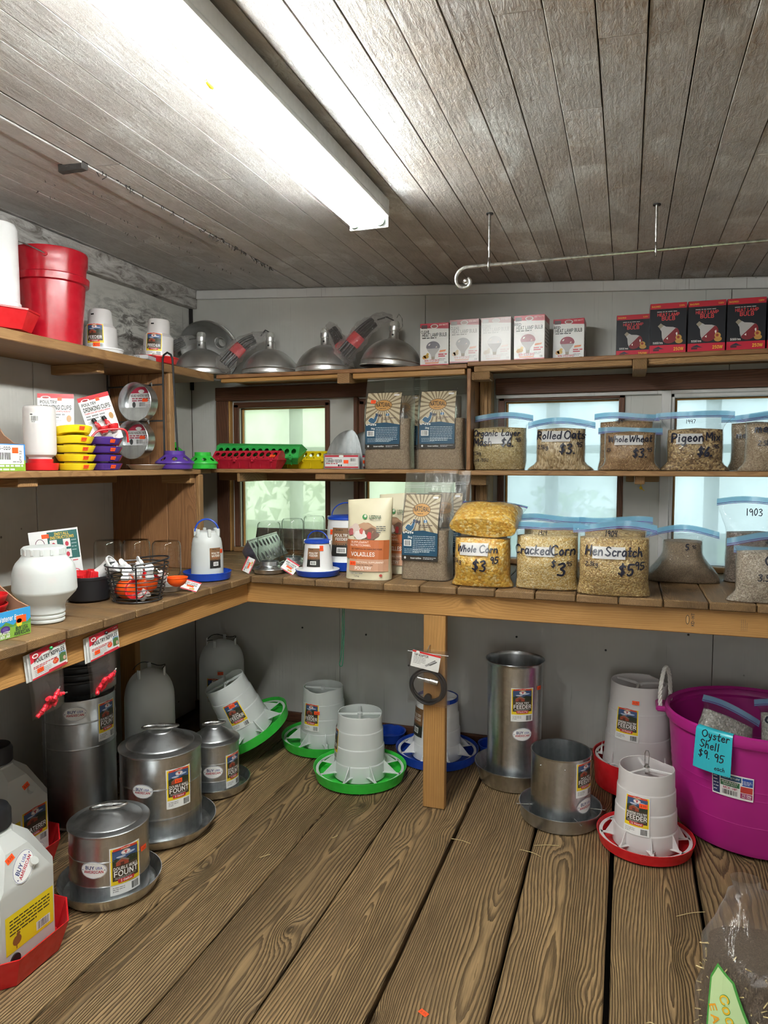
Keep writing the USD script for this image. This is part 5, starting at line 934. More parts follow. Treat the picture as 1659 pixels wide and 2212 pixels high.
# ---------------------------------------------------------------- top shelf, left: buckets and small feeders
def diff(a, *bs): return trimesh.boolean.difference([a, *bs], engine='manifold')
def solid(prof, n=48): return lathe(list(prof) + [prof[0]], n)
t = Thing('bucket', 'large glossy red bucket with a wire handle on the high left shelf', 'bucket', (.165, -1.175, 1.822))
t.part('bucket', lathe(shell([(0, .001), (.100, .001), (.104, .004), (.121, .235), (.134, .238), (.136, .262), (.124, .268), (.126, .305), (.131, .312), (.133, .352), (.131, .356)], .003), 72), 'bucket_red')
t.part('handle', tube([(.137 * math.cos(q) * .574 - .105 * math.sin(q), -.137 * math.cos(q) * .819 - .085 * math.sin(q), .322 + .062 * math.sin(q)) for q in np.linspace(0, PI, 26)], .0026, 8), 'plain_steel')
for s in (-1, 1): t.part('handle_boss', move(turn(turn(trimesh.creation.cylinder(.009, .008, sections=14), PI / 2, (0, 1, 0)), -.96, (0, 0, 1)), (s * .134 * .574, -s * .134 * .819, .322)), 'bucket_red')
t = Thing('jar_waterer', 'tall white plastic jar on a red tray at the left end of the high shelf', 'waterer', (.170, -1.430, 1.822))
t.part('tray', lathe(shell([(0, .020), (.100, .020), (.104, .026), (.128, .082), (.132, .084), (.132, .090)], .003), 8), 'red_plastic', 20); t.part('tray_foot', bx(-.05, .05, -.02, .02, .0, .02), 'red_plastic', False)
t.part('jar', lathe([(.066, .030), (.070, .085), (.074, .090), (.074, .098), (.070, .102), (.073, .108), (.073, .116), (.069, .120), (.068, .25), (.067, .372), (.060, .388), (0, .390)], 48), 'white_plastic')
def small_feeder(label, loc, tilt, base, tagang):
    X = trans(*loc) @ rotm(tilt, (0, 1, 0)); t = Thing('chick_feeder', label, 'feeder', (0, 0, 0), mat4=X)
    t.part('jar', lathe([(.066, .028), (.064, .12), (.050, .135), (.046, .19), (.041, .198), (0, .199)], 48), 'white_poly_warm'); t.part('slot', bx(-.008, .008, -.0475, -.044, .17, .178), 'screw', False)
    t.part('base', lathe(shell([(0, .001), (.072, .001), (.078, .004), (.086, .026), (.089, .028), (.089, .033)], .003), 48), base)
    t.part('flange', lathe([(.064, .03), (.084, .026), (.084, .030), (.064, .034), (.064, .03)], 48), 'white_plastic')
    stick(t, barn_label(.075, .10, ['', 'FEEDER'], '3 Pound', seed=9), on_cone(.0665, .028, .0645, .12, .082, math.radians(-72))); return t
f = small_feeder('small white feeder with yellow label on a white base beside the red bucket', (.165, -.905, 1.822), -.02, 'white_plastic', 0); price(f, on_cone(.0685, .028, .0665, .12, .045, math.radians(-66)))
small_feeder('small white feeder with yellow label on a red base near the shelf corner', (.262, -.655, 1.823), .05, 'red_plastic', 0)
t = Thing('feeder_carton', 'flat grey carton and printed card lying between the two small feeders', 'box', (.235, -.80, 1.822), .25)
t.part('carton', bx(-.09, .09, -.045, .045, 0, .018, .002), plain('grey_card', (.45, .45, .45), .5), False); p = Print(); p.rect(-.088, -.007, .088, .007, (.5, .5, .5), 0); p.text('HANGING FEEDER', 0, -.004, .009, (.1, .1, .1), 2, .12); stick(t, p, on_front(0, -.0455, .009))
t = Thing('plastic_wrap', 'crumpled clear plastic wrap in front of the small feeders on the high shelf', 'wrap', (.285, -.775, 1.822)); t.part('sheet', wobble(grid(lambda u, v: np.stack([-.02 + .05 * v, -.09 + .2 * u, .022 + .02 * np.sin(9 * u) * v + .016 * np.cos(14 * u + 5 * v)], -1), 40, 16), .014, 40, 2), 'bubble_film', True)

# ---------------------------------------------------------------- heat lamps with bubble-wrapped cords
def refl(R): return [(R * math.cos(q), R * .90 * math.sin(q) ** 1.1 + .006) for q in np.linspace(0, PI / 2 - .20, 18)]
def heat_lamp(label, loc, R, mat4=None, tag=None, wire=False):
    t = Thing('heat_lamp', label, 'lamp', loc, mat4=mat4); P = [(R + .003, 0), (R + .004, .003)] + refl(R); zt = P[-1][1]; rt = P[-1][0]
    t.part('reflector', lathe(P + [(q[0] - .0012, q[1] - .001) for q in P[::-1]], 64), 'aluminium'); t.part('bead', lathe([(R * .985, .022), (R * .992 + .002, .026), (R * .975, .031)], 64), 'aluminium')
    t.part('neck', lathe([(rt + .002, zt - .004), (.024, zt + .008), (.0225, zt + .03), (.021, zt + .034), (.021, zt + .040)], 32), 'aluminium'); t.part('socket', lathe([(.0225, zt + .036), (.0235, zt + .040), (.0225, zt + .075), (.017, zt + .084), (0, zt + .085)], 32), plain('porcelain', (.42, .42, .39), .3))
    t.part('socket_band', lathe([(.0240, zt + .040), (.0245, zt + .042), (.0245, zt + .058), (.0240, zt + .060)], 32), 'aluminium'); t.part('vent_hole', move(turn(trimesh.creation.cylinder(.005, .003, sections=12), PI / 2, (1, 0, 0)), (.002, -.0235, zt + .018)), 'bolt_dark')
    if wire: t.part('hanger', tube([(.022, 0, zt + .04), (.040, 0, zt + .06), (.034, 0, zt + .098), (.016, 0, zt + .118), (.008, 0, zt + .10)], .0016, 6), 'plain_steel')
    if tag: price(t, on_cone(R + .0035, .01, R * .86 + .003, R * .34, .042, math.radians(tag)))
    t.zt = zt; return t
lp = [heat_lamp('aluminium heat lamp dome in front of the leaning reflector at left', (.218, -.235, 1.8220), .146, None, -110), heat_lamp('aluminium heat lamp dome beside the large wrapped cord', (.570, -.165, 1.8165), .142, None, -25),
 heat_lamp('aluminium heat lamp dome in the middle of the row', (.868, -.162, 1.8165), .147, None, -148), heat_lamp('aluminium heat lamp dome tilted against the stack, nearest the bulb boxes', (0, 0, 0), .146, trans(1.205, -.162, 1.8300) @ rotm(.09, (0, 1, 0)), -140, True)]
X = trans(.205, -.150, 1.957) @ rotm(-.10, (0, 1, 0)) @ rotm(-math.radians(62), (1, 0, 0))
heat_lamp('aluminium heat lamp reflector leaning open against the corner wall', (0, 0, 0), .158, X)
def cord(label, pts, R, neck, seed):
    """A coiled black cord twisted up in bubble wrap, hung from a lamp socket."""
    t = Thing('wrapped_cord', label, 'cord', (0, 0, 0)); c = curve(pts, 40); k = len(c); s = np.linspace(0, 1, k); rad = R * (.28 + .72 * np.clip(np.sin(np.clip(s / .75, 0, 1) * PI / 2), 0, 1)) * np.where(s > .93, 1 - (s - .93) * 5, 1)
    T = np.gradient(c, axis=0); T /= np.linalg.norm(T, axis=1, keepdims=True); u = np.cross(T, (0, 1, 0)); u /= np.linalg.norm(u, axis=1, keepdims=True); w = np.cross(T, u); core = []
    for q in range(7):
        i0, i1 = int(k * .30), int(k * .92); ph = q * .9; core.append(tube([c[i] + rad[i] * .62 * (math.cos(ph) * u[i] + .5 * math.sin(ph) * w[i]) for i in range(i0, i1)], .0062, 7))
    t.part('cord', cat(*core, tube(neck, .0036, 7)), 'black_wire'); i = int(k * .62); n_ = 12
    V = [c[j] + rad[j] * .82 * (math.cos(a) * u[j] + .62 * math.sin(a) * w[j]) for j in range(i - 3, i + 4) for a in np.linspace(0, 2 * PI, n_, endpoint=False)]; F = [(r * n_ + a, r * n_ + (a + 1) % n_, (r + 1) * n_ + (a + 1) % n_) for r in range(6) for a in range(n_)] + [(r * n_ + a, (r + 1) * n_ + (a + 1) % n_, (r + 1) * n_ + a) for r in range(6) for a in range(n_)]
    t.part('red_tag', trimesh.Trimesh(np.array(V), F, process=False), plain('tag_red', (.55, .03, .04), .4), True)
    n_ = 40; V = [c[j] + rad[j] * (1.06 + .16 * math.sin(3 * a + j * .5 + seed) + .10 * math.sin(7 * a - j)) * (math.cos(a) * u[j] + .7 * math.sin(a) * w[j]) for j in range(k) for a in np.linspace(0, 2 * PI, n_, endpoint=False)]; F = []
    for r in range(k - 1):
        for a in range(n_): b = (a + 1) % n_; F += [(r * n_ + a, r * n_ + b, (r + 1) * n_ + b), (r * n_ + a, (r + 1) * n_ + b, (r + 1) * n_ + a)]
    t.part('bubble_wrap', wobble(trimesh.Trimesh(np.array(V), F, process=False), .005, 75, seed), 'bubble_film', False)
zs = 1.8165
cord('bubble-wrapped black cord lying across the front of the shelf between two heat lamps', [(.572, -.17, zs + .205), (.520, -.21, zs + .185), (.47, -.25, zs + .150), (.42, -.285, zs + .085), (.375, -.315, zs + .022)], .044, [(.570, -.165, zs + .17), (.572, -.17, zs + .215), (.555, -.185, zs + .225), (.535, -.20, zs + .195)], 1)
cord('bubble-wrapped black cord hanging behind the middle heat lamps', [(.872, -.17, zs + .215), (.91, -.19, zs + .215), (.955, -.205, zs + .150), (.99, -.215, zs + .075), (1.03, -.22, zs + .03)], .036, [(.868, -.162, zs + .17), (.872, -.165, zs + .215), (.90, -.175, zs + .20)], 2)
cord('bubble-wrapped black cord draped from the tilted heat lamp', [(1.215, -.17, zs + .245), (1.15, -.20, zs + .235), (1.085, -.235, zs + .175), (1.03, -.255, zs + .105), (.985, -.265, zs + .055)], .046, [(1.217, -.162, zs + .19), (1.218, -.165, zs + .235), (1.19, -.18, zs + .25), (1.15, -.2, zs + .235)], 3)
cord('bubble-wrapped black cord behind the red-based small feeder', [(.20, -.24, zs + .185), (.16, -.28, zs + .18), (.11, -.33, zs + .14), (.08, -.37, zs + .09), (.06, -.40, zs + .045)], .040, [(.218, -.235, zs + .16), (.21, -.235, zs + .20), (.17, -.27, zs + .185)], 4)

# ---------------------------------------------------------------- boxed bulbs
def bulb(p, x, y, s, ang, glass, l=4):
    def R(pts): a = math.radians(ang); return [(x + s * (px * math.cos(a) - py * math.sin(a)), y + s * (px * math.sin(a) + py * math.cos(a))) for px, py in pts]
    arc_ = [(.5 * math.cos(q), .22 + .42 * math.sin(q)) for q in np.linspace(0, PI, 14)]
    p.poly(Polygon(R([(-.5, .22), (-.40, .0), (-.17, -.28), (-.14, -.42), (.14, -.42), (.17, -.28), (.40, .0), (.5, .22)])), (.42, .40, .40), l); p.poly(Polygon(R(arc_ + [(-.5, .22), (-.45, .14), (.45, .14)])), glass, l + 1)
    p.poly(Polygon(R([(-.13, -.42), (-.11, -.62), (.11, -.62), (.13, -.42)])), (.30, .26, .20), l); p.poly(Polygon(R([(-.36, .36), (-.28, .46), (-.18, .48), (-.26, .34)])), (.75, .7, .68), l + 2); p.poly(Polygon(R([(.16, .2), (.26, .3), (.3, .2)])), (.8, .7, .65), l + 2)
def fade(c, f): return tuple(x + (.74 - x) * f for x in c)
def chick(p, x, y, s, f=0, l=5): p.ell(x, y, s, s * .8, fade((.62, .36, .04), f), l, 14); p.ell(x + s * .5, y + s * .95, s * .55, s * .5, fade((.68, .44, .08), f), l, 12); p.ell(x - s * .9, y - s * .35, s * .8, s * .65, fade((.60, .28, .04), f), l, 12); p.ell(x - s * .85, y + s * .25, s * .5, s * .4, fade((.66, .40, .08), f), l, 12)
def bulb_box(label, loc, w, h, d, kind, f, rz=0.0):
    t = Thing('bulb_box', label, 'box', loc, rz); t.part('carton', bx(-w / 2, w / 2, 0, d, 0, h, .0015), 'paper_white', False); p = Print(); a = w / 2
    rd = fade((.50, .02, .05), f * .8)
    p.rect(-a, 0, a, h, (.78, .78, .77), 0); p.rect(-a, h * .90, a, h, rd, 1); p.poly(Polygon([(-a, h * .90), (a, h * .86), (a, h * .91), (-a, h * .91)]), rd, 1); p.rect(-a, 0, a, h * .035, rd, 1)
    p.rect(-a * .92, h * .88, -a * .5, h * .965, fade((.08, .03, .04), f), 3); p.ell(0, h * .925, a * .27, h * .05, (.7, .68, .66), 3, 18); p.ell(0, h * .925, a * .2, h * .035, fade((.3, .05, .05), f), 4, 14); p.text('250 WATT', a * .62, h * .935, h * .035, fade((.9, .6, .6), f), 3, a * .62)
    ink = fade((.02, .02, .02), f); p.text('CLEAR' if kind == 'clear' else 'RED', -a * (.66 if kind == 'clear' else .76), h * .775, h * .06, ink, 3, a * .6); p.text('HEAT LAMP BULB', 0, h * .685, h * .082, ink, 3, -a * 1.74); p.lines(-a * .86, h * .645, a * .84, 1, .01, h * .022, ink, 3, 3)
    bulb(p, -a * .08, h * .36, h * .34, 0, fade((.16, .15, .18), f) if kind == 'clear' else fade((.28, .03, .06), f)); chick(p, -a * .55, h * .22, a * .17, f)
    p.poly(Polygon([(a * .36, h * .31), (a * .78, h * .33), (a * .84, h * .37), (a * .40, h * .36)]), fade((.75, .25, .10), f), 4); p.lines(a * .3, h * .25, a * .9, 2, h * .045, h * .028, fade((.5, .05, .08), f), 4, 5); p.lines(a * .34, h * .15, a * .84, 2, h * .03, h * .014, fade((.3, .3, .3), f), 4, 6)
    p.text('NON-STICK BASE', -a * .16, h * .10, h * .05, fade((.5, .03, .06), f), 4, a * 1.05); p.poly(Polygon([(-a * .62, h * .05), (a * .30, h * .05), (a * .34, h * .085), (-a * .66, h * .085)]), fade((.70, .28, .16), f), 4); p.text('CE', a * .8, h * .055, h * .035, ink, 4)
    stick(t, p, on_front(0, -.0003, 0), 'front_print', mat='print_card'); q = Print(); q.rect(0, 0, d, h, (.74, .74, .73), 0); q.rect(0, h * .87, d, h, rd, 1); q.rect(0, 0, d, h * .035, rd, 1); q.lines(d * .1, h * .7, d * .9, 6, h * .08, h * .025, ink, 2, 7); stick(t, q, lambda x, y, dd: np.stack([w / 2 + .0003 + dd, x, y], 1), 'side_print', mat='print_card')
    q = Print(); q.rect(-a, 0, a, d, rd, 0); stick(t, q, on_top(0, 0, h + .0002), 'top_print', mat='print_card')
x5 = [(1.446, 'clear', 0.0, 'white box of clear heat lamp bulbs at the left end of the boxes', 0), (1.582, 'clear', .45, 'slightly faded white box of clear heat lamp bulbs', 0), (1.722, 'clear', .80, 'strongly sun-faded white box of clear heat lamp bulbs', -.01), (1.865, 'red', .0, 'white box of red heat lamp bulbs standing beside the faded box', -.05), (2.022, 'red', .0, 'white box of red heat lamp bulbs pushed back at the right end', .0)]
for i, (x, k, f, lab, rz) in enumerate(x5): bulb_box(lab, (x, -.275 if i < 4 else -.185, 1.8165 if i < 1 else (1.8165 if x < 1.60 - .06 else 1.8245)), .130, .188 if i < 4 else .180, .125, k, f, rz)
def black_box(label, loc, w, h, d, rz):
    t = Thing('bulb_box', label, 'box', loc, rz); t.part('carton', bx(-w / 2, w / 2, 0, d, 0, h, .0015), plain('carton_black', (.015, .016, .022), .3), False); p = Print(); a = w / 2
    p.rect(-a, 0, a, h, (.012, .013, .02), 0); p.rect(-a, h * .89, a, h, (.45, .02, .04), 1); p.rect(-a, 0, a, h * .17, (.52, .015, .045), 1); p.text('R40/RED', -a * .68, h * .925, h * .032, (.75, .45, .05), 3, a * .5); p.text('120V', a * .74, h * .925, h * .032, (.75, .45, .05), 3, a * .3)
    p.text('HEAT LAMP', 0, h * .745, h * .062, (.62, .06, .07), 3, -a * 1.24); p.text('BULB', 0, h * .66, h * .078, (.62, .06, .07), 3, -a * .76); p.lines(-a * .62, h * .825, a * .62, 1, .01, h * .016, (.4, .4, .4), 3, 2); bulb(p, -a * .02, h * .42, h * .36, -135, (.20, .02, .03), 4)
    p.ell(a * .62, h * .24, a * .21, h * .05, (.45, .24, .06), 5, 14); p.ell(a * .60, h * .31, a * .17, h * .055, (.50, .28, .07), 6, 14); p.ell(a * .58, h * .315, a * .08, h * .03, (.3, .05, .03), 7, 10); p.text('5000 hrs', -a * .55, h * .195, h * .042, (.7, .7, .7), 4, a * .55)
    p.text('250W', a * .60, h * .055, h * .062, (.78, .5, .04), 4, a * .56); p.poly(Polygon([(-a * .85, h * .09), (-a * .5, h * .145), (-a * .38, h * .115), (-a * .18, h * .09)]), (.03, .03, .05), 4); p.lines(-a * .8, h * .055, -a * .25, 1, .01, h * .03, (.05, .02, .03), 4, 8)
    stick(t, p, on_front(0, -.0003, 0), 'front_print', mat='print_card'); q = Print(); q.rect(0, 0, d, h, (.014, .015, .022), 0); q.rect(0, h * .89, d, h, (.45, .02, .04), 1); q.rect(0, 0, d, h * .17, (.52, .015, .045), 1)
    for s in (1, -1): stick(t, q, (lambda s: lambda x, y, dd: np.stack([s * (w / 2 + .0003 + dd), x if s > 0 else d - x, y], 1))(s), 'side_print', mat='print_card')
    q = Print(); q.rect(-a, 0, a, d, (.40, .02, .035), 0); stick(t, q, on_top(0, 0, h + .0002), 'top_print', mat='print_card')
for x, y, h, lab in ((2.285, -.205, .176, 'black and red heat lamp bulb box set back at the left end'), (2.418, -.275, .200, 'black and red heat lamp bulb box second from the left of the black boxes'), (2.561, -.275, .200, 'black and red heat lamp bulb box third from the left of the black boxes'), (2.703, -.275, .200, 'black and red heat lamp bulb box fourth from the left of the black boxes'), (2.846, -.275, .200, 'black and red heat lamp bulb box cut off by the right edge of the photo')): black_box(lab, (x, y, 1.8245), .130 if h < .19 else .136, h, .12, 0)

# ---------------------------------------------------------------- eye-level shelf, left
ZL = 1.3525
t = Thing('display_carton', 'open shop carton with a white barcode sticker at the left end of the shelf', 'box', (0, 0, 0)); Y0 = -1.612
t.part('front_flap', bx(.447, .451, Y0 - .34, Y0, ZL, ZL + .085, .0005), 'cardboard', False); pl = Polygon([(.25, ZL), (.448, ZL), (.448, ZL + .085), (.41, ZL + .09), (.37, ZL + .115), (.33, ZL + .165), (.25, ZL + .18)]); t.part('side_flap', move(upright(prism(pl, .004)), (0, Y0, 0)), 'cardboard', False); t.part('bottom', bx(.25, .447, Y0 - .34, Y0 - .004, ZL, ZL + .003, .0005), 'cardboard', False)
p = Print(); p.rect(-.34, 0, 0, .085, (.05, .22, .55), 0); p.rect(-.34, 0, 0, .034, (.22, .36, .04), 1); p.poly(Polygon([(-.34, .034)] + [(-.34 + .034 * k, .034 + .008 * (k % 2)) for k in range(11)] + [(0, .034)]), (.14, .28, .03), 1); p.lines(-.14, .014, -.01, 2, .011, .0055, (.6, .75, .8), 2, 4); p.rect(-.15, .022, -.006, .082, (.74, .74, .72), 3); p.text('405-020', -.09, .066, .010, (.03, .03, .03), 5, .09); p.bars(-.14, .036, -.055, .058, l=5, seed=4); p.rect(-.052, .056, -.028, .074, ORG, 5); p.text('QTY 12', -.016, .045, .008, (.05, .05, .05), 5, .05, ang=90); p.lines(-.05, .028, -.01, 1, .01, .003, (.2, .2, .2), 5, 3); stick(t, p, face_x(Y0, ZL, .4512), 'printed_front', mat='print_card')
for k in range(3):
    r = Thing('waterer_dish', ('lowest red jar base in the shop carton on the shelf', 'middle red jar base in the shop carton on the eye-level shelf', 'top red jar base in the shop carton on the eye-level shelf')[k], 'base', (.36, -1.715, ZL + .0035 + .030 * k), group='red bases in the carton on the shelf'); r.part('base', lathe(shell([(0, .001), (.05, .001), (.053, .004), (.060, .022), (.062, .024), (.062, .028)], .002), 40), 'red_plastic')
def jar_base(t, mat, z=0.0): t.part('base', lathe(shell([(0, .001), (.060, .001), (.064, .004), (.070, .022), (.072, .024)], .0025), 48), mat); t.part('collar', lathe(shell([(.038, .010), (.040, .034), (.0405, .036)], .0025), 40), mat)
t = Thing('jar_waterer', 'white plastic jar standing upside down on a small red base on the shelf', 'waterer', (.350, -1.445, ZL)); t.part('base', lathe(shell([(0, .001), (.054, .001), (.056, .004), (.0585, .022), (.0585, .026)], .0025), 48), 'red_plastic'); t.part('collar', lathe([(.040, .008), (.041, .040), (.038, .040), (.038, .008)], 40), 'red_plastic')
t.part('jar', lathe([(.037, .030), (.037, .046), (.050, .054), (.0525, .064), (.0525, .208), (.0495, .218), (.043, .2215), (0, .2215)], 48), 'white_poly_warm'); stick(t, barcode_label(.034, .034, 3), on_cone(.0532, 0, .0532, .3, .178, math.radians(-62)))
def tray_stack(colour, label_c, loc, rt, n, pitch, tilts):
    for k in range(n):
        z = loc[2] + pitch * k; dx, tl = tilts[k] if k < len(tilts) else (0, 0); lab = ('lowest', 'second lowest', 'middle' if n == 5 else 'third lowest', 'second highest' if n == 5 else 'topmost', 'topmost')[k] + f' {label_c} tray of the stack on the eye-level shelf'
        t = Thing('waterer_tray', lab, 'tray', (0, 0, 0), mat4=trans(loc[0] + dx, loc[1], z) @ rotm(tl, (.4, .9, 0)), group=f'stacked {label_c} trays')
        t.part('tray', lathe(shell([(0, .001), (rt - .012, .001), (rt - .009, .004), (rt, .022), (rt + .001, .024)], .0022), 48), colour); t.part('collar', lathe(shell([(rt * .56, .004), (rt * .57, .030)], .002), 40), colour)
        price(t, on_cone(rt - .0065, .004, rt + .0025, .022, .0135, math.radians(-18)), w=.020, h=.014)
tray_stack('yellow_tray', 'yellow', (.402, -1.335, ZL), .068, 5, .0315, [(0, 0), (0, 0), (-.001, 0), (-.006, -.03), (-.012, -.16)])
tray_stack('purple_plastic', 'purple', (.398, -1.185, ZL), .0635, 4, .0318, [])
for k in range(4):
    t = Thing('waterer_tray', ('lowest', 'second lowest', 'third lowest', 'topmost')[k] + ' red tray hidden behind the purple stack', 'tray', (.315, -1.075, ZL + .0318 * k), group='red trays behind the purple stack'); t.part('tray', lathe(shell([(0, .001), (.050, .001), (.053, .004), (.062, .022), (.063, .024)], .0022), 40), 'red_plastic')
t = Thing('plastic_hoop', 'red hooped plastic handle standing on the purple tray stack', 'handle', (.40, -1.135, ZL + .127)); t.part('hoop', tube(curve([(-.05, -.055, .0), (-.04, -.03, .022), (0, .0, .03), (.035, .03, .026), (.040, .04, -.02)], 30), .0042, 8), 'red_plastic')
def cup_card(label, M4, w, h, full):
    t = Thing('drinking_cup_card', label, 'card', (0, 0, 0), mat4=M4); t.part('card', bx(-w / 2, w / 2, 0, .002, 0, h, .0005), 'paper_white', False); p = Print(); a = w / 2; p.rect(-a, 0, a, h, (.76, .76, .74), 0); p.rect(-a, h * .91, a, h, (.58, .03, .04), 1); p.ell(-a * .55, h * .92, a * .27, h * .032, WHT, 2); p.ell(-a * .55, h * .92, a * .19, h * .02, (.35, .04, .04), 3)
    p.text('POULTRY', -a * .40, h * .80, h * .06, (.02, .02, .02), 3, a * .95); p.text('DRINKING CUPS', 0, h * .68, h * .088, (.015, .015, .015), 3, -a * 1.72); p.text('Create your own poultry waterer', -a * .02, h * .63, h * .034, (.55, .04, .05), 3, -a * 1.65); p.lines(-a * .82, h * .565, a * .5, 2, h * .055, h * .03, (.25, .25, .25), 3, 3); p.lines(-a * .82, h * .455, a * .3, 2, h * .03, h * .012, (.4, .4, .4), 3, 4); p.ell(a * .72, h * .50, a * .14, h * .07, (.42, .22, .06), 4, 12); p.rect(a * .1, h * .86, a * .34, h * .93, ORG, 4)
    stick(t, p, on_front(0, -.0003, 0), 'front_print', mat='print_card')
    if full:
        for x in (-.012, .026):
            t.part('cup', move(lathe(shell([(0, 0), (.012, .002), (.019, .014), (.021, .026)], .0015), 24), (x + .01, -.024, h * .13)), 'red_plastic'); t.part('valve', move(turn(lathe([(0, 0), (.009, 0), (.009, .022), (.006, .024), (.006, .034), (0, .034)], 20), -.35, (0, 1, 0)), (x, -.014, h * .27)), 'red_plastic'); t.part('valve_cap', move(turn(lathe([(.0085, 0), (.0085, .014), (0, .018)], 20), -.35, (0, 1, 0)), (x - .010, -.014, h * .27 + .030)), 'black_rubber')
        t.part('blister', wobble(move(cbox((.085, .03, .075), .012), (.008, -.016, h * .24)).subdivide().subdivide(), .002, 40), 'clear_film', 40)
MX = lambda x, y, z, yaw, lean, roll: trans(x, y, z) @ rotm(yaw, (0, 0, 1)) @ rotm(-lean, (1, 0, 0)) @ rotm(roll, (0, 1, 0))
cup_card('poultry drinking cups card standing upright behind the yellow trays', MX(.26, -1.275, ZL + .10, .62, .10, 0), .125, .185, False)
cup_card('poultry drinking cups card with two red cups leaning over the purple trays', MX(.345, -1.095, ZL + .112, .62, .22, -.30), .118, .195, True)
b_ = Thing('storage_box', 'low cardboard box behind the tray stacks carrying the cup cards', 'box', (.225, -1.22, ZL)); b_.part('carton', bx(-.045, .085, -.12, .12, 0, .098, .002), 'cardboard', False)
t = Thing('pie_tin', 'small fluted tin pan at the front of the shelf beside the purple feeder', 'pan', (.392, -.925, ZL)); m = lathe(shell([(0, .001), (.058, .001), (.061, .003), (.072, .018), (.078, .0195), (.078, .022)], .0012), 80); v = m.vertices; a = np.arctan2(v[:, 1], v[:, 0]); r_ = np.hypot(v[:, 0], v[:, 1]); k_ = (r_ > .060) & (v[:, 2] < .0185); v[k_, :2] *= (1 + .018 * np.sin(a[k_] * 36))[:, None]; m.vertices = v; t.part('pan', m, 'aluminium', 60)
def hole_feeder(label, loc, R, mat, rz=0.0, tag=False, z0=0, group=None):
    t = Thing('jar_feeder_base', label, 'feeder', (loc[0], loc[1], loc[2]), rz, group=group); k = R / .083
    t.part('dish', lathe(shell([(0, .001), (R * .86, .001), (R * .9, .004), (R * .93, .022), (R * .93, .024)], .002), 48), mat)
    c = solid([(R * .98, .0245), (R, .028), (R * .98, .033), (.046 * k, .062), (.044 * k, .064), (.044 * k, .080), (.0415 * k, .080), (.0415 * k, .062), (R * .95, .0305), (R * .95, .0245)], 64)
    cut = []
    for q in range(8): a = (q + .5) * PI / 4; cyl = trimesh.creation.cylinder(.0125 * k, .08, sections=24); cyl.apply_transform(rotm(math.radians(52), (0, 1, 0))); cyl.apply_translation((.067 * k, 0, .047)); cut.append(turn(cyl, a, (0, 0, 1)))
    t.part('cover', diff(c, *cut), mat, 30); return t
hole_feeder('purple jar feeder base with round holes at the shelf corner', (.415, -.760, ZL), .083, 'purple_plastic', .2)
hole_feeder('green jar feeder base with round holes right of the purple one', (.345, -.435, ZL), .072, 'green_plastic', .3)
hole_feeder('green jar feeder base stacked on another behind the upright', (.190, -.48, ZL + .048), .072, 'green_plastic', .1)
t = Thing('storage_tin', 'low grey tin supporting the rear green feeder base', 'tin', (.190, -.48, ZL)); t.part('tin', lathe([(0, 0), (.06, 0), (.06, .0475), (0, .0475)], 32), 'galvanised_dull', 30)
# black wire display rack with two round hanging feeders
t = Thing('display_rack', 'black wire display rack holding two round galvanised feeders', 'rack', (0, -.745, 0)); W_ = [tube([(.02, .045, ZL + .001), (.02, .045, 1.780)], .0042, 8), tube([(.352, 0, ZL + .001), (.352, 0, 1.83), (.358, 0, 1.848), (.376, 0, 1.858), (.394, 0, 1.848), (.402, 0, 1.83), (.420, .0, 1.4325)], .0045, 8)]
for z in (1.722, 1.565): W_.append(tube([(.02, .045, z), (.352, .0, z)], .0035, 8))
for w_ in W_: t.part('wire', w_, 'black_wire')
def mangle(label, x, z):
    t = Thing('hanging_feeder', label, 'feeder', (x, -.745, z)); R = .083
    t.part('dish', cat(turn(lathe([(0, 0), (R - .003, 0), (R, -.003), (R, -.052), (R + .003, -.055), (R + .001, -.057), (R - .001, -.052), (R - .002, -.004), (0, -.003)], 56), -PI / 2, (1, 0, 0))), 'galvanised')
    half = Polygon([(R * math.cos(q), R * math.sin(q)) for q in np.linspace(PI + .30, 2 * PI - .30, 24)]); t.part('lip', move(upright(prism(half, .0015)), (0, -.053, 0)), 'galvanised', False)
    for s in (-1, 1): t.part('hook', tube([(s * .05, -.0, .07), (s * .05, -.004, .088), (s * .05, -.010, .080)], .0035, 6), 'plain_steel')
    p = Print(); p.ell(0, 0, .070, .070, (.68, .67, .67), 0, 36); q = Point(0, 0).buffer(.070, 24); p.poly(q.intersection(sbox(-.08, .042, .08, .08)), (.45, .03, .07), 1); p.poly(q.intersection(sbox(-.08, -.08, .08, -.046)), (.45, .03, .07), 1); p.ell(0, .050, .016, .008, WHT, 2); p.text('ROUND HANGING WATERER', 0, .026, .011, (.06, .04, .04), 2, .112); p.lines(-.05, .016, .05, 2, .009, .005, (.35, .05, .08), 2, 4); p.bars(-.014, -.016, .02, .002, l=2); p.ell(-.040, -.008, .009, .013, (.04, .04, .04), 2); p.ell(-.022, -.034, .008, .011, (.2, .03, .03), 2); p.lines(.02, -.012, .055, 4, .007, .003, (.3, .3, .3), 2, 5); p.rect(.004, .004, .032, .018, ORG, 3); stick(t, p, on_front(0, -.006, 0)); return t
mangle('round galvanised hanging feeder, the upper one on the black rack', .243, 1.645); mangle('round galvanised hanging feeder, the lower one on the black rack', .225, 1.482)

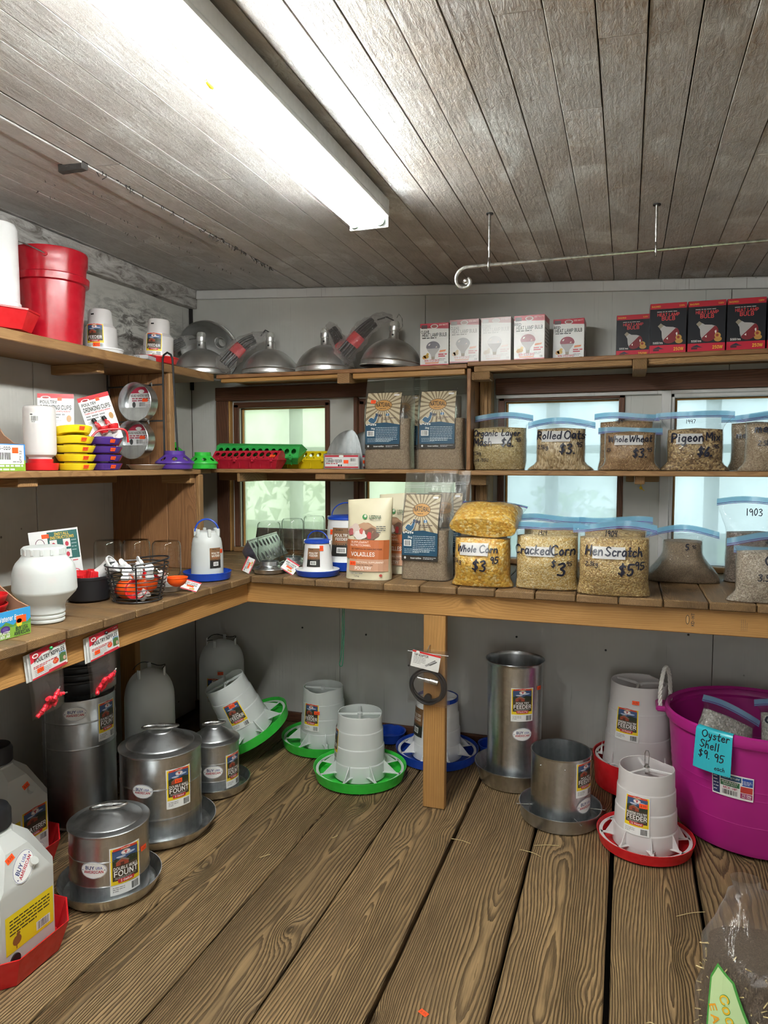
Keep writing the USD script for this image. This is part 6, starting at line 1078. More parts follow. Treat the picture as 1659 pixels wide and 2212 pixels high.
# ---------------------------------------------------------------- eye-level shelf, back wall
ZM = 1.3535
def flip_feeder(label, M4, L, mat, tag=False, n=10):
    t = Thing('flip_top_feeder', label, 'feeder', (0, 0, 0), mat4=M4); a = L / 2
    body = loft([(sbox(-a + .02, -.030, a - .02, .030), 0), (sbox(-a, -.052, a, .052), .042), (sbox(-a - .003, -.055, a + .003, .055), .043), (sbox(-a - .003, -.055, a + .003, .055), .047)]); t.part('trough', body, mat, 20)
    for k in range(6): x = -a * .8 + k * a * .32; t.part('rib', turn(bx(x - .0015, x + .0015, -.047, -.040, .003, .040, .0005), .0, (0, 0, 1)), mat, False)
    for s in (-1, 1):
        pl = sbox(-a, 0, a, .056)
        for k in range(n): x = -a * .88 + k * (2 * a * .88) / (n - 1); pl = pl.difference(affinity.scale(Point(x, .030).buffer(.0125, 5), 1, 1.15)).difference(Point(x + a * .088, .010).buffer(.004, 3)) if k < n - 1 else pl.difference(affinity.scale(Point(x, .030).buffer(.0125, 5), 1, 1.15))
        m = prism(pl, .002); m.apply_transform(rotm(math.radians(45), (1, 0, 0))); m.apply_translation((0, -.052, .047)); m = m if s < 0 else turn(m, PI, (0, 0, 1)); t.part('lid', m, mat, False)
    for s in (-1, 1): pl = Polygon([(-.052, .047), (.052, .047), (.013, .086), (-.013, .086)]); m = prism(pl, .002); m.apply_transform(rotm(PI / 2, (1, 0, 0))); m.apply_transform(rotm(PI / 2, (0, 0, 1))); t.part('end_cap', move(m, (s * (a - .001), 0, 0)), mat, False)
    t.part('ridge', bx(-a, a, -.013, .013, .085, .088, .001), mat, False)
    for k in range(4): x = -a * .82 + k * a * .55; t.part('clip', cat(bx(x - .012, x + .012, -.060, -.050, .042, .056, .003), bx(x - .006, x + .006, -.062, -.052, .034, .044, .002)), mat, False)
    if tag: price(t, lambda x, y, d: np.stack([a * .88 + x, -.056 - d + (y) * .7, .062 + y * .7], 1))
gloss('feeder_red', (.46, .015, .035)); gloss('feeder_green', (.03, .36, .07)); gloss('feeder_yellow', (.78, .58, .01))
flip_feeder('red flip-top trough feeder lying at the front of the shelf', trans(.515, -.292, ZM) , .36, 'feeder_red', True)
flip_feeder('green flip-top trough feeder tilted on top behind the red one', trans(.535, -.203, ZM + .056) @ rotm(.02, (0, 1, 0)) @ rotm(.42, (1, 0, 0)) @ trans(0, 0, -.02), .46, 'feeder_green', n=12)
flip_feeder('yellow flip-top trough feeder beneath the green one', trans(.685, -.108, ZM), .40, 'feeder_yellow')
def corner_feeder(label, loc, rz=0.0):
    t = Thing('corner_feeder', label, 'feeder', loc, rz); w, h = .185, .185; q = [(0, 0)] + [(.135 * math.cos(a), h * math.sin(a)) for a in np.linspace(0, PI / 2, 20)] + [(0, h)]
    for s in (-1, 1): m = upright(prism(Polygon(q), .0016)); m.apply_transform(rotm(PI / 4 if s > 0 else PI - PI / 4, (0, 0, 1))); m = turn(m, 0, (0, 0, 1)); m.vertices[:, 1] *= -1; t.part('side_panel', move(m, (.01, .095, 0)), 'galvanised', False)
    t.part('front_lip', bx(-.090, .090, -.003, 0, 0, .072, .001), 'galvanised', False); t.part('base', bx(-.088, .088, 0, .05, 0, .002, .0005), 'galvanised', False)
    p = Print(); p.rect(-.082, .006, .084, .064, (.70, .70, .69), 0); p.rect(-.082, .056, .084, .064, (.5, .03, .05), 1); p.rect(-.082, .006, .084, .012, (.5, .03, .05), 1); p.ell(0, .060, .012, .005, WHT, 2); p.text('HANGING', -.062, .046, .006, (.02, .02, .02), 2, .034); p.text('CORNER FEEDER', -.038, .031, .013, (.02, .02, .02), 2, .082); p.lines(-.078, .024, -.01, 1, .01, .004, (.4, .05, .06), 2, 2); p.ell(-.012, .017, .005, .005, (.02, .02, .02), 2, 8); p.ell(.0, .017, .004, .005, (.02, .02, .02), 2, 8); p.rect(.012, .026, .036, .042, ORG, 3); p.bars(.044, .036, .072, .050, l=2); p.lines(.03, .022, .078, 2, .006, .002, (.4, .4, .4), 2, 4)
    stick(t, p, on_front(0, -.0034, 0)); return t
corner_feeder('galvanised corner feeder with red and white label at the front of the shelf', (1.018, -.325, ZM)); corner_feeder('galvanised corner feeder half hidden behind the front one', (1.042, -.165, ZM + .0))
# ---------------------------------------------------------------- goods on the bench, left run
g = G(); fz = g.n('layer_weight', 'facing', blend=.5); tr = g.n('transparent_bsdf', 'BSDF', color=g.ramp(fz, [(0, (.97, .98, .97)), (.5, (.92, .94, .93)), (.72, (.62, .66, .65)), (.9, (.22, .25, .25)), (1, (.06, .07, .07))])); gl = g.n('glossy_bsdf', 'BSDF', color=(1, 1, 1), roughness=.03)
MATS['jar_glass'] = g.make('jar_glass', g.n('mix_closure', 'closure', fac=g.m('add', g.m('multiply', g.m('power', g.n('layer_weight', 'facing', blend=.5), 4.0), .7), .035), closure1=tr, closure2=gl))
B = lambda x, y: (x, y, ZB + .0005)
t = Thing('display_carton', 'blue and green shop carton of red waterer bases at the left edge of the bench', 'box', (0, 0, 0)); Y1 = -1.860; z0 = ZB + .0005
t.part('front_flap', bx(.698, .702, Y1 - .36, Y1, z0, z0 + .075, .0005), 'cardboard', False); pl = Polygon([(.40, z0), (.699, z0), (.699, z0 + .075), (.66, z0 + .088), (.60, z0 + .125), (.53, z0 + .195), (.40, z0 + .245)]); t.part('side_flap', move(upright(prism(pl, .004)), (0, Y1, 0)), 'cardboard', False); t.part('bottom', bx(.40, .697, Y1 - .36, Y1 - .004, z0, z0 + .003, .0005), 'cardboard', False)
p = Print(); p.rect(-.36, 0, 0, .075, (.04, .30, .62), 0); p.poly(Polygon([(-.36, 0), (-.36, .034)] + [(-.36 + .012 * k, .034 + .006 * math.sin(k * 1.7)) for k in range(31)] + [(0, .042), (0, 0)]), (.20, .38, .05), 1); p.poly(Polygon([(-.36 + .012 * k, .040 + .006 * math.sin(k * 1.7)) for k in range(31)] + [(-.012 * k, .030) for k in range(31)]), (.10, .26, .05), 2)
p.text('Poultry Waterer Base', -.093, .048, .0135, WHT, 4, .135); p.rect(-.050, .036, -.016, .056, ORG, 5); p.ell(-.087, .026, .016, .010, (.06, .03, .16), 4, 18); p.ell(-.087, .027, .010, .005, (.12, .07, .26), 5, 14); p.ell(-.040, .034, .010, .0085, (.75, .58, .04), 4, 14); p.ell(-.040, .042, .009, .006, (.78, .78, .74), 5, 12); p.text('BUY USA', -.032, .016, .011, (.01, .02, .03), 5, .042); p.text('AMERICAN', -.032, .004, .010, (.01, .02, .03), 5, .054); p.text('HIGH PLASTIC', -.100, .013, .008, WHT, 5, .055); p.text('WATERER JAR', -.100, .003, .008, WHT, 5, .055); stick(t, p, face_x(Y1, z0, .7022), 'printed_front', mat='print_card')
for k in range(4):
    r = Thing('waterer_dish', ('lowest', 'second lowest', 'second highest', 'topmost')[k] + ' red waterer base stacked in the blue and green carton', 'base', (.605, Y1 - .075, z0 + .0035 + .026 * k), group='red bases in the bench carton'); r.part('base', lathe(shell([(0, .001), (.052, .001), (.057, .004), (.066, .024), (.068, .027), (.068, .031)], .0022), 40), 'red_plastic')
t = Thing('plastic_jar', 'large milky plastic jar with a wide screw neck upside down on the bench', 'jar', B(.628, -1.728))
t.part('jar', lathe([(.050, .0), (.0535, .003), (.0535, .008), (.050, .011), (.0545, .016), (.0545, .021), (.051, .024), (.0555, .029), (.0555, .034), (.054, .044), (.058, .058), (.086, .088), (.0905, .098), (.088, .150), (.083, .168), (.078, .178), (.063, .196), (.0605, .202), (.0605, .222), (.056, .226), (0, .226)], 64), 'white_poly')
for k in range(14): t.part('grip_rib', turn(bx(.0595, .0625, -.0045, .0045, .203, .221, .001), k * 2 * PI / 14, (0, 0, 1)), 'white_poly', False)
stick(t, barcode_label(.034, .034, 5), on_cone(.0895, .088, .0855, .160, .126, math.radians(-54))); price(t, on_cone(.0895, .088, .0855, .160, .133, math.radians(-33)), w=.020, h=.014)
t = Thing('instruction_booklet', 'white instruction leaflet with pictures standing behind the milky jar', 'leaflet', (0, 0, 0), mat4=MX(.345, -1.36, ZB + .001, .75, .12, -.10)); t.part('leaf', bx(-.082, .082, 0, .0015, 0, .235, .0004), 'paper_white', False); p = Print(); p.rect(-.082, 0, .082, .235, (.74, .74, .73), 0); p.rect(-.022, .125, .078, .228, (.03, .12, .11), 1); p.text('INSTALL', .026, .214, .010, (.75, .5, .05), 3, .05); p.text('INSTRUCTIONS', .026, .201, .010, (.75, .5, .05), 3, .08)
for x, y in ((-.004, .168), (.040, .168), (.040, .130)): p.rect(x - .012, y, x + .012, y + .030, (.72, .70, .68), 2); p.ell(x, y + .012, .006, .009, (.5, .05, .08), 3, 10)
p.ell(-.048, .185, .016, .022, (.12, .03, .06), 2, 20); p.ell(-.048, .185, .014, .020, (.74, .74, .73), 3, 20); p.lines(.055, .19, .075, 4, .012, .003, (.3, .4, .4), 3, 2); p.rect(-.040, .207, -.016, .222, ORG, 4); p.lines(-.02, .115, .07, 2, .009, .004, (.55, .1, .12), 2, 3); p.ell(.055, .075, .018, .012, (.5, .05, .1), 2, 14); p.ell(.055, .075, .015, .009, (.6, .6, .6), 3, 14); stick(t, p, on_front(0, -.0003, 0), 'front_print', mat='print_card')
t = Thing('rubber_bowl', 'round black rubber bowl of red and white drinker fittings on the bench', 'bowl', B(.505, -1.405)); t.part('bowl', lathe(shell([(0, .002), (.066, .002), (.070, .006), (.0745, .072), (.0775, .076), (.0775, .084), (.0755, .086)], .004), 56), 'black_rubber')
fit = [(-.022, -.018, .062, 1.0, -.5, 'red_plastic', 'red screw cap fitting with a white flange at the front of the black bowl'), (.018, .012, .068, .9, .4, 'red_plastic', 'red ribbed fitting beside the white spout in the black bowl'), (-.035, .03, .055, .5, 2.2, 'red_plastic', 'red screw cap fitting at the back of the black bowl')]
for dx, dy, dz, tl, yw, mt, lab in fit:
    r = Thing('drinker_fitting', lab, 'fitting', (0, 0, 0), mat4=trans(.505 + dx, -1.405 + dy, ZB + dz + .034) @ rotm(yw, (0, 0, 1)) @ rotm(tl + 2.4, (0, 1, 0))); c = lathe([(0, 0), (.024, 0), (.026, .004), (.026, .030), (0, .030)], 40); v = c.vertices; a = np.arctan2(v[:, 1], v[:, 0]); c.vertices = v * np.stack([1 + .02 * np.sign(np.sin(20 * a))] * 2 + [np.ones_like(a)], 1); r.part('cap', c, mt, 30); r.part('flange', lathe([(0, .030), (.034, .030), (.036, .033), (.034, .037), (.028, .040), (.026, .046), (0, .046)], 40), 'white_plastic')
r = Thing('drinker_fitting', 'white moulded spout fitting sticking out of the black bowl', 'fitting', (0, 0, 0), mat4=trans(.530, -1.385, ZB + .085) @ rotm(.35, (0, 0, 1)) @ rotm(.95, (0, 1, 0))); r.part('spout', lathe(shell([(.022, -.03), (.023, .03), (.028, .055), (.034, .062), (.034, .068)], .003), 40), 'white_plastic'); r.part('cup', lathe([(0, -.03), (.020, -.03), (.020, .01), (0, .01)], 32), 'grey_card')
# glass jars by the left wall
def glass_jar(label, x, y, R, H, neck=.035):
    t = Thing('glass_jar', label, 'jar', B(x, y)); t.part('jar', lathe([(neck, .028), (neck + .001, .040), (R * .82, .052), (R, .074), (R, H - .022), (R * .955, H - .008), (R * .82, H), (0, H + .001)], 56), 'jar_glass'); return t
for x, y, lab in ((.470, -1.26, 'clear upturned glass jar behind the black bowl, nearest the left wall'), (.560, -1.215, 'clear upturned glass jar in the middle, behind the wire basket')):
    t = glass_jar(lab, x, y, .050, .192); t.part('tin_base', lathe(shell([(0, .001), (.050, .001), (.055, .020), (.056, .022)], .0015), 40), 'aluminium'); t.part('collar', lathe([(.038, .002), (.038, .034), (.0355, .036), (.0355, .002)], 32), 'aluminium')
t = glass_jar('clear upturned glass jar on a tin base between the basket and the blue waterer', .655, -1.165, .0525, .186); t.part('tin_base', lathe(shell([(0, .001), (.050, .001), (.0545, .020), (.056, .022)], .0015), 40), 'aluminium'); t.part('collar', lathe([(.038, .002), (.038, .034), (.0355, .036), (.0355, .002)], 32), 'aluminium')
def tag_card(label, M4, words, w=.062, h=.062):
    t = Thing('hang_tag', label, 'tag', (0, 0, 0), mat4=M4); t.part('card', bx(-w / 2, w / 2, -h / 2, h / 2, 0, .0008, .0002), 'paper_white', False); p = Print(); p.rect(-w / 2, -h / 2, w / 2, h / 2, (.74, .74, .72), 0); p.rect(-w / 2, h * .38, w / 2, h / 2, (.55, .04, .06), 1); p.rect(-w / 2, -h / 2, w / 2, -h * .42, (.55, .04, .06), 1)
    for i, s in enumerate(words): p.text(s, -w * .04, h * (.16 - .19 * i), h * .14, (.02, .02, .02), 2, w * .8)
    p.rect(-w * .22, -h * .16, w * .2, h * .0, ORG, 3); p.ell(w * .22, -h * .28, w * .1, h * .08, (.6, .36, .06), 3, 10); p.ell(w * .06, -h * .3, w * .08, h * .06, (.62, .40, .1), 3, 10); stick(t, p, lambda x, y, d: np.stack([x, y, .0009 + d], 1), 'front_print')
tag_card('white and red hang tag lying at the bench edge below the blue waterer', trans(.738, -1.135, ZB + .018) @ rotm(-.15, (0, 0, 1)) @ rotm(.45, (0, 1, 0)) @ rotm(.25, (1, 0, 0)) @ rotm(.5, (0, 0, 1)), ['BABY CHICK', 'WATERER'])
# wire basket with orange hanging cups
t = Thing('wire_basket', 'black wire basket full of orange and white cage cups', 'basket', B(.668, -1.352)); W_ = []; RR = lambda z: .080 + (.106 - .080) * (z / .125) ** .8
for z in (.003, .016, .030, .044, .058, .072, .086, .099, .112, .125): W_.append(tube([(RR(z) * math.cos(a), RR(z) * math.sin(a), z) for a in np.linspace(0, 2 * PI, 40, endpoint=False)], .0026 if z in (.003, .125) else .0017, 6, closed=True))
for k in range(6): a = k * PI / 3 - .95; W_.append(tube([(RR(z) * math.cos(a), RR(z) * math.sin(a), z) for z in np.linspace(.003, .125, 8)], .0026, 6))
W_.append(tube([(.080 * math.cos(.6), .080 * math.sin(.6), .003), (-.080 * math.cos(.6), -.080 * math.sin(.6), .003)], .002, 5)); W_.append(tube([(.080 * math.cos(2.2), .080 * math.sin(2.2), .003), (-.080 * math.cos(2.2), -.080 * math.sin(2.2), .003)], .002, 5))
for w_ in W_: t.part('wire', w_, 'black_wire')
t.part('handle', tube([(.108 * math.cos(a), .108 * math.sin(a), .133 + .012 * math.sin(a + 1)) for a in np.linspace(-1.0, PI - 1.0, 26)], .0032, 7), 'black_wire')
for a in (-1.0, PI - 1.0): t.part('handle_eye', tube([(.107 * math.cos(a) , .107 * math.sin(a) + .009 * math.cos(q), .126 + .009 * math.sin(q)) for q in np.linspace(0, 2 * PI, 14, endpoint=False)], .0018, 6, closed=True), 'black_wire')
def cage_cup(label, M4, mat='orange_plastic', clip=True):
    t = Thing('cage_cup', label, 'cup', (0, 0, 0), mat4=M4); R = .036
    t.part('cup', lathe(shell([(0, -.031)] + [(R * math.sin(q), -.031 * math.cos(q)) for q in np.linspace(.2, PI / 2, 10)] + [(R + .002, .002), (R + .002, .004)], .0018), 40), mat)
    if clip: t.part('clip', cat(bx(-.050, -.036, -.014, .014, -.010, .012, .003), move(turn(trimesh.creation.cylinder(.011, .022, sections=20), .6, (0, 1, 0)), (-.052, 0, .018)), move(turn(trimesh.creation.cylinder(.016, .004, sections=20), .9, (0, 1, 0)), (-.060, 0, .026))), 'white_plastic', 30)
bx0, by0 = .668, -1.352
cage_cup('orange cage cup with white clip hooked on the outside of the wire basket', trans(.762, -1.255, ZB + .066) @ rotm(.75, (0, 0, 1)))
for dx, dy, dz, yw, tl, mt, lab in ((-.022, -.028, .040, 1.9, 1.25, 'orange_plastic', 'orange cage cup lying on its side at the front of the basket'), (-.018, .018, .085, .2, .25, 'orange_plastic', 'orange cage cup near the rim at the left of the basket'), (.040, .0, .058, 2.5, .7, 'orange_plastic', 'orange cage cup at the right inside the basket'), (.030, -.045, .045, -1.2, 1.0, 'red_plastic', 'red cage cup pressed against the front wires of the basket'), (-.045, -.01, .045, 3.0, .9, 'red_plastic', 'red cage cup at the bottom left of the basket'), (.020, .045, .084, 1.0, .5, 'red_plastic', 'red cage cup at the back of the basket')):
    cage_cup(lab, trans(bx0 + dx, by0 + dy, ZB + dz) @ rotm(yw, (0, 0, 1)) @ rotm(tl, (0, 1, 0)), mt)
for dx, dy, dz, yw, tl, lab in ((.048, -.030, .024, .4, .8, 'white plastic valve with a black knob low in the basket'), (.012, -.005, .105, 1.4, .5, 'white plastic valve lying on top of the cups in the basket')):
    r = Thing('cup_valve', lab, 'valve', (0, 0, 0), mat4=trans(bx0 + dx, by0 + dy, ZB + dz) @ rotm(yw, (0, 0, 1)) @ rotm(tl, (0, 1, 0))); r.part('body', lathe([(0, -.016), (.014, -.016), (.016, -.010), (.013, .004), (.018, .010), (.018, .016), (0, .018)], 28), 'white_plastic'); r.part('knob', lathe([(0, -.026), (.008, -.026), (.009, -.016), (0, -.016)], 20), 'black_rubber')
# blue and white waterer
t = Thing('plastic_waterer', 'white plastic waterer with blue handle in a blue dish at the bench corner', 'waterer', B(.645, -.877)); t.part('dish', lathe(shell([(0, .001), (.088, .001), (.092, .004), (.097, .028), (.0985, .030), (.0985, .033)], .0025), 64), 'blue_plastic')
t.part('tank', lathe([(.069, .010), (.0655, .014), (.064, .11), (.060, .150), (.056, .168), (.044, .186), (.040, .192), (.036, .194), (.036, .199), (0, .199)], 56), 'white_poly')
for k in range(6): t.part('lug', turn(bx(.040, .054, -.006, .006, .176, .208, .002), k * PI / 3 + .25, (0, 0, 1)), 'white_poly', False)
t.part('handle', turn(tube([(.048 * math.cos(q), 0, .196 + .048 * math.sin(q) * 1.05) for q in np.linspace(0, PI, 22)], .0038, 8), .32, (0, 0, 1)), 'blue_plastic'); stick(t, brown_label(.050, .082, ['POULTRY', 'WATERER'], 3), on_cone(.0665, .014, .0635, .15, .092, math.radians(-26))); price(t, on_cone(.068, .014, .0645, .15, .118, math.radians(2)), w=.018, h=.016)

# ---------------------------------------------------------------- goods on the bench, back run
def slide_feeder(label, M4, L):
    t = Thing('chick_trough', label, 'feeder', (0, 0, 0), mat4=M4); a = L / 2; V = loft([(sbox(-.030, -a + .01, .030, a - .01), 0), (sbox(-.058, -a, .058, a), .050), (sbox(-.0565, -a + .0015, .0565, a - .0015), .050), (sbox(-.029, -a + .0115, .029, a - .0115), .0015)], True, True); t.part('trough', V, 'galvanised', 20)
    pl = sbox(-.058, -a, .058, a); n = int(L / .045)
    for k in range(n):
        for s in (-1, 1): pl = pl.difference(affinity.scale(Point(s * .028, -a + .03 + k * (L - .06) / max(1, n - 1)).buffer(.014, 6), 1.25, 1))
    t.part('slide_top', prism(pl, .0015, .0505), 'galvanised', False); t.part('rail', cat(*[bx(s * .058 - .003, s * .058 + .003, -a, a, .046, .055, .001) for s in (-1, 1)]), 'galvanised', False)
slide_feeder('galvanised chick trough with holes propped up behind the blue waterer', trans(.655, -.45, ZB + .060) @ rotm(.16, (0, 0, 1)) @ rotm(1.05, (0, 1, 0)), .40)
slide_feeder('long galvanised chick trough lying along the back wall', trans(.66, -.085, ZB + .064) @ rotm(PI / 2, (0, 0, 1)) @ rotm(1.15, (0, 1, 0)), .46)
def chick_feeder(label, x, y, R, H):
    t = glass_jar(label, x, y, R, H, .034); s = .072; k = R / .05
    c = solid([(.068, .016), (.0715, .018), (.069, .022), (.042, .034), (.041, .036), (.041, .052), (.039, .052), (.039, .035), (.066, .0195), (.068, .018)], 64); cut = []
    for q in range(8): cy_ = trimesh.creation.cylinder(.0095, .06, sections=20); cy_.apply_transform(rotm(math.radians(24), (0, 1, 0))); cy_.apply_translation((.0545, 0, .029)); cut.append(turn(cy_, q * PI / 4 + .2, (0, 0, 1)))
    t.part('feed_ring', diff(c, *cut), 'galvanised', 30); t.part('dish', lathe(shell([(0, .001), (.062, .001), (.066, .003), (.071, .017), (.0725, .019)], .0015), 56), 'galvanised')
chick_feeder('clear glass jar on a holed galvanised base, frontmost of the three by the window', .808, -.646, .0505, .222)
chick_feeder('clear glass jar on a holed galvanised base, second of the three by the window', .838, -.475, .0505, .225); chick_feeder('clear glass jar on a holed galvanised base, rearmost of the three by the window', .866, -.300, .0505, .226)
tag_card('white and red hang tag standing tilted in front of the small blue feeder', trans(.905, -.640, ZB + .030) @ rotm(.25, (0, 0, 1)) @ rotm(math.radians(62), (1, 0, 0)) @ rotm(-.55, (0, 0, 1)), ['BABY CHICK', 'FEEDER'], .066, .055)
tag_card('white and red hang tag standing on edge left of the front glass jar', trans(.732, -.690, ZB + .036) @ rotm(-.1, (0, 0, 1)) @ rotm(math.radians(72), (1, 0, 0)) @ rotm(1.25, (0, 0, 1)), ['BABY CHICK', 'FEEDER'], .066, .045)
def lid_feeder(label, x, y, rp, rb, rt, H, hp, lw, lh, tg):
    t = Thing('plastic_feeder', label, 'feeder', B(x, y)); t.part('dish', lathe(shell([(0, .001), (rp * .88, .001), (rp * .92, .004), (rp * .99, hp - .004), (rp, hp - .002), (rp, hp)], .0025), 64), 'blue_plastic'); t.part('flange', lathe([(rb, hp - .006), (rp * .97, hp - .002), (rp * .97, hp + .001), (rb, hp + .001), (rb, hp - .006)], 56), 'white_plastic')
    t.part('hopper', lathe([(rb + .001, .006), (rb, hp), (rt, H)], 56), 'white_plastic'); t.part('lid', lathe([(rt + .004, H - .008), (rt + .005, H - .006), (rt + .004, H + .002), (rt * .9, H + .007), (rt * .6, H + .009), (0, H + .010)], 56), 'blue_plastic')
    t.part('handle', tube([(rt * .88 * math.cos(q), 0, H + .004 + rt * .72 * math.sin(q)) for q in np.linspace(0, PI, 24)], .0026, 8), 'blue_plastic')
    for s in (-1, 1): t.part('clip', bx(s * (rt + .006) - .004, s * (rt + .006) + .004, -.006, .006, H - .014, H + .004, .0015), 'white_plastic', False)
    k = (rt - rb) / (H - hp); stick(t, brown_label(lw, lh, ['POULTRY', 'FEEDER'], 4), on_cone(rb + .0012, hp, rt + .0012, H, hp + (H - hp) * .46, math.radians(-84))); price(t, on_cone(rb + .0022, hp, rt + .0022, H, hp + (H - hp) * tg[1], math.radians(tg[0])), w=.016, h=.022)
lid_feeder('small white feeder with blue lid in a blue dish at the bench front', 1.033, -.634, .0955, .066, .0525, .147, .026, .056, .078, (-50, .78))
lid_feeder('larger white feeder with blue lid half hidden behind the cream pouch', 1.085, -.425, .110, .100, .084, .235, .042, .095, .125, (-118, .68))

# ---------------------------------------------------------------- packets hanging on the bench
def nipple_packet(label, y, z, ang, seed):
    t = Thing('nipple_packet', label, 'packet', (.7445, y, z)); w, h = .130, .078; ca, sa = math.cos(ang), math.sin(ang); R = np.eye(4); R[:3, 0] = (0, ca, sa); R[:3, 1] = (0, -sa, ca); R[:3, 2] = (1, 0, 0)
    for k in range(3): t.part('header_card', cbox((w, h, .0008), .0002), 'paper_white', False, xf=R @ trans(-.006 * (2 - k), -.002 * (2 - k), .001 + .005 * k))
    p = Print(); a, b = w / 2, h / 2; p.rect(-a, -b, a, b, (.74, .74, .72), 0); p.poly(Polygon([(-a, b), (a, b), (a, b * .66), (-a * .35, b * .62), (-a * .75, b * .30), (-a, b * .2)]), (.58, .03, .05), 1); p.rect(-a, -b, a, -b * .88, (.58, .03, .05), 1); p.ell(-a * .72, b * .66, a * .17, b * .17, WHT, 2, 16); p.ell(-a * .72, b * .66, a * .11, b * .09, (.4, .04, .04), 3, 12); p.text('4 PACK', a * .76, b * .78, h * .055, WHT, 2, a * .4)
    p.text('POULTRY NIPPLES', a * .04, b * .15, h * .150, (.015, .015, .015), 3, -a * 1.72); p.lines(-a * .88, -b * .14, a * .48, 2, h * .055, h * .028, (.5, .06, .08), 3, seed); p.ell(a * .34, -b * .36, a * .17, b * .2, (.65, .06, .03), 4, 18); p.lines(a * .22, -b * .33, a * .46, 2, h * .05, h * .022, (.8, .5, .2), 5, 3)
    p.rect(a * .56, -b * .62, a * .95, b * .10, (.18, .32, .50), 4); p.poly(Polygon([(a * .56, -b * .62), (a * .56, -b * .1), (a * .7, b * .05), (a * .95, -b * .05), (a * .95, -b * .62)]), (.08, .16, .05), 5); p.ell(a * .84, -b * .42, a * .08, b * .16, (.55, .36, .28), 6, 12)
    p.lines(-a * .85, -b * .42, a * .1, 4, h * .06, h * .018, (.35, .35, .35), 3, seed + 2); p.rect(-a * .72, -b * .62, -a * .36, -b * .30, ORG, 6); p.text('6.50', -a * .54, -b * .52, h * .07, (.35, .05, .02), 7, a * .28); p.rect(-a * .1, -b * .86, a * .9, -b * .78, (.58, .03, .05), 3)
    m, c = p.lay(lambda x, y_, d: (R[:3, :3] @ np.stack([x, y_, .0115 + d])).T); t.part('header_print', m, 'print_card', colors=c)
    def sheet(x0, off): return grid(lambda u, v: np.stack([off + .016 * np.sin(PI * v) * np.sin(PI * u) + .004 * np.sin(7 * u + 3 * v), x0 + (.108 - .004 * v) * (u - .5) + .010 * v, -.030 - .125 * v + .016 * (u - .5) * (1 - .2 * v)], -1), 14, 14)
    for x0, off in ((0, .0035), (0, -.002), (-.012, -.003)): t.part('poly_bag', sheet(x0, off if off > 0 else off * .3), 'stiff_bag_film', True)
    rng = random.Random(seed)
    for k in range(8):
        c = np.array([.005 + .006 * (k // 3), -.026 + .026 * (k % 3) + .009 * (k // 3), -.143 + .007 * (k % 3) + .015 * (k // 3) + rng.uniform(-.003, .003)]); m = cat(lathe([(0, -.017), (.0055, -.017), (.0065, -.012), (.0055, -.006), (.0072, -.004), (.0072, .004), (.005, .006), (.005, .014), (0, .015)], 14)); X = trans(*c) @ rotm(-1.25 + rng.uniform(-.55, .55), (1, 0, 0)) @ rotm(rng.uniform(-.4, .4), (0, 1, 0)); m.apply_transform(X); n_ = t.part('nipple', m, 'nipple_red', 30)
        pin = lathe([(0, .015), (.0022, .015), (.0022, .023), (0, .023)], 8); pin.apply_transform(X); t.part('pin', pin, 'plain_steel', 30, under=n_)
    t.part('push_pin', move(trimesh.creation.icosphere(2, .005), (.016, .004, .030)), plain('pin_green' if seed == 1 else 'pin_black', (.02, .30, .08) if seed == 1 else (.02, .02, .02), .3))
gloss('nipple_red', (.72, .02, .04))
nipple_packet('packet of red poultry nipples with green pin, lower left on the bench rail', -1.852, .832, .12, 1); nipple_packet('packet of red poultry nipples pinned higher up the bench rail', -1.628, .824, .09, 2)
t = Thing('tap_adaptor_packet', 'clear packet with a tap adaptor and coiled black hose on the wooden post', 'packet', (1.548, -.7165, .545))
t.part('hook', tube(curve([(.005, .001, .118), (.004, -.012, .116), (.002, -.018, .108), (-.001, -.016, .094), (-.006, -.010, .090)], 20), .002, 6), 'plain_steel')
for off in (-.004, -.030): t.part('poly_bag', grid(lambda u, v: np.stack([-.082 + .165 * u + .004 * v, off - .006 * np.sin(PI * u) * np.sin(PI * v) + .002 * np.sin(9 * u + 4 * v), .106 - .218 * v - .008 * u], -1), 14, 16), 'stiff_bag_film', True)
t.part('zip_line', tube([(-.082, -.016, .092), (.083, -.016, .084)], .0018, 6), 'slip_white'); hose = []
for k, (rx, rz_, dx, dz) in enumerate(((.072, .066, .0, -.045), (.067, .060, .003, -.040), (.062, .066, -.002, -.048))): hose.append(tube([(dx + rx * math.cos(q), -.012 - .004 * k + .004 * math.sin(2 * q), dz + rz_ * math.sin(q)) for q in np.linspace(0, 2 * PI, 44, endpoint=False)], .0055, 8, closed=True))
t.part('hose', cat(*hose), 'black_rubber'); t.part('stopper', move(turn(trimesh.creation.cylinder(.014, .018, sections=20), PI / 2, (1, 0, 0)), (.002, -.018, -.088)), 'black_rubber')
ad = lathe([(0, -.044), (.006, -.044), (.006, -.016), (.009, -.014), (.009, .006), (.0115, .008), (.0115, .040), (0, .040)], 24); ad.apply_transform(rotm(PI / 2, (0, 1, 0))); ad.apply_transform(rotm(.16, (0, 1, 0))); t.part('adaptor', move(ad, (.004, -.024, -.018)), 'plain_steel')
p = Print(); w, h = .115, .066; a, b = w / 2, h / 2; p.rect(-a, -b, a, b, (.76, .76, .73), 0); p.rect(-a, b * .78, a, b, (.62, .03, .03), 1); p.ell(-a * .62, b * .86, a * .14, b * .13, WHT, 2, 14); p.text('TAP ADAPTOR', -a * .36, b * .40, h * .14, (.02, .02, .02), 3, -a * 1.02); p.lines(-a * .85, b * .22, a * .0, 5, h * .09, h * .028, (.25, .25, .25), 3, 3)
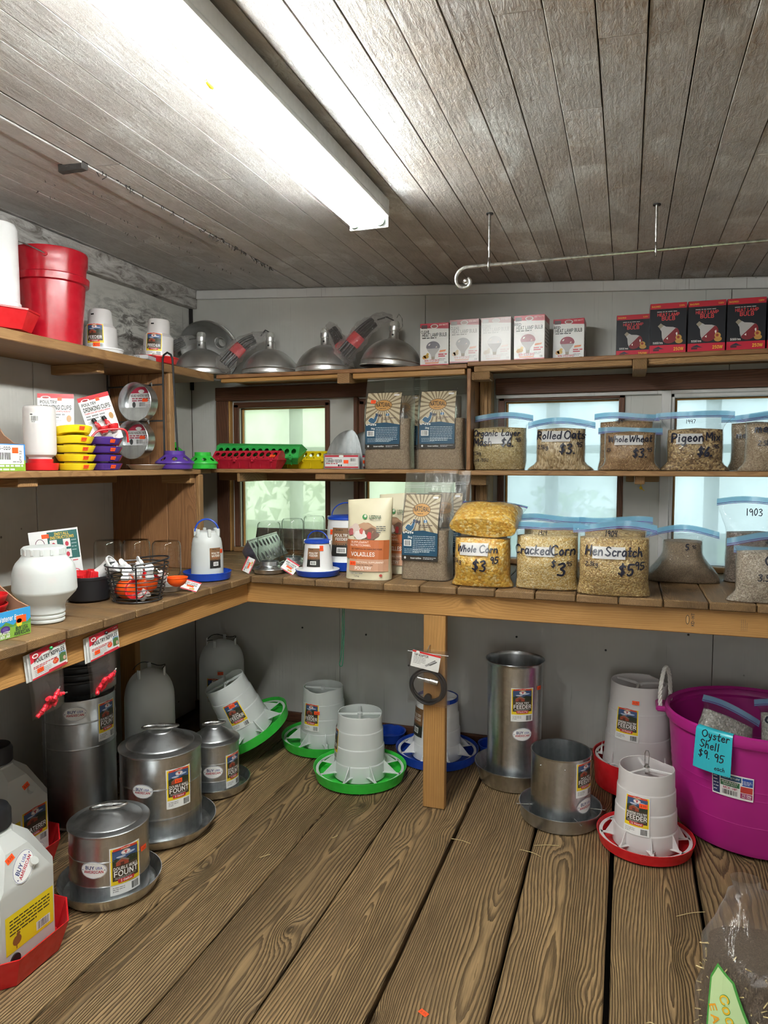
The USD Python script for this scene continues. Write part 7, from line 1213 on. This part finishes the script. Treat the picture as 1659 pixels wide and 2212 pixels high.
p.poly(Polygon([(a * .0, -b * .52), (a * .1, -b * .66), (a * .34, -b * .34), (a * .22, -b * .2)]), (.32, .32, .32), 3); p.poly(Polygon([(a * .20, -b * .25), (a * .36, -b * .42), (a * .82, b * .18), (a * .64, b * .36)]), (.14, .14, .14), 4); p.poly(Polygon([(a * .26, -b * .22), (a * .31, -b * .28), (a * .76, b * .24), (a * .70, b * .3)]), (.5, .5, .5), 5)
m, c = p.lay(on_front(-.004, -.0355, .062, -.16)); t.part('header_print', m, 'print_card', colors=c); t.part('header_card', turn(bx(-a, a, -.0350, -.0345, -b, b, .0002), .16, (0, 1, 0), (0, 0, 0)).apply_translation((-.004, 0, .062)), 'paper_white', False)
t = Thing('green_cord', 'thin green cord hanging in a loop below the bench', 'cord', (1.150, -.655, 0)); t.part('cord', tube(curve([(.008, -.006, .781), (.006, -.004, .70), (.002, 0, .62), (-.004, .0, .555), (-.010, .0, .532), (-.004, .002, .522), (.004, .002, .535), (.008, .002, .60), (.012, .0, .70), (.014, -.004, .782)], 70), .0017, 6), plain('cord_green', (.01, .16, .08), .5))

# ---------------------------------------------------------------- odds on the floor
t = Thing('loose_price_sticker', 'single orange price sticker stuck on the floor planks', 'sticker', (1.821, -1.764, 0)); p = price_tag(.026, .015); m, c = p.lay(on_top(0, 0, .0002, -.5)); t.part('sticker', m, 'print', colors=c)
plain('straw', (.62, .50, .24), .6); rng = random.Random(12)
for k, (x, y, a, L) in enumerate(((1.73, -.93, -.15, .075), (2.03, -.86, .3, .09), (1.98, -.93, -.3, .08), (2.49, -1.12, .55, .10), (1.10, -1.25, .9, .04), (1.28, -1.05, 1.2, .03), (2.36, -1.62, .1, .02))):
    t = Thing('straw', ('thin straw lying across the floor gap right of the post', 'curved straw on the floor in front of the short galvanised feeder', 'straw lying beside the curved straw near the short feeder', 'straw lying on the planks below the red feeder', 'short straw on the planks right of the smallest fount', 'short straw on the planks near the green trays', 'tiny pale straw fragment in the middle of the right floor')[k], 'straw', (x, y, .001)); t.part('stalk', tube(curve([(-L / 2 * math.cos(a), -L / 2 * math.sin(a), .0012), (.004 * (k % 3), .004, .002), (L / 2 * math.cos(a), L / 2 * math.sin(a), .0012)], 10), .0011, 5), 'straw')
# clear sack of bedding at the lower right corner of the view
t = Thing('bedding_sack', 'clear sack of shredded bedding with a pale green label in the lower right corner', 'sack', (2.600, -1.745, 0), mat4=trans(2.590, -1.725, 0) @ np.diag([1.2, 1.2, 1.14, 1]))
g = G(); p_ = g.obj(); st_ = g.noise(g.mapv(p_, (60, 60, 22)), 3.0, 4, .6, 3.0); MATS['bedding'] = g.make('bedding', g.pbr(base_color=g.ramp(st_, [(.35, (.06, .04, .03)), (.55, (.22, .16, .11)), (.72, (.42, .33, .24))]), roughness=.8, normal=g.bump(st_, 1.0, .01)))
def sack(zs, rs, off, amp, seed, n=56):
    V, F = [], []; a = np.arange(n) * 2 * PI / n
    for z, (rx, ry, cx, cy) in zip(zs, rs): x, y = (rx + off) * np.sign(np.cos(a)) * np.abs(np.cos(a)) ** .8, (ry + off) * np.sign(np.sin(a)) * np.abs(np.sin(a)) ** .8; nz = meshkit.fbm(np.stack([x * 16, y * 16, np.full_like(x, z * 14)], -1), 3, seed) - .5; V.append(np.stack([x * (1 + amp * nz) + cx, y * (1 + amp * nz) + cy, np.full_like(x, z) + .02 * nz * (amp > .2)], 1))
    for i in range(len(zs) - 1):
        for k in range(n): p, q = i * n + k, i * n + (k + 1) % n; F += [(p, q, q + n), (p, q + n, p + n)]
    V = list(np.vstack(V)); V += [np.mean(V[:n], 0), np.mean(V[-n:], 0)]; F += [(len(V) - 2, (k + 1) % n, k) for k in range(n)]; L = (len(zs) - 1) * n; F2 = [(len(V) - 1, L + k, L + (k + 1) % n) for k in range(n)]; return np.array(V), F, F2
zs = np.linspace(.002, .27, 12); V, F, F2 = sack(zs, [(.115 * (1 - .10 * (z / .27) ** 2), .10 * (1 - .28 * (z / .27) ** 2), 0, 0) for z in zs], -.004, .12, 5); t.part('bedding', trimesh.Trimesh(V, F + F2, process=False), 'bedding', 60); sh = []
rng = random.Random(5)
for k in range(260):
    a, z = rng.uniform(0, 2 * PI), rng.uniform(.05, .27); r1, r2 = .108 * (1 - .10 * (z / .27) ** 2), .094 * (1 - .28 * (z / .27) ** 2); c = np.array([r1 * math.cos(a), r2 * math.sin(a), z]); d = np.array([rng.uniform(-1, 1) * .016, rng.uniform(-1, 1) * .016, rng.uniform(-1, 1) * .014]); sh.append(tube([c - d, c + np.array([rng.uniform(-.004, .004)] * 3), c + d], .0012, 4))
t.part('shreds', cat(*sh), 'straw', False, kind='stuff')
zf = np.concatenate([np.linspace(.0005, .27, 10), np.linspace(.285, .385, 12)]); rs = [(.117 * (1 - .10 * (min(z, .27) / .27) ** 2), .102 * (1 - .28 * (min(z, .27) / .27) ** 2), 0, 0) if z < .275 else (.105 * (1 - .72 * ((z - .27) / .1) ** .8) if z < .36 else .024 + .05 * (z - .36), .074 * (1 - .75 * ((z - .27) / .1) ** .8) if z < .36 else .018, -.30 * (z - .27), .05 * math.sin(12 * (z - .27))) for z in zf]; V, F, F2 = sack(zf, rs, .001, .26, 7); t.part('film', trimesh.Trimesh(V, F, process=False), 'stiff_bag_film', True)
p = Print(); w, h = .085, .25; lab = Polygon([(-.030, h), (.006, h - .02), (.040, h - .10), (.046, h - .17), (.030, 0), (-.046, 0), (-.046, h - .03)]); 
def seg(poly, c, l):
    for i in range(6):
        for k in range(10):
            q = poly.intersection(sbox(-.05 + i * .017, k * .026, -.05 + (i + 1) * .017, (k + 1) * .026))
            if not q.is_empty: p.poly(q, c, l)
seg(lab, (.07, .32, .06), 0); seg(lab.buffer(-.0045), (.52, .70, .36), 1)
for i, ch in enumerate("Cooper's"): p.text(ch, -.018 + .0062 * i + .001 * i * i * .2, h - .062 - .0155 * i, .019, (.08, .30, .05), 2, ang=-52 - 3 * i); p.text(ch, -.0175 + .0062 * i + .001 * i * i * .2, h - .0615 - .0155 * i, .017, (.80, .48, .03), 3, ang=-52 - 3 * i)
for i, ch in enumerate('EALNOR'): p.text(ch, -.040 + .0075 * i, h - .085 - .018 * i, .017, (.78, .36, .03), 3, ang=-58)
def sackfront(a_, b_, d):
    z = b_ + .02; rx, ry = .117 * (1 - .10 * (np.minimum(z, .27) / .27) ** 2), .102 * (1 - .28 * (np.minimum(z, .27) / .27) ** 2); th = math.radians(-122) + a_ / .108; c, s = np.cos(th), np.sin(th); k = 1.07; return np.stack([rx * k * np.sign(c) * np.abs(c) ** .8 + d * c, ry * k * np.sign(s) * np.abs(s) ** .8 + d * s, z], 1)
stick(t, p, sackfront, mat='print_card')
